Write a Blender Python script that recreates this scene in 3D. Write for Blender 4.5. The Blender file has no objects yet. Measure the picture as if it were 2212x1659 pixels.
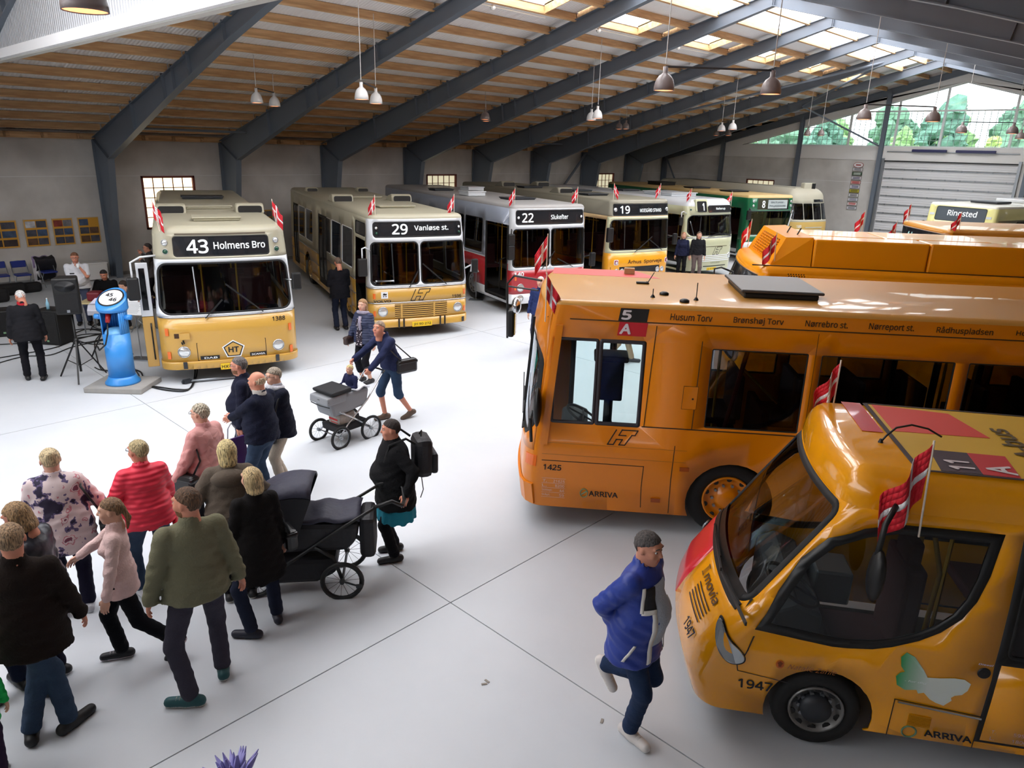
import bpy, bmesh, math, random
import numpy as np
from mathutils import Vector, Matrix
from mathutils.geometry import delaunay_2d_cdt
random.seed(7)
PI = math.pi
sc = bpy.context.scene
C = sc.collection
R = math.radians
# ---------------------------------------------------------------- camera
F_PX, PITCH, YAW, ROLL, EYE = 1556.69, 0.315008, 0.759299, 0.0278245, 4.4394
_cy, _sy, _cp, _sp = math.cos(YAW), math.sin(YAW), math.cos(PITCH), math.sin(PITCH)
FW = np.array([-_sy*_cp, _cy*_cp, -_sp]); _rt = np.array([_cy, _sy, 0.]); _up = np.cross(_rt, FW)
RT = _rt*math.cos(ROLL)+_up*math.sin(ROLL); UP = _up*math.cos(ROLL)-_rt*math.sin(ROLL)
cam = bpy.data.cameras.new('camera'); camo = bpy.data.objects.new('camera', cam); C.objects.link(camo)
cam.sensor_width = 36; cam.sensor_fit = 'HORIZONTAL'; cam.lens = F_PX/2212*36; cam.clip_end = 400; cam.clip_start = .05
m = Matrix.Identity(4)
for i in range(3):
    m[i][0] = RT[i]; m[i][1] = UP[i]; m[i][2] = -FW[i]
m[2][3] = EYE
camo.matrix_world = m
sc.camera = camo
# ---------------------------------------------------------------- view, sky
sc.view_settings.view_transform = 'Standard'; sc.view_settings.look = 'None'; sc.view_settings.gamma = 1
sc.view_settings.use_curve_mapping = False; sc.view_settings.exposure = 0.43
SKY, SKYLIGHT = 3.0, 5.6
w = bpy.data.worlds.new('sky'); sc.world = w; w.use_nodes = True
bg = w.node_tree.nodes['Background']; bg.inputs[0].default_value = (.93, .96, 1, 1); bg.inputs[1].default_value = SKY
sc.cycles.use_denoising = True
sc.cycles.max_bounces = 7; sc.cycles.diffuse_bounces = 4; sc.cycles.glossy_bounces = 3; sc.cycles.transparent_max_bounces = 10
sc.cycles.transmission_bounces = 4; sc.cycles.sample_clamp_indirect = 6; sc.cycles.caustics_reflective = False; sc.cycles.caustics_refractive = False

def on_floor(px, py, z=0.):
    "world point at height z seen at a spot of the photograph"
    v = FW + RT*(px-1106)/F_PX - UP*(py-829.5)/F_PX
    t = (z-EYE)/v[2]
    return Vector((v[0]*t, v[1]*t, z))
def on_plane_y(px, py, Y):
    v = FW + RT*(px-1106)/F_PX - UP*(py-829.5)/F_PX
    t = Y/v[1]; return Vector((v[0]*t, Y, EYE+v[2]*t))
def facing(s): return R(s)+YAW      # 0 = to the right of the view, 90 = away, 180 = to the left, 270 = towards

# ---------------------------------------------------------------- materials
_M = {}
def srgb(c): return tuple(((x/255)/12.92 if x/255 <= .04045 else ((x/255+.055)/1.055)**2.4) for x in c)
def mat(name, rgb=(128,128,128), rough=.6, metal=0, coat=0, spec=.5, emit=0, noise=0, nscale=8, bump=0, bscale=40, alpha=None, fn=None):
    if name in _M: return _M[name]
    M = bpy.data.materials.new(name); M.use_nodes = True; nt = M.node_tree; b = nt.nodes['Principled BSDF']
    col = srgb(rgb)+(1,)
    b.inputs['Base Color'].default_value = col; b.inputs['Roughness'].default_value = rough; b.inputs['Metallic'].default_value = metal
    b.inputs['Coat Weight'].default_value = coat; b.inputs['Specular IOR Level'].default_value = spec
    if emit: b.inputs['Emission Color'].default_value = col; b.inputs['Emission Strength'].default_value = emit
    tc = nt.nodes.new('ShaderNodeTexCoord')
    if noise:
        n = nt.nodes.new('ShaderNodeTexNoise'); n.inputs['Scale'].default_value = nscale; n.inputs['Detail'].default_value = 4
        nt.links.new(tc.outputs['Object'], n.inputs['Vector'])
        mx = nt.nodes.new('ShaderNodeMix'); mx.data_type = 'RGBA'
        mx.inputs[6].default_value = tuple(max(0, c*(1-noise)) for c in col[:3])+(1,); mx.inputs[7].default_value = tuple(min(1, c*(1+noise)) for c in col[:3])+(1,)
        nt.links.new(n.outputs['Fac'], mx.inputs[0]); nt.links.new(mx.outputs[2], b.inputs['Base Color'])
    if bump:
        n = nt.nodes.new('ShaderNodeTexNoise'); n.inputs['Scale'].default_value = bscale
        nt.links.new(tc.outputs['Object'], n.inputs['Vector'])
        bp = nt.nodes.new('ShaderNodeBump'); bp.inputs['Strength'].default_value = bump; bp.inputs['Distance'].default_value = .02
        nt.links.new(n.outputs['Fac'], bp.inputs['Height']); nt.links.new(bp.outputs[0], b.inputs['Normal'])
    if fn: fn(nt, b, tc)
    _M[name] = M
    return M
def glass(name, tint=(.25,.28,.3), clear=.55, rough=.03):
    if name in _M: return _M[name]
    M = bpy.data.materials.new(name); M.use_nodes = True; nt = M.node_tree; nt.nodes.clear()
    o = nt.nodes.new('ShaderNodeOutputMaterial'); t = nt.nodes.new('ShaderNodeBsdfTransparent'); g = nt.nodes.new('ShaderNodeBsdfGlossy'); mx = nt.nodes.new('ShaderNodeMixShader')
    t.inputs[0].default_value = tuple(x*clear for x in tint)+(1,) if clear < 1 else tuple(tint)+(1,)
    g.inputs['Roughness'].default_value = rough; g.inputs[0].default_value = (.9,.95,1,1)
    f = nt.nodes.new('ShaderNodeFresnel'); f.inputs[0].default_value = 1.5
    nt.links.new(f.outputs[0], mx.inputs[0]); nt.links.new(t.outputs[0], mx.inputs[1]); nt.links.new(g.outputs[0], mx.inputs[2]); nt.links.new(mx.outputs[0], o.inputs[0])
    _M[name] = M; return M
def wood_fn(nt, b, tc):
    mp = nt.nodes.new('ShaderNodeMapping'); mp.inputs['Scale'].default_value = (6, .5, 6)
    n = nt.nodes.new('ShaderNodeTexNoise'); n.inputs['Scale'].default_value = 2.2; n.inputs['Detail'].default_value = 6
    cr = nt.nodes.new('ShaderNodeValToRGB'); cr.color_ramp.elements[0].color = srgb((176,134,92))+(1,); cr.color_ramp.elements[1].color = srgb((224,184,136))+(1,)
    cr.color_ramp.elements[0].position = .3; cr.color_ramp.elements[1].position = .65
    nt.links.new(tc.outputs['Object'], mp.inputs[0]); nt.links.new(mp.outputs[0], n.inputs['Vector']); nt.links.new(n.outputs['Fac'], cr.inputs[0]); nt.links.new(cr.outputs[0], b.inputs['Base Color'])
def hair_fn(rgb):
    def fn(nt, b, tc):
        mp = nt.nodes.new('ShaderNodeMapping'); mp.inputs['Scale'].default_value = (75, 75, 11)
        n = nt.nodes.new('ShaderNodeTexNoise'); n.inputs['Scale'].default_value = 1.6; n.inputs['Detail'].default_value = 3
        cr = nt.nodes.new('ShaderNodeValToRGB'); cr.color_ramp.elements[0].position = .36; cr.color_ramp.elements[1].position = .64
        cr.color_ramp.elements[0].color = srgb(tuple(q*.62 for q in rgb))+(1,); cr.color_ramp.elements[1].color = srgb(tuple(min(255,q*1.22) for q in rgb))+(1,)
        bp = nt.nodes.new('ShaderNodeBump'); bp.inputs['Strength'].default_value = 1; bp.inputs['Distance'].default_value = .012
        nt.links.new(tc.outputs['Object'], mp.inputs[0]); nt.links.new(mp.outputs[0], n.inputs['Vector']); nt.links.new(n.outputs['Fac'], cr.inputs[0]); nt.links.new(cr.outputs[0], b.inputs['Base Color'])
        nt.links.new(n.outputs['Fac'], bp.inputs['Height']); nt.links.new(bp.outputs[0], b.inputs['Normal'])
    return fn
def corr_fn(axis, period, depth=.35):
    def fn(nt, b, tc):
        wv = nt.nodes.new('ShaderNodeTexWave'); wv.bands_direction = axis; wv.inputs['Scale'].default_value = 2*PI/20/period; wv.inputs['Distortion'].default_value = 0
        nt.links.new(tc.outputs['Object'], wv.inputs['Vector'])
        bp = nt.nodes.new('ShaderNodeBump'); bp.inputs['Strength'].default_value = depth; bp.inputs['Distance'].default_value = .03
        nt.links.new(wv.outputs['Fac'], bp.inputs['Height']); nt.links.new(bp.outputs[0], b.inputs['Normal'])
    return fn
# ---------------------------------------------------------------- mesh building
class MB:
    def __init__(s): s.v = []; s.f = []; s.mi = []; s.cur = 0
    def add(s, vs, fs):
        n = len(s.v); s.v += [tuple(v) for v in vs]
        for f in fs: s.f.append(tuple(n+i for i in f)); s.mi.append(s.cur)
        return s
    def box(s, c, d, rz=0, M=None):
        x, y, z = d[0]/2, d[1]/2, d[2]/2
        vs = [Vector((a*x, b*y, e*z)) for a in (-1,1) for b in (-1,1) for e in (-1,1)]
        if M is not None: vs = [M @ v for v in vs]
        elif rz: vs = [Matrix.Rotation(rz, 3, 'Z') @ v for v in vs]
        c = Vector(c); vs = [v+c for v in vs]
        return s.add(vs, [(0,1,3,2),(4,6,7,5),(0,4,5,1),(2,3,7,6),(0,2,6,4),(1,5,7,3)])
    def b2(s, a, b): return s.box([(a[i]+b[i])/2 for i in range(3)], [abs(b[i]-a[i]) for i in range(3)])
    def beam(s, a, b, w, h, up=(0,0,1)):
        a, b = Vector(a), Vector(b); d = (b-a).normalized(); up = Vector(up)
        sd = d.cross(up)
        if sd.length < 1e-4: sd = d.cross(Vector((1,0,0)))
        sd.normalize(); u = sd.cross(d)
        vs = [p+sd*(i*w/2)+u*(j*h/2) for p in (a,b) for i,j in ((-1,-1),(1,-1),(1,1),(-1,1))]
        return s.add(vs, [(3,2,1,0),(4,5,6,7),(0,1,5,4),(1,2,6,5),(2,3,7,6),(3,0,4,7)])
    def tube(s, pts, r, n=8, caps=True, closed=False):
        pts = [Vector(p) for p in pts]; rr = r if isinstance(r, (list,tuple)) else [r]*len(pts)
        k = len(pts); rings = []; prev = None
        for i, p in enumerate(pts):
            if closed: d = pts[(i+1)%k]-pts[i-1]
            else: d = pts[min(i+1,k-1)]-pts[max(i-1,0)]
            if d.length < 1e-9: d = Vector((0,0,1))
            d.normalize()
            if prev is None:
                a = Vector((0,0,1)) if abs(d.z) < .9 else Vector((1,0,0)); u = d.cross(a).normalized()
            else:
                u = prev-d*prev.dot(d)
                u = u.normalized() if u.length > 1e-6 else d.orthogonal().normalized()
            prev = u; v = d.cross(u)
            rings.append([p+(u*math.cos(2*PI*j/n)+v*math.sin(2*PI*j/n))*rr[i] for j in range(n)])
        vs = [q for ring in rings for q in ring]; fs = []
        for i in range(k if closed else k-1):
            a, b = i*n, ((i+1)%k)*n
            for j in range(n): fs.append((a+j, a+(j+1)%n, b+(j+1)%n, b+j))
        if caps and not closed: fs += [tuple(range(n-1,-1,-1)), tuple(range((k-1)*n, k*n))]
        return s.add(vs, fs)
    def lathe(s, prof, n=20, M=None, caps=True):
        vs = []; fs = []
        for r, z in prof:
            for j in range(n): vs.append(Vector((r*math.cos(2*PI*j/n), r*math.sin(2*PI*j/n), z)))
        if M is not None: vs = [M @ v for v in vs]
        for i in range(len(prof)-1):
            for j in range(n): a = i*n+j; b = i*n+(j+1)%n; fs.append((a, b, b+n, a+n))
        if caps: fs += [tuple(range(n-1,-1,-1)), tuple(range((len(prof)-1)*n, len(prof)*n))]
        return s.add(vs, fs)
    def prism(s, poly, M, d):
        "poly in local xy extruded 0..d along local z, mapped by M"
        n = len(poly); vs = [M @ Vector((x,y,0)) for x,y in poly]+[M @ Vector((x,y,d)) for x,y in poly]
        return s.add(vs, [tuple(range(n-1,-1,-1)), tuple(range(n,2*n))]+[(i,(i+1)%n,n+(i+1)%n,n+i) for i in range(n)])
    def sphere(s, c, r, n=10, M=None):
        c = Vector(c); r = Vector(r) if not isinstance(r,(int,float)) else Vector((r,r,r)); vs = []; fs = []
        h = n//2+1
        for i in range(h+1):
            t = PI*i/h
            for j in range(n): vs.append(Vector((r.x*math.sin(t)*math.cos(2*PI*j/n), r.y*math.sin(t)*math.sin(2*PI*j/n), -r.z*math.cos(t))))
        if M is not None: vs = [M @ v for v in vs]
        vs = [v+c for v in vs]
        for i in range(h):
            for j in range(n): fs.append((i*n+j, i*n+(j+1)%n, (i+1)*n+(j+1)%n, (i+1)*n+j))
        return s.add(vs, fs)
    def grid(s, fn, nu, nv):
        vs = [fn(i/nu, j/nv) for i in range(nu+1) for j in range(nv+1)]
        return s.add(vs, [(i*(nv+1)+j, (i+1)*(nv+1)+j, (i+1)*(nv+1)+j+1, i*(nv+1)+j+1) for i in range(nu) for j in range(nv)])
def obj(name, mb, mats, parent=None, smooth=False, loc=None, bevel=0, solid=0, label=None):
    me = bpy.data.meshes.new(name)
    if isinstance(mb, MB):
        me.from_pydata(mb.v, [], mb.f)
        if any(mb.mi): me.polygons.foreach_set('material_index', mb.mi)
    else: me.from_pydata(mb[0], [], mb[1])
    for k in (mats if isinstance(mats,(list,tuple)) else [mats]): me.materials.append(k)
    if smooth: me.polygons.foreach_set('use_smooth', [True]*len(me.polygons))
    me.update()
    o = bpy.data.objects.new(name, me); C.objects.link(o)
    if parent is not None: o.parent = parent
    if loc is not None: o.location = loc
    if bevel:
        b = o.modifiers.new('b', 'BEVEL'); b.width = bevel; b.segments = 2; b.limit_method = 'ANGLE'
    if solid:
        b = o.modifiers.new('s', 'SOLIDIFY'); b.thickness = solid; b.offset = -1
    if label: o['label'] = label
    return o
def tag(o, label, cat, group=None, kind=None):
    o['label'] = label; o['category'] = cat
    if group: o['group'] = group
    if kind: o['kind'] = kind
    return o
def thing(name, label, cat, loc=(0,0,0), rz=0, group=None):
    o = bpy.data.objects.new(name, None); C.objects.link(o); o.location = loc; o.rotation_euler = (0,0,rz); o.empty_display_size = .2
    return tag(o, label, cat, group)
def struct(name, mb, m, parent=None, label=None, **k):
    o = obj(name, mb, m, parent, **k)
    if parent is None: o['kind'] = 'structure'
    if label: o['label'] = label
    return o
def copy_tree(o, parent=None):
    c = o.copy(); C.objects.link(c)
    if parent is not None: c.parent = parent
    for ch in list(o.children): copy_tree(ch, c)
    return c
def frame_m(o, U, V, N):
    m = Matrix.Identity(4)
    for i in range(3): m[i][0] = U[i]; m[i][1] = V[i]; m[i][2] = N[i]; m[i][3] = o[i]
    return m
def rrect(x0, x1, y0, y1, r, n=4):
    pts = []
    for cx, cy, a0 in ((x1-r,y1-r,0),(x0+r,y1-r,90),(x0+r,y0+r,180),(x1-r,y0+r,270)):
        for k in range(n+1):
            a = R(a0+90*k/n); pts.append((cx+r*math.cos(a), cy+r*math.sin(a)))
    return pts
_TX = {}
try: SANS = bpy.data.fonts.load(bpy.utils.system_resource('DATAFILES', path='fonts')+'/NotoSansHebrew-Regular.woff2')   # the sans serif face that ships with Blender
except Exception: SANS = None
def text2d(s, w, h=None, bold=.02, align='L', shear=0):
    "flat lettering as (verts2d, faces) scaled to width w (and height h)"
    key = (s, bold)
    if key not in _TX:
        cu = bpy.data.curves.new('t', 'FONT'); cu.body = s; cu.size = 1
        if SANS: cu.font = SANS
        cu.resolution_u = 3
        o = bpy.data.objects.new('t', cu); C.objects.link(o)
        dg = bpy.context.evaluated_depsgraph_get(); me = o.evaluated_get(dg).to_mesh()
        v = np.array([tuple(q.co)[:2] for q in me.vertices]).reshape(-1,2); f = [tuple(p.vertices) for p in me.polygons]
        o.evaluated_get(dg).to_mesh_clear(); bpy.data.objects.remove(o); bpy.data.curves.remove(cu)
        n = len(v); br = bold*.9
        if br > .003:           # heavier strokes: the same outline laid down shifted a little each way
            vs = [v]; fs = list(f)
            for k in range(6):
                vs.append(v+[br*math.cos(k*PI/3), br*math.sin(k*PI/3)]); fs += [tuple(i+n*(k+1) for i in q) for q in f]
            v = np.concatenate(vs); f = fs
        v = np.column_stack([v-v.min(0), np.repeat(np.arange(len(v)//n)*.0004, n)]); _TX[key] = (v, f)
    v, f = _TX[key]; v = v.copy(); sx = w/v[:,0].max(); sy = sx if h is None else h/v[:,1].max()
    v = v*[sx, sy, 1]; v[:,0] += shear*v[:,1]
    if align == 'C': v[:,0] -= w/2
    return v, f
def text(parent, s, M, w, h=None, m=None, name='lettering', bold=.02, align='L', shear=0):
    v, f = text2d(s, w, h, bold, align, shear)
    return obj(name, ([tuple(M @ Vector((x,y,e))) for x,y,e in v], f), m or INK, parent)
def strip2d(mb, pts, w, M, closed=True):
    "a line of width w along 2D points"
    n = len(pts)
    for i in range(n if closed else n-1):
        a = Vector(pts[i]); b = Vector(pts[(i+1)%n]); d = (b-a)
        if d.length < 1e-6: continue
        d.normalize(); q = Vector((-d.y, d.x))*w/2; a = a-d*w/2; b = b+d*w/2
        mb.add([M @ Vector((p.x,p.y,0)) for p in (a-q, b-q, b+q, a+q)], [(0,1,2,3)])
INK = mat('black print', (22,20,20), .6); WHITE = mat('white print', (235,238,240), .6)
BLACK = mat('black plastic', (14,14,15), .5); RUB = mat('black rubber', (16,16,17), .7); CHROME = mat('chrome', (200,202,205), .18, 1)
STEELG = mat('galvanised steel', (150,155,160), .35, .8); GREYM = mat('dark grey metal', (52,55,60), .45, .3)
RED = mat('red print', (196,30,42), .5); CREAM = mat('cream print', (228,222,190), .5)
HT = [(.25,.98),(0,0),(.2,0),(.29,.36),(.5,.36),(.4,0),(.6,0),(.81,.68),(.92,.68),(1.0,1.0),(.45,1.0),(.36,.64),(.6,.64)]
# ================================================================ the hall
XL, XR, XRIDGE, YG, DY, Y0 = -26.68, 6.3, -10.19, 41.6, 4.167, 8.257
def conc_fn(nt, b, tc):
    n = nt.nodes.new('ShaderNodeTexNoise'); n.inputs['Scale'].default_value = .9; n.inputs['Detail'].default_value = 8
    cr = nt.nodes.new('ShaderNodeValToRGB'); cr.color_ramp.elements[0].color = srgb((188,185,181))+(1,); cr.color_ramp.elements[1].color = srgb((212,209,205))+(1,)
    cr.color_ramp.elements[0].position = .35; cr.color_ramp.elements[1].position = .7
    nt.links.new(tc.outputs['Object'], n.inputs['Vector']); nt.links.new(n.outputs['Fac'], cr.inputs[0]); nt.links.new(cr.outputs[0], b.inputs['Base Color'])
def floor_fn(nt, b, tc):
    n = nt.nodes.new('ShaderNodeTexNoise'); n.inputs['Scale'].default_value = .35; n.inputs['Detail'].default_value = 9; n.inputs['Roughness'].default_value = .6
    cr = nt.nodes.new('ShaderNodeValToRGB'); cr.color_ramp.elements[0].color = srgb((194,199,205))+(1,); cr.color_ramp.elements[1].color = srgb((208,212,217))+(1,)
    cr.color_ramp.elements[0].position = .3; cr.color_ramp.elements[1].position = .7
    nt.links.new(tc.outputs['Object'], n.inputs['Vector']); nt.links.new(n.outputs['Fac'], cr.inputs[0]); nt.links.new(cr.outputs[0], b.inputs['Base Color'])
FLOOR = mat('pale epoxy floor', (205,206,206), .42, spec=.4, fn=floor_fn)
CONC = mat('concrete wall', (180,178,174), .85, fn=conc_fn)
CLAD = mat('pale grey cladding', (224,222,220), .8)
WOOD = mat('spruce purlin', (190,140,90), .7, fn=wood_fn)
FRAME = mat('blue grey steel', (104,113,125), .45, .1)
SHEET = mat('white roof sheet', (236,235,236), .7, fn=corr_fn('Y', .09, .5))
WSHEET = mat('white corrugated sheet', (192,195,200), .5, fn=corr_fn('X', .1, .8))
SEAM = mat('white joint filler', (215,215,215), .8); JOINT = mat('dark floor joint', (105,106,108), .8)
SKYP = mat('daylight panel', (246,249,254), .6, emit=SKYLIGHT)
# floor in slabs with open joints
b = MB().b2((XL-.3,-9,-.12),(XR+.3,YG+.3,-.02)); fl = struct('floor', b, JOINT, label='pale grey epoxy hall floor in large slabs with thin dark joints')
xs = [XL-.3, -21, -12.89, -4.77, 3.35, XR+.3]; ys = [-9, -4, 4.2, 12.4, 20.6, 28.8, 37, YG+.3]
for i in range(5):
    for j in range(7): obj('slab', MB().b2((xs[i]+.006,ys[j]+.006,-.02),(xs[i+1]-.006,ys[j+1]-.006,0)), FLOOR, fl)
# left wall: concrete panels, windows
wins = [(9.54,11.36,1.45,3.24),(22.02,23.87,1.45,3.24),(34.6,36.45,1.45,3.24)]
wl = struct('wall_left', MB().b2((XL-.3,-9,3.255),(XL,YG,4.62)), CONC, label='long concrete wall in two courses of panels')
y = -9.
for (a, c, z0, z1) in wins+[(YG,YG,0,0)]:
    obj('wall_panel', MB().b2((XL-.3,y,0),(XL,a,3.235)), CONC, wl)
    if c < YG: obj('wall_panel', MB().b2((XL-.3,a,0),(XL,c,z0)), CONC, wl)
    y = c
obj('joint_strip', MB().b2((XL-.25,-9,3.235),(XL-.004,YG,3.255)), SEAM, wl)
for yy in (-.1, 12.6, 16.75, 29.2, 33.4):
    obj('joint_strip', MB().b2((XL-.01,yy-.01,0),(XL+.002,yy+.01,3.235)), mat('panel joint',(150,148,145),.8), wl)
WRED = mat('red brown window frame', (112,48,36), .6); PANEW = glass('frosted warm pane', (1,.93,.78), .9, .3)
def pane_fn(nt, b, tc):
    b.inputs['Transmission Weight'].default_value = 0
FROST = mat('frosted warm glass', (255,236,196), .5, emit=1.5)
FROST2 = mat('frosted dull glass', (232,224,190), .5, emit=.55)
def window(name, M, w, h, nx, ny, label, pm=None):
    t = bpy.data.objects.new(name, None); C.objects.link(t); t['kind'] = 'structure'; t['label'] = label
    b = MB()
    for a in ((0,0,w,.07),(0,h-.07,w,h),(0,0,.07,h),(w-.07,0,w,h)): b.prism([(a[0],a[1]),(a[2],a[1]),(a[2],a[3]),(a[0],a[3])], M, .12)
    obj('window_frame', b, WRED, t)
    g = MB()
    for i in range(1,nx): x = .07+(w-.14)*i/nx; g.prism([(x-.012,.07),(x+.012,.07),(x+.012,h-.07),(x-.012,h-.07)], M, .06)
    for j in range(1,ny): y = .07+(h-.14)*j/ny; g.prism([(.07,y-.012),(w-.07,y-.012),(w-.07,y+.012),(.07,y+.012)], M, .06)
    obj('glazing_bars', g, WRED, t)
    Mp = M @ Matrix.Translation((0,0,.02))
    for i in range(nx):
        for j in range(ny):
            x0 = .07+(w-.14)*i/nx; x1 = .07+(w-.14)*(i+1)/nx; y0 = .07+(h-.14)*j/ny; y1 = .07+(h-.14)*(j+1)/ny
            obj('pane', MB().prism([(x0,y0),(x1,y0),(x1,y1),(x0,y1)], Mp, .006), pm, t)
    return t
for k, (a, c, z0, z1) in enumerate(wins):
    window('window_%d' % (k+1), frame_m((XL-.1,c,z0),(0,-1,0),(0,0,1),(1,0,0)), c-a, z1-z0, 5, 5, ['red framed grid window of bright panes behind the number 43 bus','red framed grid window above the rear of the number 22 bus','red framed grid window near the far corner of the long wall'][k], FROST if k == 0 else FROST2)
# gable wall with its long window
def roofz(x, off=0): return 8.72-.2555*abs(x-XRIDGE)+off
gz = 4.39
wg = struct('wall_back', MB().b2((XL,YG,3.26),(-13.45,YG+.3,gz)), CONC, label='gable wall of concrete below and pale cladding above')
for a, c in ((XL,-20.81),(-19.06,-13.45)): obj('wall_panel', MB().b2((a,YG,0),(c,YG+.3,3.24)), CONC, wg)
obj('wall_panel', MB().b2((-20.81,YG,0),(-19.06,YG+.3,1.4)), CONC, wg)
obj('wall_panel', MB().b2((-20.81,YG,3.14),(-19.06,YG+.3,3.24)), CONC, wg)
obj('joint_strip', MB().b2((XL,YG-.004,3.24),(-13.45,YG+.28,3.26)), SEAM, wg)
obj('wall_panel', MB().b2((-7.3,YG,0),(XR,YG+.3,gz)), CONC, wg)
My = frame_m((0,YG,0),(1,0,0),(0,0,1),(0,-1,0)); My2 = frame_m((0,YG+.25,0),(1,0,0),(0,0,1),(0,-1,0))
WZ0 = 5.05; WL, WR = -21.3, .92
def wz(x): return 8.07-.2665*abs(x-XRIDGE)
obj('wall_panel', MB().prism([(XL,gz),(XR,gz),(XR,WZ0),(XL,WZ0)], My2, .3), CLAD, wg)
obj('wall_panel', MB().prism([(XL,WZ0),(WL,WZ0),(XRIDGE,wz(XRIDGE)),(XRIDGE,8.9),(XL,4.6)], My2, .3), CLAD, wg)
obj('wall_panel', MB().prism([(WR,WZ0),(XR,WZ0),(XR,4.6),(XRIDGE,8.9),(XRIDGE,wz(XRIDGE))], My2, .3), CLAD, wg)
gw = bpy.data.objects.new('window_4', None); C.objects.link(gw); gw['kind'] = 'structure'; gw['label'] = 'long white framed triangular gable window above the roller door'
fr = MB()
for a, c in (((WL,WZ0+.03),(WR,WZ0+.03)),((WL,WZ0),(XRIDGE,wz(XRIDGE)-.03)),((WR,WZ0),(XRIDGE,wz(XRIDGE)-.03)),((-14.9,7.03-.25),(-5.5,7.03-.25))):
    fr.beam((a[0],YG+.1,a[1]),(c[0],YG+.1,c[1]),.12,.07)
WF = mat('white window frame', (225,228,228), .5); obj('window_frame', fr, WF, gw)
mull = [on_plane_y(px, 300, YG).x for px in (1659,1832,1931,2030)]+[-7.95,-6.2,-3.9,-1.5]
mull = sorted(mull)
edges = [WL]+mull+[WR]
for x in mull: obj('mullion', MB().beam((x,YG+.1,WZ0),(x,YG+.1,wz(x)-.02),.07,.1), WF, gw)
GL = glass('clear window glass', (.97,1,.99), 1, .02)
for a, c in zip(edges[:-1], edges[1:]):
    top = [(c,wz(c))]+([(XRIDGE,wz(XRIDGE))] if a < XRIDGE < c else [])+[(a,wz(a))]
    obj('pane', MB().prism([(a,WZ0),(c,WZ0)]+top, frame_m((0,YG+.13,0),(1,0,0),(0,0,1),(0,-1,0)), .006), GL, gw)
g = MB(); x = WL+.4
while x < WR-.3:
    g.beam((x,YG+.45,WZ0-.1),(x,YG+.45,min(wz(x),6.8)),.022,.022); x += .27
z = WZ0+.1
while z < 6.8:
    dx = (8.07-z)/.2665; g.beam((max(WL,XRIDGE-dx),YG+.45,z),(min(WR,XRIDGE+dx),YG+.45,z),.02,.02); z += .25
o = obj('wire_mesh', g, mat('pale wire mesh', (150,165,160), .5, .2), gw); o['kind'] = 'stuff'
window('window_5', frame_m((-20.81,YG+.14,1.4),(1,0,0),(0,0,1),(0,-1,0)), 1.75, 1.74, 5, 5, 'small red framed grid window low in the gable wall', FROST2)
# roller door
dr = bpy.data.objects.new('door_1', None); C.objects.link(dr); dr['kind'] = 'structure'; dr['label'] = 'tall sectional roller door of pale ribbed panels with guide rails'
DOORM = mat('pale door panel', (212,212,214), .55, fn=corr_fn('Z', .11, .3))
for k in range(9): obj('door_panel', MB().b2((-13.25,YG+.06,.02+k*.44),(-7.35,YG+.12,.45+k*.44)), DOORM, dr)
obj('door_backing', MB().b2((-13.5,YG+.13,0),(-7.2,YG+.16,4.5)), CLAD, dr)
obj('lintel_panel', MB().b2((-13.3,YG-.02,4.42),(-7.3,YG+.1,WZ0-.02)), CLAD, dr)
obj('door_panel', MB().b2((-13.25,YG+.02,4.0),(-7.35,YG+.1,4.34)), DOORM, dr)
obj('seal_strip', MB().b2((-13.3,YG-.08,4.34),(-7.3,YG+.04,4.4)), BLACK, dr)
for k in range(9): obj('stiffening_bar', MB().b2((-13.2,YG+.01,.42+k*.44),(-7.4,YG+.06,.455+k*.44)), STEELG, dr)
hb = MB()
for k in range(9):
    for i in range(9): hb.box((-12.9+i*.65,YG+.0,.44+k*.44),(.05,.05,.07))
obj('hinge_row', hb, STEELG, dr)
for xx in (-13.32,-7.3): obj('guide_rail', MB().b2((xx-.06,YG-.12,0),(xx+.06,YG+.02,4.5)), STEELG, dr)
obj('spring_tube', MB().tube([(-13.2,YG-.1,4.83),(-7.4,YG-.1,4.83)], .025, 8), STEELG, dr)
# right and rear walls, gallery behind the viewer
struct('wall_right', MB().b2((XR,-9,0),(XR+.3,YG,4.62)), CONC, label='concrete wall on the right')
struct('wall_front', MB().prism([(XL,0),(XR,0),(XR,4.4),(XL,4.4)], frame_m((0,-8.7,0),(1,0,0),(0,0,1),(0,-1,0)), .3), CONC, label='end wall behind the gallery')
gw2 = bpy.data.objects.new('window_6', None); C.objects.link(gw2); gw2['kind'] = 'structure'; gw2['label'] = 'unseen gable window added behind the gallery for daylight'  # unseen opening, added to let in daylight from behind the viewer
fr = MB()
for a, c in (((XL,4.45),(XR,4.45)),((XL,4.6),(XRIDGE,8.75)),((XR,4.6),(XRIDGE,8.75))): fr.beam((a[0],-8.8,a[1]),(c[0],-8.8,c[1]),.12,.1)
for x in range(-24,5,3): fr.beam((x,-8.8,4.4),(x,-8.8,roofz(x)),.08,.1)
obj('window_frame', fr, WF, gw2)
struct('gallery_floor', MB().b2((-20,-8.7,2.7),(XR,-2.2,2.95)), CLAD, label='white gallery slab under the viewer')
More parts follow.
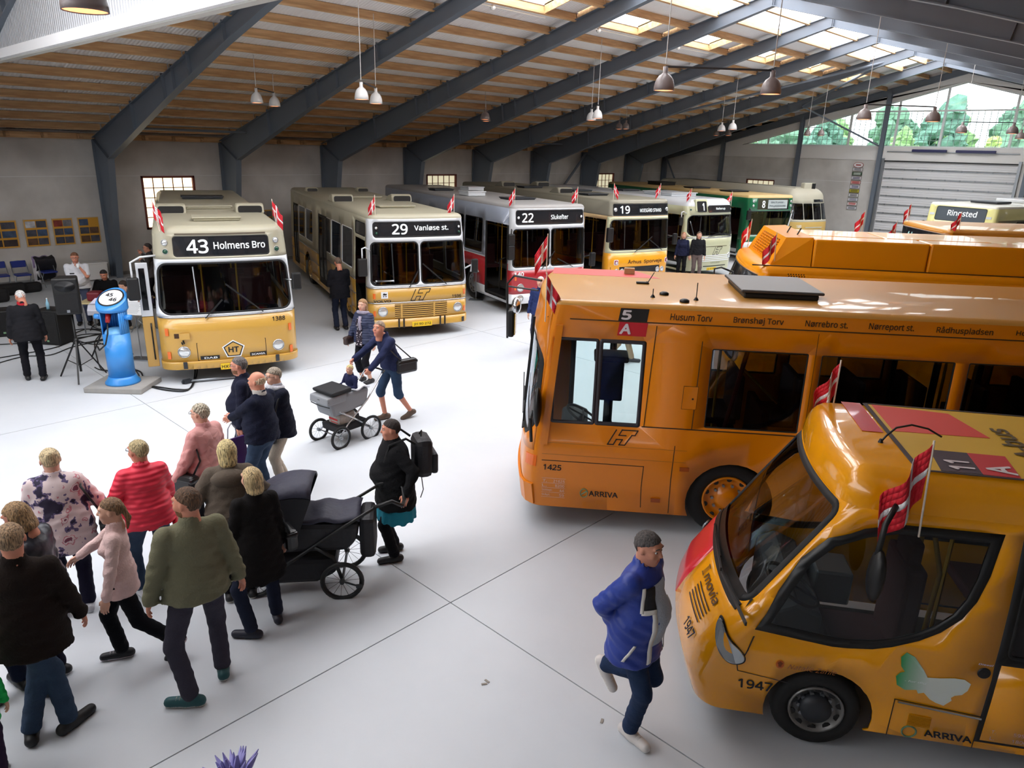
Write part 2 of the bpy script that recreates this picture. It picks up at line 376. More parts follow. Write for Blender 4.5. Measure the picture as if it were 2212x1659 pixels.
# ceiling: sheets, daylight panels, purlins
CE = bpy.data.objects.new('ceiling', None); C.objects.link(CE); CE['kind'] = 'structure'; CE['label'] = 'pitched roof of white sheets on timber purlins with daylight panels'
SL = .2555
def sheet(x0, x1, y0, y1, m, name, dz=.14, th=.03):
    za, zc = roofz(x0,dz), roofz(x1,dz)
    return obj(name, MB().add([(x0,y0,za),(x1,y0,zc),(x1,y1,zc),(x0,y1,za),(x0,y0,za+th),(x1,y0,zc+th),(x1,y1,zc+th),(x0,y1,za+th)],
        [(0,3,2,1),(4,5,6,7),(0,1,5,4),(1,2,6,5),(2,3,7,6),(3,0,4,7)]), m, CE)
FY = [Y0+DY*n for n in range(-4,9)]; FY[-1] = YG
PX = [-25.85+.93*i for i in range(17)]
pm = {}
sxa, sxb, sxc = -13.72, -12.87, -11.95
for n, (a, c) in enumerate(zip(FY[:-1], FY[1:])):
    for sgn in (1,-1):
        def X(x): return x if sgn > 0 else 2*XRIDGE-x
        def sh(x0, x1, y0, y1, m, nm, **k):
            x0, x1 = sorted((X(x0), X(x1))); sheet(x0, x1, y0, y1, m, nm, **k)
        sh(XL-.3, sxa, a, c, SHEET, 'roof_sheet'); sh(sxb, sxc, a, c, SHEET, 'roof_sheet')
        e = a+(2.85 if n < 11 else .01)
        if n < 11:
            sh(sxa, sxb, a, e, SKYP, 'daylight_panel', dz=.2); sh(sxa, sxb, e, c, SHEET, 'roof_sheet')  # right slope's small panels are unseen, added to brighten the long wall and gable
            b = MB()
            for yy in (a+.05, e):
                b.add([(sxa,yy,roofz(sxa,-.05)),(sxb,yy,roofz(sxb,-.05)),(sxb,yy,roofz(sxb,.2)),(sxa,yy,roofz(sxa,.2))],[(0,1,2,3)])
            if sgn > 0: obj('reveal_board', b, WOOD, CE, solid=.03)
        else: sh(sxa, sxb, a, c, SHEET, 'roof_sheet')
        if n < 11:
            sh(sxc, XRIDGE, a, c, SKYP, 'daylight_panel', dz=.3)
        else: sh(sxc, XRIDGE, a, c, SHEET, 'roof_sheet')
        for i, x in enumerate(PX):
            key = round(c-a,3)
            if key not in pm:
                q = obj('purlin', MB().box((0,(c-a)/2,0), (.075,c-a-.06,.19)), WOOD); pm[key] = q.data; bpy.data.objects.remove(q)
            o = bpy.data.objects.new('purlin', pm[key]); C.objects.link(o); o.parent = CE
            o.location = (X(x), a+.0, roofz(X(x), .03)); o.rotation_euler = (0, -math.atan(SL)*sgn, 0)
obj('eave_beam', MB().b2((XL-.02,-8.7,4.38),(XL+.14,YG,4.56)), WOOD, CE)
for k in range(46):
    yy = -3+k*.98
    if yy < YG: obj('eave_block', MB().b2((XL+.0,yy-.05,4.4),(XL+.45,yy+.05,4.53)), WOOD, CE)
# brackets where purlins meet frames
hang = MB().b2((-.06,.05,-.1),(.06,.2,.08)); hm = obj('purlin_bracket', hang, FRAME); hme = hm.data; bpy.data.objects.remove(hm)
for n in range(4,12):
    for x in PX[2:]:
        o = bpy.data.objects.new('purlin_bracket', hme); C.objects.link(o); o.parent = CE; o.location = (x, FY[n], roofz(x,-.02)); o.rotation_euler = (0,-math.atan(SL),0)
# portal frames
def portal(n, y, gable=False):
    t = bpy.data.objects.new('steel_frame', None); C.objects.link(t); t['kind'] = 'structure'; t['label'] = 'blue grey steel portal frame'
    bot = [(-26.05,0),(-25.35,3.82),(-20.5,5.42),(-17.0,6.5),(XRIDGE,8.36)]
    top = [(-26.6,0),(-26.6,4.42),(XRIDGE,8.70)]
    if gable: bot = [(-26.3,0),(-26.3,4.1),(XRIDGE,8.42)]
    w = .1 if not gable else .08
    for sgn in (1,-1):
        f = (lambda x: x) if sgn > 0 else (lambda x: 2*XRIDGE-x)
        nm = 'left' if sgn > 0 else 'right'
        poly = [(f(x),z) for x,z in bot]+[(f(x),z) for x,z in reversed(top)]
        # web split into column and rafter at the knee
        kn = 1
        col = [bot[0],bot[1],top[1],top[0]]; raf = bot[1:]+[top[2],top[1]]
        for nme, pl, segs in (('column', col, [(bot[0],bot[1]),(top[0],top[1])]), ('rafter', raf, [(p,q) for p,q in zip(bot[1:-1],bot[2:])]+[(top[1],top[2])])):
            mb = MB(); Mw = frame_m((0,y+.008,0),(1,0,0),(0,0,1),(0,-1,0))
            mb.prism([(f(x),z) for x,z in pl], Mw, .016)
            for p, q in segs: mb.beam((f(p[0]),y,p[1]),(f(q[0]),y,q[1]), 2*w, .02, up=(-(q[1]-p[1])*sgn,0,(q[0]-p[0])))
            obj(nme, mb, FRAME, t)
        st = MB()
        for (p, q) in ([(bot[1],top[1])] if True else []): st.beam((f(p[0]),y,p[1]),(f(q[0]),y,q[1]), 2*w*.96, .016, up=(1,0,0))
        if not gable:
            for x in (-22.9,-20.5,-19.85,-18.86,-16.87):
                zb_ = np.interp(x,[p[0] for p in bot[1:]],[p[1] for p in bot[1:]]); st.beam((f(x),y,zb_),(f(x-.08),y,roofz(x,-.02)), 2*w*.96,.014, up=(1,0,0))
            st.beam((f(XRIDGE-.02),y,8.36),(f(XRIDGE-.02),y,8.7),.016,2*w,up=(0,1,0))
        obj('stiffener', st, FRAME, t)
for n in range(-3,8): portal(n, Y0+DY*n)
portal(8, YG-.12, True)
# gable posts, wind bracing
for x, t in ((-22.45,5.35),(-17.82,6.55),(-13.5,7.62),(-6.95,7.55),(-2.6,6.5)):
    mb = MB(); mb.b2((x-.1,YG-.28,0),(x+.1,YG-.26,t)); mb.b2((x-.1,YG-.1,0),(x+.1,YG-.08,t)); mb.b2((x-.01,YG-.26,0),(x+.01,YG-.1,t))
    struct('trim_post', mb, FRAME, label='grey steel post against the gable wall')
mb = MB().tube([(XL+.35,29.1,.4),(XL+.35,33.2,4.3)], .07, 10).tube([(-26.2,YG-.35,4.2),(-24.0,YG-.35,.3)], .05, 8)
mb.tube([(-16.2,37.3,roofz(-16.2,-.35)),(-13.6,YG-.3,5.1)], .045, 8)
mb.tube([(-21.5,29.1,roofz(-21.5,-.35)),(-11.3,33.3,roofz(-11.3,-.25))], .05, 8).tube([(-11.3,33.3,roofz(-11.3,-.3)),(-16.2,37.4,roofz(-16.2,-.3))], .05, 8)
mb.tube([(-24.6,Y0,roofz(-24.6,-.3)),(-24.6,Y0+DY,roofz(-24.6,-.3))], .04, 8).tube([(-24.6,Y0+4*DY,roofz(-24.6,-.3)),(-24.6,Y0+5*DY,roofz(-24.6,-.3))], .04, 8)
struct('wind_bracing', mb, FRAME, label='grey tubular wind bracing under the roof')
# cable conduit along the small daylight panels
for n in (4,5,6,7): 
    ya = FY[n]; mb = MB().tube([(-13.82,ya+.3,roofz(-13.82,-.1)),(-13.82,ya+3,roofz(-13.82,-.1))], .018, 6); mb.sphere((-13.82,ya+1.1,roofz(-13.82,-.12)), .07, 8)
    struct('trim_conduit', mb, mat('white conduit',(225,225,222),.5), label='white conduit with a junction box under a daylight panel')
# white corrugated screen wall hanging above the gallery front
sw = bpy.data.objects.new('wall_screen', None); C.objects.link(sw); sw['kind'] = 'structure'; sw['label'] = 'white corrugated wall above the gallery opening'
Ms = frame_m((0,4.12,0),(1,0,0),(0,0,1),(0,-1,0))
obj('corrugated_sheet', MB().prism([(XL,5.95),(XRIDGE+7.6,5.95),(XRIDGE+7.6,roofz(XRIDGE+7.6)),(XRIDGE,8.7),(XL,4.5)][:1]+[(XRIDGE+7.6,5.95),(XRIDGE+7.6,roofz(XRIDGE+7.6)),(XRIDGE,8.7),(-21.1,5.95)], Ms, .03), WSHEET, sw)
obj('edge_beam', MB().b2((-21.3,4.0,5.84),(XRIDGE+7.6,4.09,6.0)), mat('white trim',(235,236,238),.5), sw)
obj('edge_lip', MB().b2((-21.3,4.09,5.82),(XRIDGE+7.6,4.22,5.84)), mat('grey trim',(190,188,180),.6), sw)
struct('baseboard_left', MB().b2((XL,-8,0),(XL+.03,YG,.1)), mat('grey plinth',(150,150,150),.8), label='grey plinth along the long wall')
# ================================================================ buses
def clean(L): return L
class Bus:
    def __init__(s, name, label, X, Y, deg, L=11, W=2.5, zb=.28, zt=2.7, H=2.92, rr=.3, rc=.28, bulge=.1, fx=((0,0),(3,0)), ins=((0,0),(3,0)), D=2.2, group=None):
        s.root = thing(name, label, 'bus', (X,Y,0), R(deg), group)
        s.L, s.W, s.zb, s.zt, s.H, s.rr = L, W, zb, zt, H, rr
        h = W/2; pts = []; nn = []
        for k in range(9):
            y = (h-rc)*k/8; pts.append((-bulge*(y/h)**2, y)); nn.append((1, 2*bulge*y/h/h))
        x0 = pts[-1][0]; a0 = math.atan(2*bulge*(h-rc)/h/h)
        for k in range(1,9):
            a = a0+(PI/2-a0)*k/8; pts.append((x0-rc*(math.cos(a0)-math.cos(a))*1.0, h-rc+rc*(math.sin(a)-math.sin(a0))/(1-math.sin(a0)))); nn.append((math.cos(a), math.sin(a)))
        xc = pts[-1][0]; s.xc = -xc
        ns = 14
        for k in range(1,ns+1): pts.append((xc-(L-.2+xc)*k/ns, h)); nn.append((0,1))
        for k in range(1,5):
            a = PI/2*k/4; pts.append((-L+.2-.2*math.sin(a), h-.2+.2*math.cos(a))); nn.append((-math.sin(a), math.cos(a)))
        pts.append((-L,0)); nn.append((-1,0))
        s.P = np.array(pts); s.N = np.array(nn, float); s.N /= np.linalg.norm(s.N,axis=1)[:,None]
        s.U = np.concatenate([[0],np.cumsum(np.linalg.norm(np.diff(s.P,axis=0),axis=1))])
        s.uc = s.U[16]; s.fx, s.ins, s.D = fx, ins, D
        s.paint = []; s.keys = {}; s.lines = []
    def _fx(s, z): return float(np.interp(z, [p[0] for p in s.fx], [p[1] for p in s.fx]))
    def _in(s, z): return float(np.interp(z, [p[0] for p in s.ins], [p[1] for p in s.ins]))
    def M(s, u, z, o=0):
        a = abs(u); x = np.interp(a, s.U, s.P[:,0]); y = np.interp(a, s.U, s.P[:,1]); nx = np.interp(a, s.U, s.N[:,0]); ny = np.interp(a, s.U, s.N[:,1])
        f = s._fx(z); w = 1 if -x < s.xc else max(0, 1-(-x-s.xc)/s.D)
        x = x-f*w; q = o-s._in(z)
        x += nx*(o-(0 if nx > 0 else s._in(z))); y += ny*q
        return Vector((x, y if u >= 0 else -y, z))
    def uf(s, y): return float(np.interp(abs(y), s.P[:17,1], s.U[:17]))*(1 if y >= 0 else -1)
    def us(s, x, z=1.5, side=1):
        f = s._fx(z)
        if x < s.xc+f: u = s.uc+(x-f-s.xc)
        elif x < s.xc+s.D: u = s.uc+(x-f-s.xc)*s.D/(s.D-f)
        else: u = s.uc+x-s.xc
        return u*side
    def frame(s, u, z, o=0):
        e = .004; p = s.M(u,z,o); U = (s.M(u+e,z,o)-s.M(u-e,z,o)).normalized(); V = (s.M(u,z+e,o)-s.M(u,z-e,o)).normalized(); N = U.cross(V).normalized(); V = N.cross(U)
        return frame_m(p, U, V, N)
    # ---- painting regions of the shell: poly in (u,z)
    def region(s, key, poly, m, name=None, off=0, solid=.02, label=None, own=False):
        if key is not None:
            if own or key in ('pane',): key = key+'#%d' % len(s.paint)
            if key not in s.keys: s.keys[key] = (name or key.split('#')[0], m, off, solid, label)
        s.paint.append((key, poly)); return key
    def band(s, key, z0, z1, m, **k): s.region(key, [(-s.U[-1]-1,z0),(s.U[-1]+1,z0),(s.U[-1]+1,z1),(-s.U[-1]-1,z1)], m, **k)
    def dens(s, pts, side):
        out = []; n = len(pts)
        for i in range(n):
            a, b = pts[i], pts[(i+1)%n]; k = max(1, int(max(abs(b[1]-a[1])/.25, abs(b[0]-a[0])/.8)))
            for j in range(k): t = j/k; x = a[0]+(b[0]-a[0])*t; z = a[1]+(b[1]-a[1])*t; out.append((s.us(x,z,side), z))
        return out if side > 0 else out[::-1]
    def win(s, x0, x1, z0, z1, side=1, m=None, r=.07, gk=.025, name='window_pane', gm=None, off=-.012):
        s.region('gasket@', s.dens(rrect(x0,x1,z0,z1,r,3),side), gm or RUB, 'window_gasket', own=True)
        s.region(name+'@', s.dens(rrect(x0+gk,x1-gk,z0+gk,z1-gk,max(.01,r-gk),3),side), m or s.gl, name, off=off, solid=0, own=True)
    def fwin(s, y0, y1, z0, z1, m, r=.12, gk=.03, name='windscreen', gm=None, off=-.015, seg=6):
        def dn(p):
            out = []; n = len(p)
            for i in range(n):
                a, b = p[i], p[(i+1)%n]; k = max(1,int(abs(b[0]-a[0])/.15))
                for j in range(k): t = j/k; out.append((s.uf(a[0]+(b[0]-a[0])*t) if abs(a[0]+(b[0]-a[0])*t) < s.W/2 else math.copysign(s.uc+abs(a[0]+(b[0]-a[0])*t)-s.W/2, a[0]), a[1]+(b[1]-a[1])*t))
            return out
        if gk: s.region('gasket@', dn(rrect(y0,y1,z0,z1,r,seg)), gm or RUB, 'window_gasket', own=True)
        s.region(name+'@', dn(rrect(y0+gk,y1-gk,z0+gk,z1-gk,max(.01,r-gk),seg)), m, name, off=off, solid=0, own=True)
    def arch(s, x, zc, r, side=1):
        pts = [(x+r*math.cos(R(a)), zc+r*math.sin(R(a))) for a in range(-60,241,12)]
        s.region(None, [(s.us(px,pz,side),pz) for px,pz in pts] if side > 0 else [(s.us(px,pz,side),pz) for px,pz in pts][::-1], None)
    def build(s, mroof, zlines=(), crown=.04, roof=True, grid_z=None):
        V = []; E = []
        KN = [k for k in sorted(set(list(s.U)+list(-s.U)))]
        def split(p):
            out = []; n = len(p)
            for i in range(n):
                a, b = p[i], p[(i+1)%n]; out.append(a)
                if abs(b[0]-a[0]) > .02:
                    cs = [k for k in KN if min(a[0],b[0])+.004 < k < max(a[0],b[0])-.004]
                    if b[0] < a[0]: cs = cs[::-1]
                    out += [(k, a[1]+(b[1]-a[1])*(k-a[0])/(b[0]-a[0])) for k in cs]
            return out
        def addpoly(p, closed=True):
            p = split([tuple(q) for q in p])
            n = len(V); V.extend(Vector(q) for q in p); k = len(p)
            E.extend([(n+i, n+(i+1)%k) for i in range(k if closed else k-1)])
        U1 = s.U[-1]
        addpoly([(-U1,s.zb),(U1,s.zb),(U1,s.zt),(-U1,s.zt)])
        zs = sorted(set([z for _,p in s.paint for _,z in p if s.zb < z < s.zt and len(p) == 4]))
        knots = sorted(set(list(s.U)+list(-s.U)))
        gz = sorted(set([s.zb, s.zt]+(list(grid_z) if grid_z is not None else [s.zb+(s.zt-s.zb)*i/7 for i in range(1,7)])))
        for u in knots:
            for z in gz: V.append(Vector((u+1e-4,z+1e-4*(1 if z < s.zt-.01 else 0))))
        for key, p in s.paint:
            q = [(min(max(a,-U1),U1), min(max(b,s.zb),s.zt)) for a,b in p]; addpoly(q)
        vs, es, fs, *_ = delaunay_2d_cdt(V, E, [], 0, 1e-5)
        P = np.array([tuple(v) for v in vs]); T = np.array([f[:3] for f in fs if len(f) == 3]); Cn = P[T].mean(1)
        cls = np.zeros(len(T), int)-1; names = ['']
        keys = []
        for key, p in s.paint:
            q = np.array(p); x, y = Cn[:,0], Cn[:,1]; ins = np.zeros(len(T), bool); n = len(q)
            for i in range(n):
                x0, y0 = q[i]; x1, y1 = q[(i+1)%n]
                if y0 == y1: continue
                c = ((y0 > y) != (y1 > y)) & (x < (x1-x0)*(y-y0)/(y1-y0)+x0); ins ^= c
            if key is None: cls[ins] = -2
            else:
                if key not in keys: keys.append(key)
                cls[ins] = keys.index(key)
        s.parts = {}
        for i, key in enumerate(keys):
            t = T[cls == i]
            if not len(t): continue
            nm, m, off, solid, label = s.keys[key]
            idx, inv = np.unique(t, return_inverse=True); inv = inv.reshape(-1,3)
            vv = [tuple(s.M(*P[k], off)) for k in idx]
            ff = []
            for f in inv:
                ff.append(tuple(int(q) for q in f))
            s.parts[key] = obj(nm, (vv, ff), m, s.root, smooth=True, solid=solid, label=label)
        if roof:
            us = np.array(knots); mb = MB(); rings = []
            for k in range(7):
                a = PI/2*k/6; ring = []
                for u in us[:-1]:
                    p = s.M(u, s.zt, 0); ins = s.rr*(1-math.cos(a)); n = Vector((np.interp(abs(u),s.U,s.N[:,0]), math.copysign(np.interp(abs(u),s.U,s.N[:,1]),u), 0))
                    ring.append(p-n*ins+Vector((0,0,(s.H-s.zt)*math.sin(a))))
                rings.append(ring)
            n = len(rings[0]); vs_ = [q for r_ in rings for q in r_]
            fs_ = [(k*n+i, k*n+(i+1)%n, (k+1)*n+(i+1)%n, (k+1)*n+i) for k in range(6) for i in range(n)]+[tuple(range(6*n,7*n))]
            mb.add(vs_, fs_); s.roof = obj('roof', mb, mroof, s.root, smooth=True)
        return s
    # ---- fittings
    def lamp(s, u, z, r=.085, name='headlight', m=None, rim=CHROME, off=.0):
        F = s.frame(u,z,off); mb = MB().lathe([(r*1.15,-.03),(r*1.15,.012),(r*1.02,.022),(r,.012)], 20, F, caps=False)
        o = obj(name, mb, rim, s.root, smooth=True); obj('lens', MB().lathe([(r,.006),(r*.75,.02),(r*.3,.028),(.001,.03)], 20, F, caps=False), m or LENS, o, smooth=True); return o
    def plate(s, name, u0, u1, z0, z1, m, off=.006, th=.01, r=None, n=6):
        poly = rrect(u0,u1,z0,z1,r,3) if r else None
        mb = MB()
        if poly is None:
            mb.grid(lambda a,b: s.M(u0+(u1-u0)*a, z0+(z1-z0)*b, off), n, 2)
        else:
            c = ((u0+u1)/2,(z0+z1)/2); k = len(poly); mb.add([s.M(*c,off)]+[s.M(a,b,off) for a,b in poly], [(0,1+i,1+(i+1)%k) for i in range(k)])
        return obj(name, mb, m, s.root, solid=th)
    def bar(s, name, pts, w, m, off=.012, r=None, parent=None):
        mb = MB().tube([s.M(u,z,off) for u,z in pts], w/2, 6); return obj(name, mb, m, parent or s.root)
    def text(s, t, u, z, w, h, m=None, off=.004, bold=.02, shear=0, name='lettering', align='L', rot=0):
        v, f = text2d(t, w, h, bold, align, shear)
        if rot: a = math.cos(rot), math.sin(rot); v = np.stack([v[:,0]*a[0]-v[:,1]*a[1], v[:,0]*a[1]+v[:,1]*a[0], v[:,2]], 1)
        return obj(name, ([tuple(s.M(u+x, z+y, off+e)) for x,y,e in v], f), m or INK, s.root)
    def logo(s, u, z, w, h, m=None, lw=.018, pts=HT, off=.005, name='logo'):
        mb = MB(); strip2d(mb, [(x*w,y*h) for x,y in pts], lw, Matrix.Identity(4), False)
        mb.v = [tuple(s.M(u+x, z+y, off)) for x,y,_ in mb.v]; return obj(name, mb, m or INK, s.root)
    def wheel(s, x, r, side=1, rim=None, w=.26, inset=.06, holes=10, hubcap=False, yr=None):
        y = (s.W/2-inset)*side; Mw = Matrix.Translation((-x,y,r)) @ Matrix.Rotation(-PI/2*side, 4, 'X')
        t = obj('wheel', MB().lathe([(r*.62,-w),(r*.93,-w),(r,-w*.8),(r,-w*.2),(r*.93,0),(r*.72,.006),(r*.62,-.02)], 32, Mw, caps=False), RUB, s.root, smooth=True)
        rim = rim or STEELG
        obj('rim', MB().lathe([(r*.62,-.02),(r*.62,.008),(r*.58,.004),(r*.5,-.06),(r*.32,-.065),(r*.27,-.02),(r*.2,.0),(r*.08,.012),(.001,.012)], 28, Mw, caps=False), rim, t, smooth=True)
        bm = MB(); bh = MB()
        for k in range(holes):
            a = 2*PI*k/holes; c = Mw @ Matrix.Translation((r*.36*math.cos(a), r*.36*math.sin(a), -.055)); bm.lathe([(.018,-.01),(.018,.025),(.001,.025)], 6, c)
            c2 = Mw @ Matrix.Translation((r*.545*math.cos(a+.3), r*.545*math.sin(a+.3), -.018)) @ Matrix.Rotation(a+.3,4,'Z'); bh.lathe([(.034,0),(.03,.004),(.001,.004)], 8, c2)
        obj('wheel_bolts', bm, STEELG, t)['kind'] = 'stuff'; obj('rim_holes', bh, BLACK, t)['kind'] = 'stuff'
        if hubcap: obj('hub_cap', MB().lathe([(r*.36,-.06),(r*.34,.012),(r*.1,.02),(.001,.02)], 24, Mw, caps=False), GREYM, t, smooth=True)
        return t
    def hatch(s, x, y=0, lx=.7, ly=.9, m=None, h=.05, th=.03, name='roof_hatch'):
        z = s.H-.005
        o = obj(name, MB().box((-x,y,z+h/2+.01),(lx,ly,h)), m or BLACK, s.root, bevel=.02)
        obj('hatch_lid', MB().box((-x,y,z+h+.02),(lx*1.06,ly*1.06,th)), m or GREYM, o, bevel=.012); return o
    def scoop(s, x, y, m=None, l=.75, w=.6, h=.22):
        "rounded ventilator with an open mouth towards the front"
        z = s.H-.03; prof = [(0,0),(-.08,h*.9),(-.2,h),(-l*.6,h*.8),(-l,0)]
        mb = MB(); M_ = frame_m((-x,y-w/2,z),(1,0,0),(0,0,1),(0,-1,0)) @ Matrix.Translation((0,0,-w))
        mb.prism([(-a if 0 else a,b) for a,b in prof], M_, w); o = obj('roof_ventilator', mb, m or s.body, s.root, bevel=.04)
        obj('ventilator_mouth', MB().prism(rrect(-w*.42,w*.42,.02,h*.8,.05,3), frame_m((-x+.0+.004,y,z),(0,1,0),(-.09,0,.99),(1,0,.09)), .006), BLACK, o); return o
    def wiper(s, u0, z0, u1, z1):
        a = s.M(u0,z0,.03); b = s.M(u1,z1,.03); o = obj('wiper', MB().tube([a,b], .011, 6), BLACK, s.root)
        c = (a+b)/2; d = (b-a); obj('wiper_blade', MB().beam(a+d*.35+Vector((.01,0,0)), b+d*.35+Vector((.01,0,0)), .015,.03), BLACK, o); return o
    def mirror(s, u, z, out=(.25,.1,.0), drop=-.45, size=(.1,.2,.38), arm=None, m=BLACK, tilt=0):
        a = s.M(u,z,.0); sg = 1 if u > 0 else -1; o3 = Vector((out[0], out[1]*sg, out[2])); b = a+o3; c = b+Vector((0,0,drop))
        o = obj('mirror', MB().box(c+Vector((0,0,-size[2]/2+.05)), size, rz=tilt*sg), m, s.root, bevel=.03)
        obj('mirror_arm', MB().tube([a, a+o3*.6+Vector((0,0,.06)), b+Vector((0,0,.02)), b+Vector((0,0,drop*.5)), c], .018, 8), arm or m, o, smooth=True)
        obj('mirror_glass', MB().box(c+Vector((-size[0]/2-.002,0,-size[2]/2+.05)), (.004,size[1]*.85,size[2]*.88), rz=0), MIRR, o)
        return o
    def inside(s, L0=.25, seats=True, z=.55, wheelside=1, mfloor=None):
        W, L = s.W, s.L
        obj('cabin_floor', MB().b2((-L+.3,-W/2+.42,z-.05),(-.5,W/2-.42,z)), mfloor or DARKF, s.root)
        x_ = -.52-s._fx(1.1)*.6; obj('dashboard', MB().prism([(x_,z),(x_,1.08),(x_-.15,1.16),(x_-.35,1.08),(x_-.35,z)], frame_m((0,W/2-.2,0),(1,0,0),(0,0,1),(0,-1,0)), 1.2), DASH, s.root, bevel=.03)
        y = .6*wheelside
        Ms = Matrix.Translation((-.82,y,1.25)) @ Matrix.Rotation(R(-28),4,'Y')
        k = 24; ring = [Ms @ Vector((.23*math.cos(2*PI*i/k), .23*math.sin(2*PI*i/k), 0)) for i in range(k)]
        sw = obj('steering_wheel', MB().tube(ring, .016, 6, closed=True), BLACK, s.root, smooth=True)
        obj('steering_column', MB().tube([Ms @ Vector((0,0,-.35)), Ms @ Vector((0,0,0))], .035, 8).tube([Ms @ Vector((-.22,0,0)), Ms @ Vector((.22,0,0))], .012,6).tube([Ms @ Vector((0,-.22,0)), Ms @ Vector((0,.22,0))], .012,6), BLACK, sw)
        st = obj('driver_seat', MB().box((-1.35,y,z+.45),(.5,.5,.16)).box((-1.6,y,z+.85),(.14,.5,.75)).box((-1.6,y,z+1.3),(.1,.3,.2)).tube([(-1.35,y,z),(-1.35,y,z+.4)],.08,8), SEAT, s.root, bevel=.03)
        if seats:
            mb = MB(); x = 2.7
            while x < L-1:
                for yy in (-W/2+.55, W/2-.55):
                    mb.box((-x,yy,z+.42),(.42,.85,.1)).box((-x-.22,yy,z+.75),(.09,.85,.62))
                x += .78
            obj('passenger_seats', mb, SEAT, s.root, bevel=.02)
            mb = MB()
            for i in range(int(L/1.6)-1):
                for yy in (-.35,.35): mb.tube([(-2.3-i*1.6,yy,z),(-2.3-i*1.6,yy,min(2.45,s.H-.12))], .018, 6)
            for yy in (-.35,.35): mb.tube([(-2,yy,min(2.2,s.H-.35)),(-L+.8,yy,min(2.2,s.H-.35))], .016, 6)
            obj('grab_rails', mb, YRAIL, s.root)
LENS = mat('lamp lens', (225,228,228), .12, .6); AMBER = mat('amber lens', (226,104,22), .25, coat=.5); GREENL = mat('green lens', (24,72,52), .2)
MIRR = mat('mirror glass', (190,195,200), .05, 1); DARKF = mat('dark bus floor', (48,46,44), .7); DASH = mat('grey dashboard', (74,76,78), .6)
SEAT = mat('dark red seat', (70,30,32), .9); YRAIL = mat('yellow handrail', (196,150,40), .4)
DEST = mat('dark sign glass', (34,36,40), .12, coat=.6); LETTER = mat('pale sign lettering', (226,232,232), .5, emit=.15)
def paint(n, rgb, rough=.28, coat=.5): return mat(n, rgb, rough, coat=coat, noise=.03, nscale=1.5)
YEL = paint('warm yellow bus paint', (196,152,68)); ORG = paint('deep orange yellow bus paint', (216,124,0), .3, .3); SAND = paint('sand roof paint', (166,161,140), .45, .15)
WHT = paint('white bus paint', (206,210,214)); REDP = paint('dark red bus paint', (164,34,44)); CREAMP = paint('pale green cream bus paint', (190,192,158)); GRN = paint('dark green bus paint', (14,98,62))
PYEL = paint('bright yellow bus paint', (240,154,2), .3, .3); OLDC = paint('aged cream bus paint', (190,186,168), .6, .1); GREYR = paint('grey roof paint', (150,148,146), .6, .1)
BGL = glass('bus side glass', (.42,.44,.46), .8); WGL = glass('windscreen glass', (.62,.66,.68), .95); CGL = glass('clear cab glass', (.8,.9,.9), 1)
SILL = mat('bright trim strip', (190,192,195), .25, .9)
PLATE = mat('yellow number plate', (240,200,30), .5); PANELL = mat('dark panel line', (60,40,15), .8)
def oldwheels(b, rim=None):
    for x in (2.55, b.L-3.3):
        for sd in (1,-1): b.wheel(x, .48, sd, rim)
def side_std(b, doors=True, m=None, z0=1.45, z1=2.45, gm=None, xs=None):
    "windows along both sides; doors on the right-hand side"
    L = b.L
    xs = xs or [1.75+1.32*i for i in range(int((L-2.2)/1.32))]
    for x in xs:
        b.win(x, x+1.2, z0, z1, 1, gm=gm)
        if not (doors and (abs(x-(L*.47)) < .7)): 
            if x > 1.6: b.win(x, x+1.2, z0, z1, -1, gm=gm)
    b.win(.55, 1.62, z0-.1, z1, 1, gm=gm)
# ---------------------------------------------------------------- number 43
b = Bus('city_bus', 'yellow and sand bus showing 43 Holmens Bro, with a pentagon badge', -13.13, 5.98, -21.4, L=11.2, H=2.95, zt=2.8, rr=.2, rc=.3, bulge=.13,
    fx=((.28,.03),(.45,0),(1.28,0),(1.3,.0),(2.33,.09),(2.8,.16)), ins=((.3,0),(1.3,0),(2.8,.09)))
b.gl = BGL; b.body = SAND
b.band('upper_body', 1.3, 3, SAND); b.region('upper_front', [(-b.us(.5),1.29),(b.us(.5),1.29),(b.us(.5),2.36),(-b.us(.5),2.36)], WHT, 'windscreen_surround')
b.band('lower_body', .38, 1.29, YEL); b.band('trim_band', 1.285, 1.31, SILL, off=.006)
b.band('bumper', .2, .435, YEL, off=.014)
side_std(b)
b.arch(2.55,.48,.58,1); b.arch(2.55,.48,.58,-1); b.arch(b.L-3.3,.48,.58,1); b.arch(b.L-3.3,.48,.58,-1)
b.fwin(-1.2,1.2,1.34,2.3, WGL, r=.2, gk=.035)
b.region('door_opening', b.dens([(.5,.35),(1.5,.35),(1.5,2.5),(.5,2.5)],-1), None); b.paint[-1] = (None, b.paint[-1][1])
b.region('gasket', [(b.uf(y),z) for y,z in rrect(-.85,.85,2.4,2.77,.06)], RUB, 'gasket')
b.region('destination_glass', [(b.uf(y),z) for y,z in rrect(-.83,.83,2.42,2.75,.05)], DEST, off=-.004, solid=0)
b.build(SAND)
b.text('43', b.uf(-.62), 2.46, .38, .25, LETTER, name='route_number', off=.002); b.text('Holmens Bro', b.uf(-.15), 2.53, .93, .135, LETTER, name='destination', off=.002)
b.plate('vent_slot', b.uf(-.8), b.uf(.8), 2.79, 2.82, mat('brown slot',(96,86,72),.7), off=.004)
for y in (-.99,.985):
    b.lamp(b.uf(y), 2.66, .05, 'marker_light'); b.lamp(b.uf(y)+.005, 2.5, .045, 'marker_light', GREENL)
for y in (-.85,.86): b.lamp(b.uf(y), .63, .1)
b.text('1388', b.uf(.78), 1.12, .25, .085, INK, name='fleet_number')
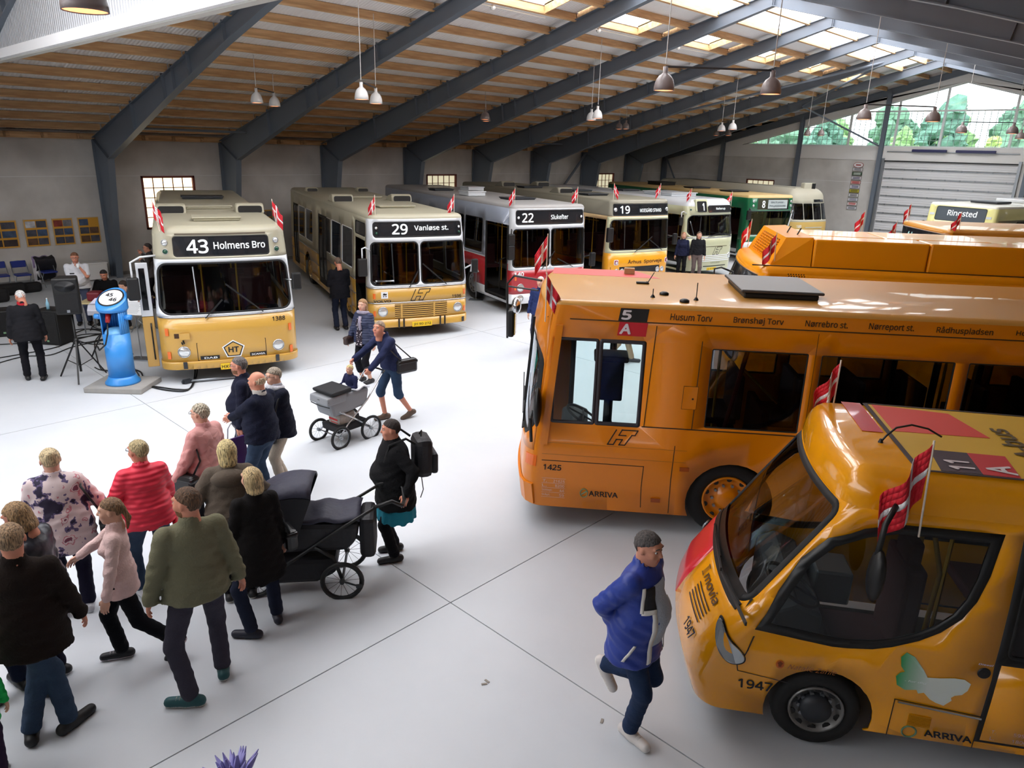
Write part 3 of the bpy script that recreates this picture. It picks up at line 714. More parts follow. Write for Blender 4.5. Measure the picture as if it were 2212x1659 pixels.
o = b.plate('number_plate', b.uf(-.24), b.uf(.24), .24, .36, PLATE, off=.035, n=3); b.text('HX 96 756', b.uf(-.22), .265, .44, .07, off=.042, name='plate_lettering', bold=.01)
mb = MB()
strip2d(mb, [(-.62,.45),(.62,.45),(.62,.79),(-.62,.79)], .012, Matrix.Identity(4)); mb.v = [tuple(b.M(b.uf(x),z,.002)) for x,z,_ in mb.v]; obj('front_flap_line', mb, PANELL, b.root)
pent = [(.2*math.sin(2*PI*k/5), .63+.17*math.cos(2*PI*k/5)) for k in range(5)]
def pent_part(sc_, m, off, nm, root):
    F = b.frame(b.uf(.02),.63,off); return obj(nm, MB().prism([(x*sc_,(z-.63)*sc_) for x,z in pent][::-1], F, .004), m, root)
pp = pent_part(1.08, WHITE, .004, 'pentagon_badge', b.root); pent_part(.95, INK, .009, 'badge_ring', pp); pent_part(.82, YEL, .014, 'badge_face', pp)
b.text('HT', b.uf(.02), .575, .19, .11, INK, off=.024, align='C', name='badge_lettering', bold=.03)
for u0, t, w_ in ((-.56,'DAB',.3),(.33,'SCANIA',.27)):
    z_ = .462; b.plate('maker_badge', u0-.02, u0+w_+.02, z_, z_+.07, INK, off=.004); b.text(t, u0+(.05 if t == 'DAB' else .01), z_+.018, w_-(.07 if t == 'DAB' else .02), .035, WHITE, off=.018, name='badge_lettering')
for y in (-.85,.82): b.plate('bumper_reflector', b.uf(y)-.035, b.uf(y)+.035, .2 if 0 else .3, .44, GREYM, off=.035, n=2)
for z_ in (.95,.5):
    b.plate('side_marker', -b.us(.12), -b.us(.06), z_, z_+.14, AMBER, off=.02, n=2); b.plate('side_marker', b.us(.06), b.us(.12), z_-.05, z_+.09, AMBER, off=.02, n=2)
b.plate('socket_flap', b.uf(-.9)+.0, b.uf(-.72), .88, 1.0, YEL, off=.05, n=2); b.plate('charging_socket', b.uf(-.99), b.uf(-.85), .9, .99, mat('brown socket',(62,38,18),.8), off=.004, n=2)
b.wiper(.0-.42,1.27,.12-.3,1.52); b.wiper(.62,1.33,.15,1.75)
b.bar('windscreen_bar', [(b.uf(-.52),1.38),(b.uf(-.55),2.22)], .035, WHT, off=-.03)
b.hatch(1.3,0,.55,.85,SAND); b.hatch(4.1,0,.55,.95,SAND); b.hatch(7.3,0,.6,1.0,GREYM)
b.scoop(2.9,-.8); b.scoop(2.9,.8); b.inside()
b.mirror(-b.uf(1.2)-.0, 2.42, (.1,.42,-.12), -.3, (.09,.2,.42), WHT); b.mirror(b.us(.1), 1.9, (.12,.2,-.1), .2, (.1,.18,.34), CHROME)
d = obj('door_leaf', MB().b2((-.46,-1.5,1.28),(-.42,-1.3,2.28)), WHT, b.root, bevel=.01); obj('door_leaf', MB().b2((-.46,-1.5,.3),(-.42,-1.3,1.27)), YEL, b.root, bevel=.01)
obj('door_glass', MB().b2((-.418,-1.46,1.4),(-.412,-1.36,2.18)), BGL, d); obj('grab_handle', MB().tube([(-.4,-1.36,1.15),(-.36,-1.36,1.1),(-.36,-1.36,.5),(-.4,-1.36,.45)],.014,6), BLACK, d)
oldwheels(b); BUS43 = b
# ---------------------------------------------------------------- number 29
b = Bus('city_bus', 'yellow bus with white front and sand roof showing 29 Vanløse st.', -13.47, 10.93, -20.7, L=11.3, H=2.93, zt=2.82, rr=.16, rc=.24, bulge=.08,
    fx=((.28,0),(1.25,0),(2.35,.08),(2.85,.16)), ins=((.3,0),(1.3,0),(2.8,.07)))
b.gl = BGL; b.body = SAND
b.band('upper_body', 1.23, 3, SAND); b.region('front_mask', [(-b.us(.35),1.23),(b.us(.35),1.23),(b.us(.35),2.9),(-b.us(.35),2.9)], WHT, 'front_mask')
b.band('lower_body', .3, 1.23, YEL); b.band('trim_band', 1.225, 1.25, SILL, off=.006); b.band('trim_strip', .865, .885, SILL, off=.006); b.band('bumper', .2, .475, YEL, off=.016)
side_std(b, gm=WHITE)
b.region('door_panel', b.dens([(4.9,.4),(6.1,.4),(6.1,2.45),(4.9,2.45)],-1), RUB, 'door_frame')
for x in (4.95,5.53): b.win(x,x+.52,.55,2.4,-1,name='door_pane')
b.region('door_panel2', b.dens([(9.6,.4),(10.6,.4),(10.6,2.45),(9.6,2.45)],-1), RUB, 'door_frame')
for x in (9.65,10.1): b.win(x,x+.45,.55,2.4,-1,name='door_pane')
b.region(None, b.dens([(.42,.35),(1.5,.35),(1.5,2.3),(.42,2.3)],-1), None); b.win(.5,1.5,2.38,2.7,-1,m=DEST,name='side_destination_glass')
for x in (2.55,b.L-3.3):
    b.arch(x,.48,.58,1); b.arch(x,.48,.58,-1)
b.fwin(-1.2,-.035,1.29,2.31, WGL, r=.12); b.fwin(.0,1.18,1.29,2.31, WGL, r=.12)
b.fwin(-1.13,1.13,2.4,2.76, DEST, r=.09, name='destination_glass', off=-.004)
b.build(SAND)
b.text('29', b.uf(-.66), 2.47, .38, .24, LETTER, name='route_number', off=.002); b.text('Vanløse st.', b.uf(-.12), 2.55, .87, .125, LETTER, name='destination', off=.002)
for y in (-1.03,1.03):
    for z_ in (2.62,2.5): b.lamp(b.uf(y), z_, .035, 'marker_light', GREENL if z_ < 2.6 else LENS, BLACK)
for y in (-.95,.95): b.lamp(b.uf(y), .67, .105)
b.logo(b.uf(-.27), .91, .5, .27); b.text('1596', b.uf(.8), .91, .25, .08, name='fleet_number'); b.text('VOLVO', b.uf(-1.17)+.02, .895, .42, .055, name='maker_name', bold=.03)
b.plate('sticker', b.uf(-.98), b.uf(-.82), .99, 1.15, WHITE, n=2)
pr = MB().box((0,0,0),(0,0,0)); F = b.frame(b.uf(-.9),1.07,.016); pr.prism([(-.045,.0),(.045,0),(.05,.035),(0,.035),(0,.05),(-.03,.04)], F, .002)
for x in (-.025,.03): pr.prism([(x+.014*math.cos(2*PI*k/10), -.03+.014*math.sin(2*PI*k/10)) for k in range(10)], F, .002)
obj('pram_symbol', pr, INK, b.root)
b.plate('grille_back', b.uf(-.66), b.uf(.66), .5, .84, mat('dark grille slot',(56,36,20),.8), off=.003)
for k in range(7): b.plate('grille_bar', b.uf(-.66), b.uf(.66), .515+k*.048, .54+k*.048, YEL, off=.014)
for y in (-.52,.3): b.plate('grille_post', b.uf(y), b.uf(y)+.04, .5, .84, YEL, off=.016, n=2)
b.plate('number_plate', b.uf(-.25), b.uf(.25), .27, .39, PLATE, off=.04, n=3); b.text('JH 90 272', b.uf(-.22), .295, .44, .07, off=.048, name='plate_lettering', bold=.01)
for y in (-.58,-.46,.46,.58): b.plate('bumper_post', b.uf(y)-.02, b.uf(y)+.02, .27, .5, BLACK, off=.06, n=2)
b.plate('bumper_reflector', b.uf(1.05), b.uf(1.05)+.06, .3, .42, GREYM, off=.04, n=2)
for z_ in (.98,.56):
    for sd in (1,-1): b.plate('side_marker', sd*b.us(.1 if sd < 0 else .04), sd*b.us(.04 if sd < 0 else .1), z_, z_+.13, AMBER, off=.015, n=2)
b.wiper(-.3,1.24,-.62+.5,1.55); b.wiper(.65,1.26,.2,1.65)
b.bar('windscreen_bar', [(b.uf(-.66),1.36),(b.uf(-.68),2.26)], .03, WHT, off=-.03); b.bar('windscreen_bar', [(b.uf(-1.1),1.4),(b.uf(-.66),1.4)], .05, WHT, off=-.03)
b.hatch(2.1,0,.55,.9,SAND,.03); b.hatch(5.6,.1,.55,.9,SAND,.03); b.scoop(4.2,-.85); b.scoop(4.2,.85); b.scoop(8.7,-.85,l=.5,w=.4,h=.16); b.scoop(8.7,.85,l=.5,w=.4,h=.16)
b.inside(); b.mirror(-b.uf(1.2), 2.1, (.12,.22,.05), -.25, (.1,.22,.42), WHT); b.mirror(b.us(.12), 1.6, (.15,.22,.05), .15, (.1,.16,.34), WHT); oldwheels(b, YEL); BUS29 = b
# ---------------------------------------------------------------- number 22
b = Bus('city_bus', 'dark red and grey bus showing 22 Slukefter, front door open', -13.41, 15.58, -17.2, L=10.6, H=3.0, zt=2.9, rr=.14, rc=.16, bulge=.04, fx=((.28,0),(1.2,0),(2.4,.06),(2.9,.1)), ins=((.3,0),(1.3,0),(2.9,.05)))
b.gl = BGL; b.body = GREYR; GSIDE = paint('grey blue bus side', (150,158,172))
b.band('upper_body', 1.4, 3.1, GSIDE); b.region('front_mask', [(-b.us(.25),1.22),(b.us(.25),1.22),(b.us(.25),2.95),(-b.us(.25),2.95)], WHT, 'front_mask')
b.region('red_side', [(b.us(.25),.5),(b.U[-1]+1,.5),(b.U[-1]+1,1.42),(b.us(.25),1.42)], REDP, 'lower_body'); b.region('red_side2', [(-b.U[-1]-1,.5),(-b.us(.25),.5),(-b.us(.25),1.42),(-b.U[-1]-1,1.42)], REDP, 'lower_body')
b.region('red_front', [(-b.us(.25),.56),(b.us(.25),.56),(b.us(.25),1.22),(-b.us(.25),1.22)], REDP, 'front_panel'); b.band('skirt', .2, .56, WHT)
b.region('pale_line', [(-b.U[-1]-1,1.4),(-b.us(.25),1.4),(-b.us(.25),1.43),(-b.U[-1]-1,1.43)], WHT, 'trim_strip')
for x in [1.9+1.3*i for i in range(7)]:
    b.win(x,x+1.2,1.5,2.5,1); b.win(x,x+1.2,1.5,2.5,-1)
b.win(.5,1.7,1.4,2.5,1)
b.region(None, b.dens([(.3,.35),(1.65,.35),(1.65,2.45),(.3,2.45)],-1), None)
for x in (2.9,b.L-3.2): b.arch(x,.48,.56,1); b.arch(x,.48,.56,-1)
b.fwin(-1.2,-.03,1.3,2.36, WGL, r=.1); b.fwin(.0,1.2,1.3,2.36, WGL, r=.1); b.fwin(-1.12,1.12,2.46,2.86, DEST, r=.08, name='destination_glass', off=-.004)
b.build(GREYR)
b.text('22', b.uf(-.92), 2.53, .36, .25, LETTER, name='route_number', off=.002); b.text('Slukefter', b.uf(.0), 2.6, .58, .13, LETTER, name='destination', off=.002)
for y in (-1.03,1.03): b.lamp(b.uf(y), 2.66, .04, 'marker_light', WHITE, BLACK)
for y in (-.95,.95):
    b.lamp(b.uf(y), .74, .1); b.lamp(b.uf(y), .44, .09, 'fog_light')
b.text('140', b.uf(-1.15), 1.06, .3, .12, WHITE, name='fleet_number', bold=.04); b.text('140', b.uf(.85), 1.06, .3, .12, WHITE, name='fleet_number', bold=.04)
for sd in (1,-1):
    for z_ in (.95,.68): b.plate('side_marker', sd*b.us(.0) if sd < 0 else b.us(-.03), sd*b.us(-.05) if sd < 0 else b.us(.02), z_, z_+.12, AMBER, off=.012, n=2)
fd = obj('door_frame', MB().tube([(-1.65,-1.22,.4),(-1.65,-1.22,2.45)],.03,6).tube([(-.3,-1.24,.4),(-.3,-1.24,2.45)],.03,6).tube([(-1.0,-1.1,.5),(-1.0,-1.1,1.4),(-.7,-1.1,1.5)],.02,6).box((-1.0,-.9,.42),(1.3,.7,.06)), BLACK, b.root)
b.wiper(-.3,1.24,.0,1.6); b.wiper(.75,1.26,.35,1.45); b.bar('windscreen_bar', [(b.uf(-.72),1.36),(b.uf(-.74),2.3)], .03, WHT, off=-.03)
b.hatch(2.2,.1,.6,.9,GREYM,.03); b.hatch(3.9,-.6,.7,.6,WHT,.12); b.hatch(6.4,.6,.7,.6,WHT,.12); b.hatch(6.6,-.5,.6,.7,GREYM,.04); b.inside(); b.mirror(-b.uf(1.22), 2.3, (.22,.14,.0), -.1, (.12,.2,.3)); b.mirror(-b.uf(1.22), 2.0, (.22,.14,.0), -.1, (.12,.2,.4)); b.mirror(b.uf(1.22), 1.5, (.2,.16,.0), .1, (.12,.16,.4)); oldwheels(b); BUS22 = b
# ---------------------------------------------------------------- number 19
ORG19 = paint('amber bus paint', (226,158,34))
b = Bus('city_bus', 'yellow and cream bus showing 19 Moesgård Strand, named Århus Sporveje', -13.22, 19.84, -17.4, L=11.4, H=3.03, zt=2.95, rr=.14, rc=.22, bulge=.1, fx=((.28,0),(1.35,0),(2.4,.06),(2.95,.14)), ins=((.3,0),(1.3,0),(2.9,.08)))
BEIGE = paint('beige bus side', (206,176,130), .4, .2); OLV = paint('olive grey roof', (138,134,118), .5, .2)
b.gl = BGL; b.body = OLV
b.band('upper_body', 1.38, 2.56, BEIGE); b.band('roof_band', 2.52, 3.1, OLV); b.region('front_mask', [(-b.us(.3),1.38),(b.us(.3),1.38),(b.us(.3),2.5),(-b.us(.3),2.5)], CREAMP, 'windscreen_surround')
b.band('lower_body', .2, 1.38, ORG19)
side_std(b); b.region(None, b.dens([(.4,.35),(1.6,.35),(1.6,2.4),(.4,2.4)],-1), None)
for x in (2.55,b.L-3.3): b.arch(x,.48,.58,1); b.arch(x,.48,.58,-1)
b.fwin(-1.2,1.2,1.46,2.42, WGL, r=.12); b.fwin(-1.14,1.16,2.53,2.9, DEST, r=.05, name='destination_glass', off=-.004)
b.build(OLV)
b.text('19', b.uf(-.87), 2.6, .36, .24, LETTER, name='route_number', off=.002); b.text('MOESGÅRD STRAND', b.uf(-.12), 2.64, .9, .13, LETTER, name='destination', off=.002)
for y in (-1.04,1.04): b.lamp(b.uf(y), 2.72, .055, 'marker_light')
b.text('Århus  Sporveje', b.uf(-.52), 1.0, 1.42, .16, mat('brown print',(70,36,22),.6), name='operator_name')
for y in (-.95,1.12): b.plate('town_crest', b.uf(y)-.08, b.uf(y)+.08, 1.0, 1.17, WHITE, n=2, r=.03); b.plate('crest_field', b.uf(y)-.06, b.uf(y)+.06, 1.02, 1.15, mat('crest red',(150,60,80),.6), off=.018, n=2, r=.03)
for y in (-.95,1.12):
    F = b.frame(b.uf(y),1.08,.03); mb = MB()
    for x0,x1,z0,z1 in ((-.035,-.015,-.04,.03),(-.01,.01,-.04,.045),(.015,.035,-.04,.03),(-.035,.035,-.04,-.02)): mb.prism([(x0,z0),(x1,z0),(x1,z1),(x0,z1)],F,.003)
    obj('crest_castle', mb, WHITE, b.root)
b.plate('grille_back', b.uf(-1.13), b.uf(1.13), .66, .94, mat('black grille',(26,26,28),.6), off=.004)
for k in range(7): b.bar('grille_bar', [(b.uf(-.62),.69+k*.036),(b.uf(.62),.69+k*.036)], .012, GREYM, off=.02)
for y in (-.92,-.72,.72,.93): b.lamp(b.uf(y), .8, .075, off=.01)
b.wiper(-.3,1.4,.2,1.75); b.wiper(.85,1.42,.4,1.7); b.bar('windscreen_bar', [(b.uf(-.66),1.52),(b.uf(-.68),2.36)], .03, WHT, off=-.03)
for x, y in ((2.2,-.5),(4.3,.3),(6.5,-.5)): b.hatch(x,y,.6,.8,GREYM,.04)
b.scoop(3.4,-.8); b.scoop(7.6,.8); b.scoop(7.6,-.8); b.inside(); b.mirror(-b.uf(1.2), 2.2, (.25,.18,.05), -.1, (.12,.22,.45)); b.mirror(b.us(.1), 1.8, (.18,.16,.0), .1, (.1,.16,.36)); oldwheels(b); BUS19 = b
# ---------------------------------------------------------------- number 1
b = Bus('city_bus', 'pale green cream bus showing 1 Ballerup, number box raised above the roof', -13.47, 24.95, -15, L=10.5, H=2.88, zt=2.62, rr=.35, rc=.4, bulge=.14, fx=((.28,.02),(.5,0),(1.5,0),(2.35,.12),(2.7,.22)), ins=((.3,0),(1.3,0),(2.6,.1)))
b.gl = BGL; b.body = CREAMP
b.band('body', .2, 2.7, CREAMP); side_std(b); b.region(None, b.dens([(.5,.35),(1.6,.35),(1.6,2.3),(.5,2.3)],-1), None)
b.band('belt_strip', 1.49, 1.52, SILL, off=.006)
for x in (2.55,b.L-3.3): b.arch(x,.48,.58,1); b.arch(x,.48,.58,-1)
b.fwin(-1.18,1.18,1.56,2.32, WGL, r=.2)
b.build(WHT)
F = b.frame(b.uf(-.55),2.6,.01)
nb = obj('number_box', MB().prism(rrect(-.27,.27,-.2,.25,.06), b.frame(b.uf(-.62),2.6,-.12), .16), CREAMP, b.root, bevel=.02)
obj('number_glass', MB().prism(rrect(-.22,.22,-.18,.21,.05), b.frame(b.uf(-.62),2.6,.041), .006), DEST, nb)
v, f = text2d('1', .09, .28, .04); Fq = b.frame(b.uf(-.62),2.6,.05); obj('route_number', ([tuple(Fq @ Vector((x+.02,y-.13,e))) for x,y,e in v], f), LETTER, nb)
db = obj('destination_box', MB().prism(rrect(-.6,.6,-.13,.13,.06), b.frame(b.uf(.28),2.52,.0), .03), DEST, b.root)
Fq = b.frame(b.uf(.28),2.52,.035); v, f = text2d('Ballerup', .5, .1, .02); obj('destination', ([tuple(Fq @ Vector((x-.2,y-.04,e))) for x,y,e in v], f), LETTER, b.root)
for y in (-1.08,1.1):
    b.lamp(b.uf(y), 2.5, .035, 'marker_light', GREENL)
b.logo(b.uf(.0), .86, .5, .28, lw=.02); b.plate('front_panel_line', b.uf(-.9), b.uf(1.0), 1.16, 1.175, PANELL, off=.007)
for k in range(4): b.plate('grille_bar', b.uf(-.5), b.uf(.95), .62+k*.065, .65+k*.065, WHITE, off=.014)
b.text('LEYLAND', b.uf(-.05), .54, .5, .04, mat('grey print',(120,120,100),.6), name='maker_name')
b.plate('bumper_slot', b.uf(-.4), b.uf(.8), .42, .45, BLACK, off=.004); b.plate('number_plate', b.uf(-.2), b.uf(.28), .28, .38, PLATE, off=.01, n=3); b.text('JL 97 050', b.uf(-.18), .3, .42, .06, off=.02, name='plate_lettering', bold=.01)
for y in (-.85,.98): b.lamp(b.uf(y), .8, .1)
for u0,u1 in ((-.35,.1),(.9,.35),(1.0,.55)): b.wiper(u0,1.53,u1,1.63)
b.bar('windscreen_bar', [(b.uf(-.7),1.6),(b.uf(-.62),2.26)], .03, WHT, off=-.03); b.bar('windscreen_bar', [(b.uf(-.95),1.6),(b.uf(-1.1),2.1)], .03, WHT, off=-.03)
b.hatch(2.6,0,1.6,1.3,WHT,.1); b.hatch(5.3,0,.7,.9,GREYM,.04); b.inside(); b.mirror(-b.uf(1.2), 2.35, (.05,.3,.05), -.2, (.08,.18,.3), WHT); oldwheels(b); BUS1 = b
# ---------------------------------------------------------------- number 8 (green)
b = Bus('city_bus', 'dark green bus showing 8 and a white destination card', -14.01, 30.68, -22, L=11.6, H=2.86, zt=2.74, rr=.12, rc=.12, bulge=.03, fx=((0,0),(2.2,.03),(2.8,.05)))
b.gl = BGL; b.body = GRN; TAN = paint('sandy roof paint', (206,176,120), .5, .1)
b.band('body', .55, 2.9, GRN); b.band('skirt', .2, .9, WHT); b.region('green_side', [(b.us(.2),.4),(b.U[-1],.4),(b.U[-1],1),(b.us(.2),1)], GRN, 'body_side'); b.region('green_side2', [(-b.U[-1],.4),(-b.us(.2),.4),(-b.us(.2),1),(-b.U[-1],1)], GRN, 'body_side')
side_std(b); b.region(None, b.dens([(.5,.35),(1.6,.35),(1.6,2.3),(.5,2.3)],-1), None)
for x in (2.55,b.L-3.3): b.arch(x,.48,.58,1); b.arch(x,.48,.58,-1)
b.fwin(-1.15,1.15,1.2,2.2, WGL, r=.08); b.fwin(-.76,.98,2.25,2.72, DEST, r=.03, name='destination_glass', off=-.004, gk=.01)
b.build(TAN)
b.text('8', b.uf(-.52), 2.33, .17, .3, LETTER, name='route_number', off=.002, bold=.03)
b.plate('destination_card', b.uf(-.2), b.uf(.88), 2.3, 2.66, mat('pale card',(176,186,186),.6), off=.01, th=.008)
b.text('BALTI JAAM -', b.uf(-.05), 2.51, .75, .09, mat('grey print2',(90,100,104),.6), off=.02, name='destination'); b.text('PALJASSAARE', b.uf(-.12), 2.36, .9, .09, mat('grey print2'), off=.02, name='destination')
for y in (-.98,1.1):
    for z_ in (2.6,2.42): b.lamp(b.uf(y), z_, .05, 'marker_light')
b.hatch(2.5,0,.8,1.0,GREYM,.04); b.hatch(5.2,0,.8,1.0,GREYM,.04); b.hatch(8.2,0,1.2,.9,BLACK,.15); b.inside(); b.mirror(-b.uf(1.1), 2.2, (.2,.25,.1), -.1, (.1,.2,.4)); b.bar('mirror_post', [(b.uf(1.1),2.1),(b.uf(.9),1.3)], .05, WHT, off=.12); oldwheels(b); BUS8 = b
# ---------------------------------------------------------------- old cream bus by the gable
b = Bus('vintage_bus', 'old rounded cream and yellow bus beside the gable wall', -13.9, 35.2, -20, L=11, H=3.05, zt=2.55, rr=.6, rc=.5, bulge=.2, fx=((.3,0),(1.5,.02),(2.5,.3),(2.7,.4)), ins=((.3,0),(1.3,0),(2.6,.12)))
b.gl = BGL; b.body = OLDC; OLDY = paint('faded yellow paint', (204,170,96), .6, .1)
b.band('upper_body', 1.5, 2.7, OLDC); b.band('lower_body', .2, 1.52, OLDY); side_std(b, z0=1.6, z1=2.35)
for x in (2.55,b.L-3.3): b.arch(x,.48,.58,1); b.arch(x,.48,.58,-1)
for y0,y1 in ((-1.15,-.6),(-.57,-.02),(.02,.57),(.6,1.15)): b.fwin(y0,y1,1.62,2.36, WGL, r=.06, gk=.025)
b.build(OLDC)
nb = obj('route_box', MB().box((-.85,.2,3.1),(.25,.75,.36)), OLDC, b.root, bevel=.04); obj('route_glass', MB().box((-.72,.42,3.12),(.01,.24,.28)), DEST, nb)
b.plate('destination_glass', b.uf(.1), b.uf(.8), 2.42, 2.54, DEST, off=.02)
for k in range(3): b.plate('grille_bar', b.uf(-.5), b.uf(.6), 1.0+k*.12, 1.05+k*.12, OLDC, off=.02)
for y in (-.85,.95): b.lamp(b.uf(y), .9, .12)
b.text('180', b.uf(-.95), 1.25, .25, .13, WHITE, name='fleet_number'); b.mirror(-b.uf(1.1), 2.0, (.15,.2,.0), -.1, (.06,.14,.26), WHT); b.inside(); oldwheels(b); BUSOLD = b
# ================================================================ buses on the right
GRF = mat('dark grey window frame', (58,54,58), .4, .3)
# ---- 5A
b = Bus('city_bus', 'orange yellow bus marked 5A along its side, facing the open floor', -6.26, 6.82, 218, L=12, H=2.84, zb=.28, zt=2.79, rr=.08, rc=.24, bulge=.14,
    fx=((.28,.04),(.6,0),(1.1,.03),(2.5,.14),(2.79,.2)), ins=((.3,.0),(1.4,0),(2.74,.03)))
b.gl = BGL; b.body = ORG; O5 = b.xc-.02
X5 = .35
b.band('side_body', .2, 2.9, ORG)
b.region('front_mask', [(-b.us(.28),1.0),(b.us(.28),1.0),(b.us(.28),2.8),(-b.us(.28),2.8)], ORG, 'front_corner_panel', off=.004)
def w5(x0,x1,z0,z1,**k): b.win(X5+x0,X5+x1,z0,z1,1,**k)
w5(1.86,2.91,1.43,2.37, r=.02, gk=.012); w5(3.05,4.46,1.45,2.36, r=.02, gk=.012); w5(4.6,6.0,1.45,2.36, r=.02, gk=.012); w5(6.2,7.6,1.45,2.36, r=.02, gk=.012); w5(7.8,9.2,1.45,2.36,r=.02, gk=.012)
for x in (1.9,3.4,6.2,7.7): b.win(X5+x,X5+x+1.35,1.4,2.36,-1,r=.03)
for x in (.25,4.85):
    b.region('door_frame', b.dens([(X5+x,.35),(X5+x+1.25,.35),(X5+x+1.25,2.45),(X5+x,2.45)],-1), RUB, 'door_frame')
    for k in (0,1): b.win(X5+x+.05+k*.6,X5+x+.6+k*.6,.45,2.4,-1,name='door_pane',m=CGL)
w5(.08,.6,1.38,2.42, r=.03, gk=.035, gm=GRF, m=CGL, name='cab_window'); w5(.6,1.13,1.38,2.42, r=.03, gk=.045, gm=GRF, m=CGL, name='cab_window')
for sd in (1,-1): b.arch(X5+2.25,.48,.51,sd); b.arch(X5+8,.48,.51,sd)
b.fwin(-1.22,1.22,1.12,2.38, CGL, r=.3, gk=.05, seg=8)
TANR = paint('yellow roof paint with sky sheen', (204,148,70), .4, .3)  # sky reflection on the roof is put into this paler yellow
b.build(TANR)
def t5(t,x0,x1,z,h,m=INK,**k): b.text(t, b.us(X5+x0,z), z, b.us(X5+x1,z)-b.us(X5+x0,z), h, m, **k)
def p5(nm,x0,x1,z0,z1,m,**k): b.plate(nm, b.us(X5+x0,z0), b.us(X5+x1,z0), z0, z1, m, **k)
p5('number_panel',.79,1.11,2.63,2.785,INK,off=.004,th=.002); p5('letter_panel',.79,1.11,2.47,2.63,RED,off=.004,th=.002)
t5('5',.82,.93,2.655,.11,CREAMW:=mat('off white print',(222,212,214),.6),off=.008,name='route_number',bold=.04); t5('A',.81,.94,2.49,.12,CREAMW,off=.008,name='route_letter',bold=.04)
for t,x0,x1 in (('Husum Torv',1.36,1.82),('Brønshøj Torv',2.05,2.59),('Nørrebro st.',2.82,3.27),('Nørreport st.',3.49,3.96),('Rådhuspladsen',4.19,4.77),('Hovedbanegården',5.0,5.7)):
    t5(t,x0,x1,2.675 if 'j' not in t and 'p' not in t else 2.66,.075 if 'j' not in t and 'p' not in t else .09,mat('brown black print',(58,34,16),.6),name='stop_name',bold=.015)
p5('gutter_line',-.02,9,2.628,2.64,PANELL,off=.006,n=30,th=.004); p5('belt_line',1.15,9,1.39,1.402,INK,off=.003,n=20,th=.002)
p5('flap_line',0,1.22,.885,.895,PANELL,off=.002,th=.002); p5('flap_line',1.215,1.225,.35,.89,PANELL,off=.002,n=1,th=.002); p5('panel_line',1.55,1.56,.3,1.18,PANELL,off=.002,n=1,th=.002)
p5('panel_line',1.17,1.18,1.4,2.6,PANELL,off=.002,n=1,th=.002); p5('panel_line',1.72,1.73,1.4,2.45,PANELL,off=.002,n=1,th=.002); p5('panel_line',2.98,2.985,1.4,2.6,PANELL,off=.002,n=1,th=.002)
for z in (.97,1.12): p5('panel_line',0,1.7,z,z+.006,mat('faint panel line',(170,104,20),.5),off=.002,th=.002)
p5('front_pillar',-.02,.06,1.1,2.56,ORG,off=.02,n=2,th=.02)
b.logo(b.us(X5+.77,1.15),1.15,.34,.19,lw=.014); t5('1425',.02,.24,.765,.075,name='fleet_number')
PINKW = mat('faded pink print',(228,190,170),.6)
for i,(a,c) in enumerate((('T.','21625'),('L.','8200'),('Siddepl.','44'),('Ståpl.','59'))):
    z = .605-i*.062; t5(a,.02,.05+.012*len(a),z,.035,PINKW,bold=.01,name='capacity_text'); t5(c,.29-.028*len(c),.29,z,.035,PINKW,bold=.01,name='capacity_text')
    p5('table_line',.01,.3,z-.015,z-.011,PINKW,off=.004,th=.001)
p5('table_line',.01,.3,.655,.659,PINKW,off=.004,th=.001)
t5('ARRIVA',.59,.94,.455,.07,name='operator_name',bold=.02)
F = b.frame(b.us(X5+.53,.49),.49,.004); obj('ring_emblem', MB().tube([F @ Vector((.045*math.cos(k*PI/12),.055*math.sin(k*PI/12),0)) for k in range(24)],.006,5,closed=True).tube([F @ Vector((-.03,-.02,0)),F @ Vector((.035,.03,0))],.008,5), mat('grey green emblem',(96,128,96),.5), b.root)
for x,z in ((1.69,.89),(1.39,.46)): p5('side_marker',x-.055,x+.055,z-.025,z+.025,mat('dark amber lens',(150,70,20),.3),off=.012,n=2)
p5('indicator',-.24,-.07,.8,.94,AMBER,off=.008,n=4); p5('lock_flap',1.58,1.75,1.64,1.92,PANELL,off=.002,n=2,th=.001); p5('lock_flap_door',1.585,1.745,1.645,1.915,ORG,off=.006,n=2,th=.003)
p5('lock',1.69,1.71,1.76,1.78,INK,off=.008,n=1)
b.plate('skirt_front', -b.us(.2), b.us(.3), .3, .56, ORG, off=.03, n=20, th=.03)
b.inside(L0=.3); b.wheel(X5+2.25,.48,1,ORG,inset=.1); b.wheel(X5+8,.48,1,ORG,inset=.1); b.wheel(X5+2.25,.48,-1,ORG); b.wheel(X5+8,.48,-1,ORG)
def frontcurve(): pass
tm = obj('ticket_machine', MB().box((-1.15,-.1,1.55),(.35,.3,.55)).box((-1.15,-.1,1.86),(.45,.4,.08)).tube([(-1.15,-.1,.6),(-1.15,-.1,1.3)],.06,8), BLACK, b.root, bevel=.03)
obj('number_display', MB().box((-1.55,1.0,1.1),(.05,.2,.2)), GREYM, b.root)
obj('panel_inside', MB().b2((-3.9,-1.1,1.75),(-3.0,-1.06,2.3)), mat('yellow card',(190,130,12),.6), b.root)
obj('grab_pole', MB().tube([(-2.4,.9,.6),(-2.9,.2,2.5)],.03,8), mat('red handrail',(130,24,34),.4), b.root); obj('grab_pole', MB().tube([(-2.6,-.3,.6),(-2.6,-.3,2.5)],.02,8).tube([(-3.4,-.2,1.3),(-2.9,-.2,1.75)],.02,8), YRAIL, b.root)

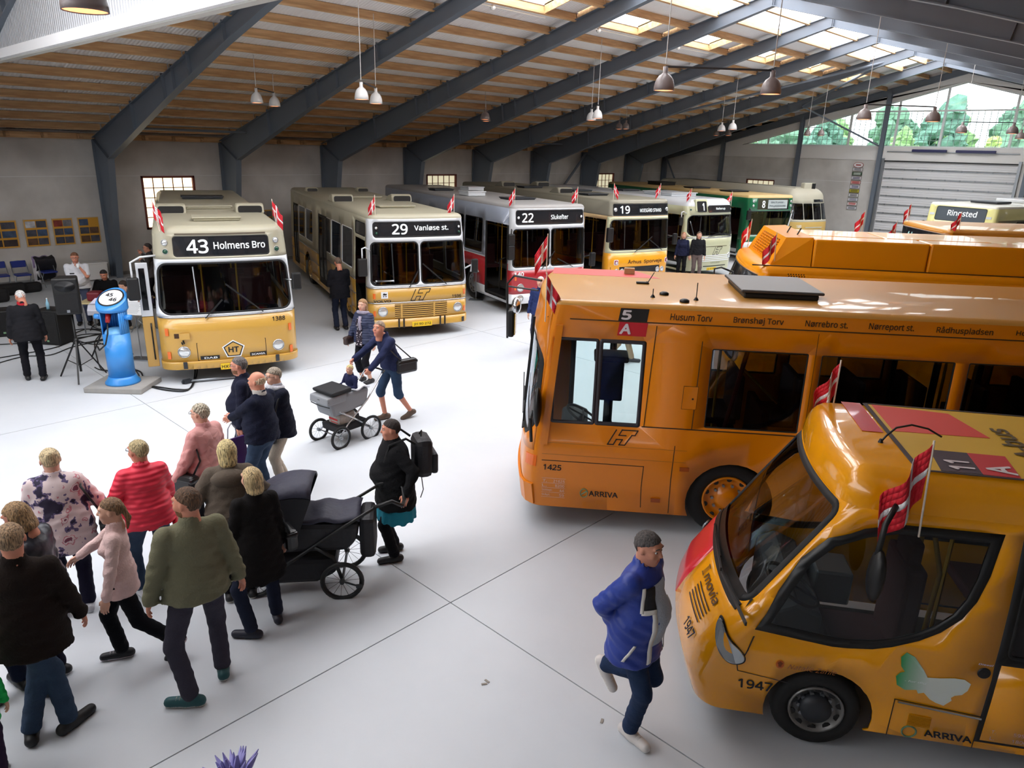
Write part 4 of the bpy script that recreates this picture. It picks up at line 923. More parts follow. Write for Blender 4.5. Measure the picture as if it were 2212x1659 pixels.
zr = b.H+.002
obj('red_roof_stripe', MB().add([(-.3,-.62,zr),(-1.75,-.55,zr),(-1.45,-1.12,zr),(-.3,-1.12,zr)],[(0,1,2,3)]), mat('faded red film',(214,76,70),.5), b.root, solid=.003)
hh = obj('roof_hatch', MB().box((-3.05,.05,zr+.03),(.86,1.05,.07)), BLACK, b.root, bevel=.02); obj('hatch_lid', MB().box((-3.05,.05,zr+.085),(.95,1.14,.035)), mat('hatch grey',(66,64,64),.4), hh, bevel=.015)
for x,y in ((1.69,.6),(1.88,1.0)): obj('roof_puck', MB().lathe([(.055,0),(.055,.02),(.03,.035),(.001,.035)],14,Matrix.Translation((-x,y,zr))), BLACK, b.root, smooth=True)
for x,y,h,lean in ((1.54,-.1,.15,.08),(1.54,.8,.1,.0),(2.03,.85,.2,0)):
    obj('antenna', MB().lathe([(.03,0),(.012,.03),(.001,.03)],10,Matrix.Translation((-x,y,zr))).tube([(-x,y,zr),(-x-lean,y,zr+h)],.006,5), BLACK, b.root)
obj('antenna_foot', MB().box((-1.48,-.1,zr+.012),(.16,.07,.024)), BLACK, b.root, bevel=.01)
obj('wood_block', MB().box((-1.35,-.85,zr+.04),(.14,.09,.08)), mat('wood block',(176,140,96),.7), b.root, bevel=.005)
# mirrors
mr = obj('mirror', MB().box((.28,-.95,2.05),(.1,.24,.4)), BLACK, b.root, bevel=.03)
obj('mirror_arm', MB().tube([(-.15,-.7,2.72),(.26,-1.0,2.72),(.36,-1.02,2.6),(.34,-1.0,1.8)],.016,8).tube([(-.1,-.8,2.56),(.34,-1.02,2.56)],.013,8), BLACK, mr)
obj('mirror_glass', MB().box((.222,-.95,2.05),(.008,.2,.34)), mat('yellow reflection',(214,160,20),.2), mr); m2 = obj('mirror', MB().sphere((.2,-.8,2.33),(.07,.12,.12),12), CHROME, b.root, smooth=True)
m3 = obj('mirror', MB().sphere((0,0,0),(.05,.15,.24),14), BLACK, b.root, smooth=True, loc=(-.28,1.36,1.6)); obj('mirror_bracket', MB().tube([(-.22,1.24,1.5),(-.2,1.34,1.45),(-.22,1.32,1.15)],.02,8), BLACK, b.root)
for u0,z0,u1,z1 in ((.9,1.15,.9,2.2),(1.0,1.2,.3,1.5)): b.wiper(u0,z0,u1,z1)
obj('tag', MB().add([b.M(b.uf(.95),2.2,-.02),b.M(b.uf(1.1),2.1,-.02),b.M(b.uf(.98),1.85,-.02)],[(0,1,2)]), mat('teal sticker',(20,150,130),.4), b.root)
BUS5 = b
# ---- bus with gas tank covers on the roof
b = Bus('city_bus', 'bright yellow bus with long tank covers and a slatted cowl on its roof', -6.1, 11.92, 215.4, L=12, H=2.78, zt=2.66, rr=.12, rc=.2, bulge=.12, fx=((.28,.04),(.6,0),(1.1,.03),(2.2,.06),(2.66,.2)))
b.gl = BGL; b.body = PYEL
b.band('side_body', .2, 2.8, PYEL); side_std(b)
for x in (2.55,8): b.arch(x,.48,.53,1); b.arch(x,.48,.53,-1)
b.fwin(-1.16,1.16,1.1,2.15, WGL, r=.15); b.fwin(-1.18,1.18,2.2,2.62, DEST, r=.06, gk=.02, name='destination_glass', off=-.01)
b.build(PYEL); z = 2.77
cw = obj('roof_cowl', MB().add([(-.48,-1.12,z),(-.48,1.12,z),(-.7,1.0,z+.44),(-.7,-1.0,z+.44),(-1.1,1.08,z+.46),(-1.1,-1.08,z+.46),(-1.1,1.14,z),(-1.1,-1.14,z)],[(0,1,2,3),(3,2,4,5),(1,6,4,2),(0,3,5,7),(4,6,7,5)]), PYEL, b.root, solid=.02)
gb = obj('cowl_opening', MB().add([(-.5,-.75,z+.06),(-.5,.8,z+.06),(-.664,.72,z+.38),(-.664,-.7,z+.38)],[(0,1,2,3)]), mat('dark amber recess',(90,52,6),.8), b.root, solid=.01)
for k in range(8):
    zz = z+.07+k*.04; xx = -.49-(zz-z-.04)*.5; obj('cowl_slat', MB().box((xx,.02,zz),(.03,1.5,.014)), PYEL, gb)
for k in range(9): obj('cowl_slat', MB().beam((-.49,-.7+k*.18,z+.06),(-.655,-.66+k*.17,z+.38),.014,.03), PYEL, gb)
def cover(x0,x1,y0,y1,h):
    o = obj('tank_cover', MB().box((-(x0+x1)/2,(y0+y1)/2,z+h/2-.01),(x1-x0-.012,y1-y0,h)), PYEL, b.root, bevel=.03); return o
for x0,x1 in ((1.11,2.83),(2.83,4.6),(4.6,6.4)): cover(x0,x1,.55,1.14,.45)
for x0,x1 in ((1.11,2.5),(2.5,4.2)): cover(x0,x1,-.95,.1,.41)
obj('roof_seam', MB().b2((-6,1.145,z-.005),(-.2,1.18,z+.01)), PANELL, b.root)
hm_ = MB()
for i in range(7):
    for j in range(3): 
        F = b.frame(b.us(.74+i*.04+(j%2)*.02,2.6), 2.6+j*.03, .003); hm_.lathe([(.011,0),(.001,.001)],8,F,caps=False)
obj('vent_holes', hm_, INK, b.root)
for x,y in ((.85,.3),(.95,.6)): obj('antenna', MB().tube([(-x,y,z+.45),(-x-.05,y,z+.56)],.012,5), BLACK, b.root)
b.mirror(-b.uf(1.18),2.3,(.3,.1,.0),-.2,(.1,.2,.4)); b.inside(); oldwheels(b,PYEL); POD = b
# ---- hidden behind it: plain yellow bus, then number 14
b = Bus('city_bus', 'orange yellow bus mostly hidden between the tank cover bus and number 14', -5.45, 16.75, 217, L=12, H=2.84, zt=2.72, rr=.12, rc=.2, bulge=.1)
b.gl = BGL; b.body = ORG; b.band('side_body', .2, 2.8, ORG); side_std(b)
for x in (2.55,8): b.arch(x,.48,.53,1); b.arch(x,.48,.53,-1)
b.fwin(-1.16,1.16,1.1,2.5, WGL, r=.15); b.build(TANR); b.mirror(-b.uf(1.18),2.65,(.45,.2,.05),-.3,(.1,.2,.4)); b.inside(seats=False); oldwheels(b,ORG); BUSC = b
b = Bus('city_bus', 'orange yellow bus showing 14 in a wraparound sign box', -5.45, 20.75, 220, L=12, H=2.9, zt=2.82, rr=.1, rc=.14, bulge=.05)
b.gl = BGL; b.body = ORG; DORG = paint('brownish yellow paint', (190,124,20))
b.band('side_body', .2, 2.9, DORG); side_std(b, z0=1.5, z1=2.5)
for x in (2.55,8): b.arch(x,.48,.53,1); b.arch(x,.48,.53,-1)
b.fwin(-1.16,1.16,1.1,2.2, WGL, r=.1); b.fwin(-1.23,1.23,2.25,2.76, DEST, r=.03, gk=.015, name='destination_glass', off=-.004)
b.build(TANR); b.text('14', b.uf(-.72), 2.33, .3, .33, mat('teal lettering',(160,206,200),.5,emit=.2), name='route_number', off=.004); 
for k,t in enumerate(('ST. KONGENSGADE','SUNDBYVESTER PL.')): b.text(t, b.uf(-.1), 2.52-k*.14, .95, .09, LETTER, name='destination', off=.004)
b.inside(seats=False); oldwheels(b,ORG); BUS14 = b
# ---- cream coach "Ringsted"
PCR = paint('pale yellow coach paint', (228,222,150))
b = Bus('coach', 'pale yellow coach showing Ringsted in front of the roller door', -7.0, 31.0, 254, L=9.6, H=2.95, zt=2.86, rr=.1, rc=.12, bulge=.05, fx=((0,0),(2.0,.0),(2.86,.12)))
b.gl = BGL; b.body = PCR; b.band('side_body', .2, 2.9, PCR); b.region('side_shade', [(b.us(.3),1.3),(b.U[-1],1.3),(b.U[-1],2.45),(b.us(.3),2.45)], mat('taupe side panel',(120,112,84),.5), 'side_panel')  # taupe band behind the left side windows
for x in [1.6+1.25*i for i in range(7)]: b.win(x,x+1.1,1.5,2.4,1,gm=BLACK); b.win(x,x+1.1,1.5,2.4,-1)
for x in (2.55,8): b.arch(x,.48,.53,1); b.arch(x,.48,.53,-1)
b.fwin(-1.1,1.1,1.1,2.2, WGL, r=.3); b.fwin(-.92,.92,2.32,2.84, mat('grey sign glass',(84,92,98),.2,coat=.4), r=.08, gk=.02, name='destination_glass', off=-.004)
b.build(paint('white coach roof',(214,212,196)))
b.text('Ringsted', b.uf(-.46), 2.46, 1.06, .27, LETTER, name='destination', off=.004)
for y in (-1.05,1.02): b.plate('front_vent', b.uf(y)-.09, b.uf(y)+.09, 2.5, 2.58, WHT, off=.01, n=2)
obj('roof_hatch', MB().box((-2.2,-.1,3.0),(1.0,1.0,.08)), GREYM, b.root, bevel=.02); obj('roof_unit', MB().box((-5.2,0,3.02),(2.6,1.6,.14)), WHT, b.root, bevel=.03)
b.mirror(-b.uf(1.1),2.2,(.25,.2,.0),-.1,(.1,.2,.35)); b.inside(); oldwheels(b); RING = b
# ---- small bus 1947
b = Bus('minibus', 'small yellow bus 1947 with red roof film and a green and white butterfly', -2.77, 5.16, 213, L=5.6, W=1.86, H=2.36, zb=.24, zt=2.08, rr=.17, rc=.22, bulge=.12,
    fx=((.2,.1),(.35,.02),(.6,.0),(.8,.09),(1.0,.22),(1.12,.32),(1.6,.62),(2.08,.94)), ins=((.2,.02),(.9,0),(1.5,.03),(2.1,.09)), D=3.0)
MY = paint('golden yellow minibus paint', (232,154,4), .22, .8); MRED = paint('red minibus film', (204,34,50), .3, .5)
b.gl = BGL; b.body = MY
b.band('body_shell', .1, 2.2, MY)
b.region('red_front', [(-b.U[17],.55),(-b.uf(.18),.55),(-b.uf(.1),1.13),(-b.U[17],1.13)], MRED, 'red_hood_film', off=.003)
wpts = [(.53,1.02),(.66,1.36),(.78,1.63),(.95,1.82),(1.18,1.93),(1.4,1.99),(2.08,2.0),(2.06,1.85),(2.04,1.68),(1.99,1.48),(1.92,1.33),(1.8,1.2),(1.67,1.11),(1.5,1.03),(1.37,.99),(1.2,.97),(1.09,.965)]
for sd in (1,-1):
    b.region('cab_window_frame', b.dens(wpts,sd), mat('black window border',(10,10,11),.4), 'cab_window_frame', off=.002, own=True)
    cx_, cz_ = 1.42, 1.48
    b.region('cab_window@', b.dens([(cx_+(x-cx_)*.88, cz_+(z-cz_)*.86) for x,z in wpts],sd), CGL if sd < 0 else glass('dark cab glass',(.55,.6,.6),.8), 'cab_window', off=-.002, solid=0, own=True)
    b.region('door_frame', b.dens([(2.2,.3),(3.3,.3),(3.3,2.02),(2.2,2.02)],sd), BLACK, 'door_frame')
    b.region('door_leaf', b.dens([(2.24,.32),(3.26,.32),(3.26,1.0),(2.24,1.0)],sd), MY, 'door_leaf', own=True)
    b.win(2.26,3.24,1.05,1.95,sd,r=.06,name='door_pane'); b.win(3.4,5.2,1.05,1.95,sd,r=.08)
    b.arch(1.08,.34,.4,sd); b.arch(4.6,.34,.4,sd)
b.fwin(-.84,.84,1.14,2.07, WGL, r=.12, gk=.05)
b.build(MY)
def U(x,z): return b.us(x,z)
def pz(nm,pts,m,off=.004,own=None):
    dd = [tuple(b.M(b.us(x,z),z,off)) for x,z in pts]; return obj(nm,(dd,[tuple(range(len(dd)))]),m,b.root,solid=.002)
bfly = [(1.606,1.004),(1.666,.976),(1.745,.874),(1.781,.815),(1.864,.824),(1.959,.842),(2.028,.842),(2.074,.812),(2.066,.751),(2.036,.706),(1.99,.69),(1.969,.666),(1.979,.642),(1.935,.586),(1.877,.602),(1.832,.626),(1.782,.677),(1.744,.663),(1.728,.693),(1.65,.678),(1.588,.713),(1.569,.789),(1.593,.826),(1.621,.838),(1.587,.884),(1.574,.96)]
def bfn(nt,bs,tc):
    sp = nt.nodes.new('ShaderNodeSeparateXYZ'); mr_ = nt.nodes.new('ShaderNodeMapRange'); cr = nt.nodes.new('ShaderNodeValToRGB')
    mr_.inputs[1].default_value = -1.58; mr_.inputs[2].default_value = -1.8; cr.color_ramp.elements[0].color = srgb((34,150,84))+(1,); cr.color_ramp.elements[1].color = srgb((216,222,214))+(1,)
    nt.links.new(tc.outputs['Object'],sp.inputs[0]); nt.links.new(sp.outputs['X'],mr_.inputs[0]); nt.links.new(mr_.outputs[0],cr.inputs[0]); nt.links.new(cr.outputs[0],bs.inputs['Base Color'])
pz('butterfly_decal', bfly[::-1], mat('green and white decal',(200,220,205),.5,fn=bfn), off=.005)
b.text('- for dig', U(1.63,.76), .755, .15, .022, WHITE, off=.012, name='decal_lettering', bold=.0)
b.text('1947', U(.47,.47), .475, .26, .085, INK, name='fleet_number'); b.text('Natalie Zahle', U(.81,.72), .715, .35, .045, mat('brown name print',(150,86,20),.6), bold=.0, name='bus_name')
F = b.frame(U(.75,.745),.745,.004); obj('name_crest', MB().prism([(.03*math.cos(a_),.038*math.sin(a_)) for a_ in np.linspace(0,2*PI,14)[:-1]],F,.002), mat('crest brown',(190,92,20),.6), b.root)
obj('name_crest_figure', MB().prism([(-.01,-.02),(.01,-.02),(.012,.0),(.02,.012),(0,.03),(-.02,.012),(-.012,.0)],F @ Matrix.Translation((0,0,.003)),.002), mat('crest dark',(120,50,14),.6), b.root)
b.text('1947', b.uf(.45), .66, .24, .09, INK, name='fleet_number', off=.006); b.text('movia', b.uf(.1)+.1, 1.02-.05, .42, .07, mat('grey brown print',(90,60,20),.5), name='operator_name', off=.006)
lg = MB(); 
for k in range(3): strip2d(lg, [(k*.022-.022,-.03+.0*k),(k*.022-.022,.03)], .008, Matrix.Identity(4), False)
strip2d(lg, [(-.035,-.035),(.035,-.035)], .008, Matrix.Identity(4), False); strip2d(lg, [(-.035,.04),(.035,.04)], .008, Matrix.Identity(4), False)
lg.v = [tuple(b.M(b.uf(.1)+.03+x,1.0+y,.006)) for x,y,_ in lg.v]; obj('operator_emblem', lg, mat('grey brown print'), b.root)
for k in range(5): b.plate('grille_slot', b.uf(.2), b.uf(.62), .8+k*.03, .81+k*.03, PANELL, off=.004, th=.002)
cap = b.frame(U(2.14,.92),.92,.002); obj('filler_cap', MB().lathe([(.045,0),(.04,.006),(.001,.006)],16,cap,caps=False), BLACK, b.root)
b.text('Diesel', U(2.09,.985), .985, .1, .014, WHITE, bold=0, name='filler_label')
hl = b.frame(U(.33,.8),.8,.0)
def chaikin(P_, n=2):
    for _ in range(n): P_ = [q for i in range(len(P_)) for q in ((P_[i][0]*.75+P_[(i+1)%len(P_)][0]*.25, P_[i][1]*.75+P_[(i+1)%len(P_)][1]*.25),(P_[i][0]*.25+P_[(i+1)%len(P_)][0]*.75, P_[i][1]*.25+P_[(i+1)%len(P_)][1]*.75))]
    return P_
hp = [(.2,.98),(.28,.99),(.36,.9),(.46,.82),(.5,.74),(.44,.7),(.36,.71),(.28,.8)]; hp = chaikin(hp)
for sd in (1,-1):
    dd = [tuple(b.M(b.us(x,z,sd),z,.012)) for x,z in (hp if sd > 0 else hp[::-1])]; o = obj('headlight',(dd,[tuple(range(len(dd)))]),mat('headlight glass',(190,196,200),.08,.7),b.root,solid=.02)
    dd = [tuple(b.M(b.us(x,z,sd),z,.006)) for x,z in [(.17+(x-.17)*1.06-.01,.85+(z-.85)*1.12) for x,z in (hp if sd > 0 else hp[::-1])]]; obj('headlight_rim',(dd,[tuple(range(len(dd)))]),BLACK,o,solid=.01)
def line(nm,pts,w=.008,m=INK,off=.004): 
    mb = MB(); strip2d(mb,[(b.us(x,z),z) for x,z in pts],w,Matrix.Identity(4),False); mb.v=[tuple(b.M(x,z,off)) for x,z,_ in mb.v]; return obj(nm,mb,m,b.root)
line('bumper_seam',[(.44,.68),(.45,.63),(.7,.6),(.88,.575)],.006); line('hood_seam',[(.47,.73),(.5,.83),(.53,.96)],.01)
fl_ = [(1.59,.585),(2.24,.53),(2.24,.08),(1.57,.02)]
line('flap_seam',[(1.6,.24),(1.6,.58),(2.2,.535),(2.2,.24)],.008,PANELL)
b.bar('flap_handle',[(U(1.62,.57),.57),(U(2.2,.525),.525)],.02,CHROME,off=.015)
for k in range(9): b.bar('vent_slat',[(U(1.72,.45),.46-k*.012),(U(1.88,.45),.45-k*.012)],.008,mat('amber slat',(206,140,10),.4),off=.006)
b.text('ARRIVA', U(1.86,.28), .28, .34, .06, INK, bold=.03, name='operator_name')
F = b.frame(U(1.75,.3),.3,.004); obj('ring_emblem', MB().tube([F @ Vector((.05*math.cos(k*PI/12),.05*math.sin(k*PI/12),0)) for k in range(24)],.007,5,closed=True), mat('grey green emblem'), b.root)
for i,(a_,c_) in enumerate((('T.','5950'),('L.','1800'))):
    b.text(a_, U(2.3,.4), .4-i*.06, .03, .03, PINKW, bold=0, name='capacity_text'); b.text(c_, U(2.45,.4), .4-i*.06, .1, .03, PINKW, bold=0, name='capacity_text')
# roof film
zr = b.H+.003
def rf(nm,pts,m,dz=0): return obj(nm, MB().add([(-x,y,zr+dz) for x,y in pts],[tuple(range(len(pts)))]), m, b.root, solid=.002)
FADE = mat('faded red film'); RY = mat('dull yellow film',(210,168,60),.5); TAPE = mat('black sealant',(66,56,56),.7)
rf('roof_panel', [(1.5,.7),(1.5,-.72),(5.2,-.72),(5.2,.7)], RY)
rf('roof_film_red', [(1.55,-.05),(1.55,-.7),(2.15,-.62),(2.27,-.08)], FADE,.003)
fr2 = rf('roof_film_red', [(1.3,.0),(1.3,-.72),(1.46,-.72),(1.46,.0)], MRED,.001)
rf('number_film', [(1.7,.3),(1.96,.3),(1.92,.7),(1.65,.7)], mat('grey black film',(72,62,70),.5),.004); rf('letter_film', [(1.96,.3),(2.22,.3),(2.16,.7),(1.92,.7)], mat('rose film',(196,60,66),.5),.004)
def rtext(t,x,y,w,h,m,nm): 
    Mr = frame_m((-x,y,zr+.009),(0,-1,0),(1,0,0),(0,0,1)); text(b.root,t,Mr,w,h,m,nm,bold=.03)
rtext('11',1.9,.66,.17,.17,CREAMW,'route_number'); rtext('A',2.16,.67,.16,.18,CREAMW,'route_letter'); rtext('Ny A-bus',2.52,.66,.98,.22,mat('grey film',(98,84,60),.6),'roof_slogan')
for p,q in (((1.5,.72),(1.5,-.72)),((1.5,-.72),(5.2,-.72)),((1.5,.72),(5.2,.72))): obj('sealant_bead', MB().beam((-p[0],p[1],zr+.004),(-q[0],q[1],zr+.004),.035 if p[0] == q[0] else .02,.006), TAPE, b.root)
obj('antenna', MB().lathe([(.02,0),(.01,.03),(.001,.03)],10,Matrix.Translation((-1.38,.22,zr-.003))).tube([(-1.38,.22,zr),(-1.42,.2,zr+.05),(-1.5,.14,zr+.1),(-1.62,.1,zr+.12),(-1.74,.1,zr+.1),(-1.84,.12,zr+.05)],.008,6), BLACK, b.root)
for y in (-.7,.72):
    F = b.frame(b.uf(y*.95),2.07,.0); 
    o = obj('marker_light', MB().sphere(F.translation+Vector((-.06,0,.1)),(.035,.03,.035),10), mat('headlight glass'), b.root, smooth=True)
mr = obj('mirror', MB().sphere((0,0,0),(.055,.1,.2),14), BLACK, b.root, smooth=True, loc=(-1.22,1.12,1.72)); 
obj('mirror_arm', MB().tube([(-1.32,.86,2.1),(-1.3,1.0,2.2),(-1.22,1.1,2.1),(-1.2,1.12,1.8)],.02,8), BLACK, b.root, smooth=True); obj('mirror_mount', MB().box((-1.36,.9,2.05),(.1,.06,.2)), BLACK, b.root, bevel=.02)
b.wiper(b.uf(.1),1.12,b.uf(.8),1.14); b.wiper(b.uf(-.5),1.12,b.uf(.15),1.16)
obj('wiper_tray', MB().grid(lambda a_,c_: b.M(b.uf(-.8+1.6*a_),1.09+.06*c_,.012),16,1), BLACK, b.root, solid=.01)
b.plate('black_lower_screen', b.uf(-.8), b.uf(.84), 1.14, 1.22, mat('black window border'), off=.003, n=14, th=.002)
b.inside(seats=True, z=.4); 
fe = obj('fire_extinguisher', MB().lathe([(.055,0),(.055,.3),(.02,.36),(.02,.4),(.001,.4)],14,Matrix.Translation((-1.72,.2,1.45))), RED, b.root, smooth=True); obj('extinguisher_label', MB().box((-1.72,.257,1.6),(.07,.004,.1)), WHITE, fe)
obj('grab_pole', MB().tube([(-1.9,.1,.5),(-1.85,.1,2.1)],.022,8).tube([(-1.95,.3,.5),(-2.0,.25,1.3),(-1.86,.1,1.9)],.02,8), YRAIL, b.root, smooth=True)
obj('ticket_counter', MB().box((-1.25,.0,1.0),(.3,.35,.3)), STEELG, b.root, bevel=.02)
for x in (1.08,4.6):
    for sd in (1,-1): b.wheel(x,.335,sd,mat('wheel silver',(130,128,126),.4,.7),w=.2,inset=.05,holes=10,hubcap=True)
MOV = b
# ================================================================ people (smoothly blended figures meshed from distance fields)
def surfnet(fn, lo, hi, h):
    lo = np.array(lo, float); n = np.maximum(2, np.ceil((np.array(hi)-lo)/h).astype(int)+1)
    ax = [lo[i]+np.arange(n[i])*h for i in range(3)]
    G = np.stack(np.meshgrid(*ax, indexing='ij'), -1); F = fn(G.reshape(-1,3)).reshape(n)
    S = F < 0; cell = np.zeros(n-1, int)
    for a in (0,1):
        for b in (0,1):
            for c in (0,1): cell += S[a:n[0]-1+a, b:n[1]-1+b, c:n[2]-1+c]
    act = (cell > 0) & (cell < 8); idx = -np.ones(act.shape, int); ii = np.argwhere(act); idx[act] = np.arange(len(ii))
    acc = np.zeros((len(ii),3)); cnt = np.zeros(len(ii))
    for d in range(3):
        o = [0,0,0]; o[d] = 1; oth = [i for i in range(3) if i != d]
        for a in (0,1):
            for b in (0,1):
                off = np.zeros(3,int); off[oth[0]] = a; off[oth[1]] = b
                p = ii+off; q = p+o; f0 = F[p[:,0],p[:,1],p[:,2]]; f1 = F[q[:,0],q[:,1],q[:,2]]; m = (f0 < 0) != (f1 < 0)
                t = np.where(m, f0/np.where(m, f0-f1, 1), 0); pos = off[None,:]+t[:,None]*np.array(o)[None,:]
                acc[m] += pos[m]; cnt[m] += 1
    V = lo+(ii+acc/cnt[:,None])*h; faces = []
    for d in range(3):
        u, v = [(1,2),(2,0),(0,1)][d]
        sl0 = [slice(1,-1)]*3; sl1 = [slice(1,-1)]*3; sl0[d] = slice(0,-1); sl1[d] = slice(1,None)
        A = S[tuple(sl0)]; B = S[tuple(sl1)]; e = np.argwhere(A != B); 
        if not len(e): continue
        a_in = A[e[:,0],e[:,1],e[:,2]]; base = e.copy()
        for k in range(3):
            if k != d: base[:,k] += 1
        def cid(du, dv):
            q = base.copy(); q[:,u] += du; q[:,v] += dv; return idx[q[:,0],q[:,1],q[:,2]]
        quad = np.stack([cid(-1,-1),cid(0,-1),cid(0,0),cid(-1,0)],1); quad[~a_in] = quad[~a_in][:,::-1]
        faces.append(quad)
    return V, (np.concatenate(faces) if faces else np.zeros((0,4),int))
def smin(a, b, k): h = np.clip(.5+.5*(b-a)/k, 0, 1); return b*(1-h)+a*h-k*h*(1-h)
def cap(P, a, b, ra, rb, sc=None):
    "tapered capsule; sc scales space per axis (flattened bodies)"
    a, b = np.array(a,float), np.array(b,float)
    if sc is not None: s_ = np.array(sc,float); P = P/s_; a = a/s_; b = b/s_
    d = b-a; L = (d@d)+1e-12; t = np.clip(((P-a)@d)/L, 0, 1); r = ra+(rb-ra)*t
    q = np.linalg.norm(P-(a+t[:,None]*d),axis=1)-r
    return q if sc is None else q*min(s_)
def ell(P, c, r): r = np.array(r,float); q = (P-np.array(c))/r; k = np.linalg.norm(q,axis=1); return (k-1)*min(r)
def mesh_np(V, F, m, name, parent, smooth=True, mats=None, mi=None):
    me = bpy.data.meshes.new(name); V = np.asarray(V,float); F = np.asarray(F,int)
    me.vertices.add(len(V)); me.vertices.foreach_set('co', V.ravel()); me.loops.add(F.size); me.loops.foreach_set('vertex_index', F.ravel())
    me.polygons.add(len(F)); me.polygons.foreach_set('loop_start', np.arange(0,F.size,4)); me.polygons.foreach_set('loop_total', np.full(len(F),4))
    for k in (mats or [m]): me.materials.append(k)
    if mi is not None: me.polygons.foreach_set('material_index', mi)
    if smooth: me.polygons.foreach_set('use_smooth', np.ones(len(F),bool))
    me.update(calc_edges=True); me.validate()
    o = bpy.data.objects.new(name, me); C.objects.link(o); o.parent = parent; return o
# ---- head, centred, facing +x, about .23 m tall
def f_head(P):
    Q = P*[1,1,1]; d = ell(Q,(-.012,0,.03),(.092,.074,.088)); d = smin(d, ell(Q,(.022,0,-.03),(.066,.056,.082)), .03)
    d = smin(d, cap(Q,(.045,0,-.085),(.055,0,-.09),.024,.022), .03)
    d = smin(d, cap(Q,(.082,0,.02),(.1,0,-.012),.009,.013), .016)
    d = smin(d, cap(Q,(.07,-.04,.042),(.074,.04,.042),.012,.012), .014)
    for s in (-1,1):
        d = -smin(-d, ell(Q,(.092,s*.032,.02),(.02,.02,.013)), .012)
        d = smin(d, ell(Q,(.055,s*.042,-.02),(.022,.018,.02)), .02)
        d = smin(d, ell(Q,(-.008,s*.078,.005),(.018,.008,.03)), .006)
    d = smin(d, cap(Q,(.084,-.018,-.05),(.084,.018,-.05),.0075,.0075), .008); d = smin(d, cap(Q,(.08,-.014,-.063),(.08,.014,-.063),.008,.008), .008)
    return smin(d, cap(Q,(-.02,0,-.06),(-.035,0,-.16),.056,.058), .03)
HV, HF = surfnet(f_head, (-.13,-.11,-.19), (.13,.11,.14), .0085)
_hc = HV[HF].mean(1); HMI = np.where((_hc[:,0] > .078) & (np.abs(_hc[:,1]) < .022) & (_hc[:,2] > -.066) & (_hc[:,2] < -.044), 1, 0)
def mini(fn, lo, hi, h): return surfnet(fn, lo, hi, h)
def f_hand(P, curl=.5):
    "right-hand side up: wrist at origin, fingers along +x, thumb towards +y, palm facing -z"
    d = cap(P,(0,0,0),(.05,0,0),.024,.03,(1,1.25,.6)); d = smin(d, cap(P,(.05,.02,0),(.085,.022,0),.02,.017,(1,1,.75)), .012); d = smin(d, cap(P,(.05,-.02,0),(.082,-.024,0),.02,.016,(1,1,.75)), .012)
    for y, L, r in ((.031,.07,.0088),(.0105,.08,.0092),(-.0105,.074,.0088),(-.031,.058,.0078)):
        p = np.array([.088-.004*abs(y-.01)/.02, y, 0.]); a = curl*.7
        for k, f in enumerate((.45,.32,.23)):
            q = p+np.array([math.cos(a), .0, -math.sin(a)])*L*f; d = smin(d, cap(P,p,q,r-.0006*k,r-.0008*(k+1)), .004); p = q; a += curl*.9
    d = smin(d, cap(P,(.022,.025,-.004),(.05,.052,-.014),.013,.011), .008); return smin(d, cap(P,(.05,.052,-.014),(.076,.058,-.024),.0105,.0085), .004)
HANDS = {c: surfnet(lambda P, c=c: f_hand(P,c), (-.04,-.06,-.09), (.19,.085,.045), .0052) for c in (.35,1.15)}
EYEW = mat('eye white', (220,215,210), .2); EYED = mat('dark iris', (36,28,24), .2)
def skin(n, rgb): return mat('skin '+n, rgb, .55, noise=.06, nscale=14)
SK = skin('light', (214,164,140)); SK2 = skin('ruddy', (204,136,110)); SK3 = skin('tanned', (196,134,108)); LIP = mat('lips', (176,96,88), .5)
def cloth(n, rgb, rough=.9, bump=.35, sc_=60, fn=None, noise=.08): return mat('cloth '+n, rgb, rough, noise=noise, nscale=9, bump=bump, bscale=sc_, spec=.2, fn=fn)
def ik(a, b, l1, l2, pole):
    a, b, pole = map(lambda q: np.array(q,float), (a,b,pole)); d = b-a; L = np.linalg.norm(d); L2 = min(L, (l1+l2)*.999); d = d/max(L,1e-6); b = a+d*L2
    x = (l1*l1-l2*l2+L2*L2)/(2*L2); hh = math.sqrt(max(l1*l1-x*x, 0)); p = pole-d*(pole@d); p /= max(np.linalg.norm(p),1e-6)
    return a+d*x+p*hh, b
def rotx(v, a): c, s = math.cos(a), math.sin(a); return np.array([v[0], v[1]*c-v[2]*s, v[1]*s+v[2]*c])
def roty(v, a): c, s = math.cos(a), math.sin(a); return np.array([v[0]*c+v[2]*s, v[1], -v[0]*s+v[2]*c])
def rotz(v, a): c, s = math.cos(a), math.sin(a); return np.array([v[0]*c-v[1]*s, v[0]*s+v[1]*c, v[2]])
PEOPLE = []
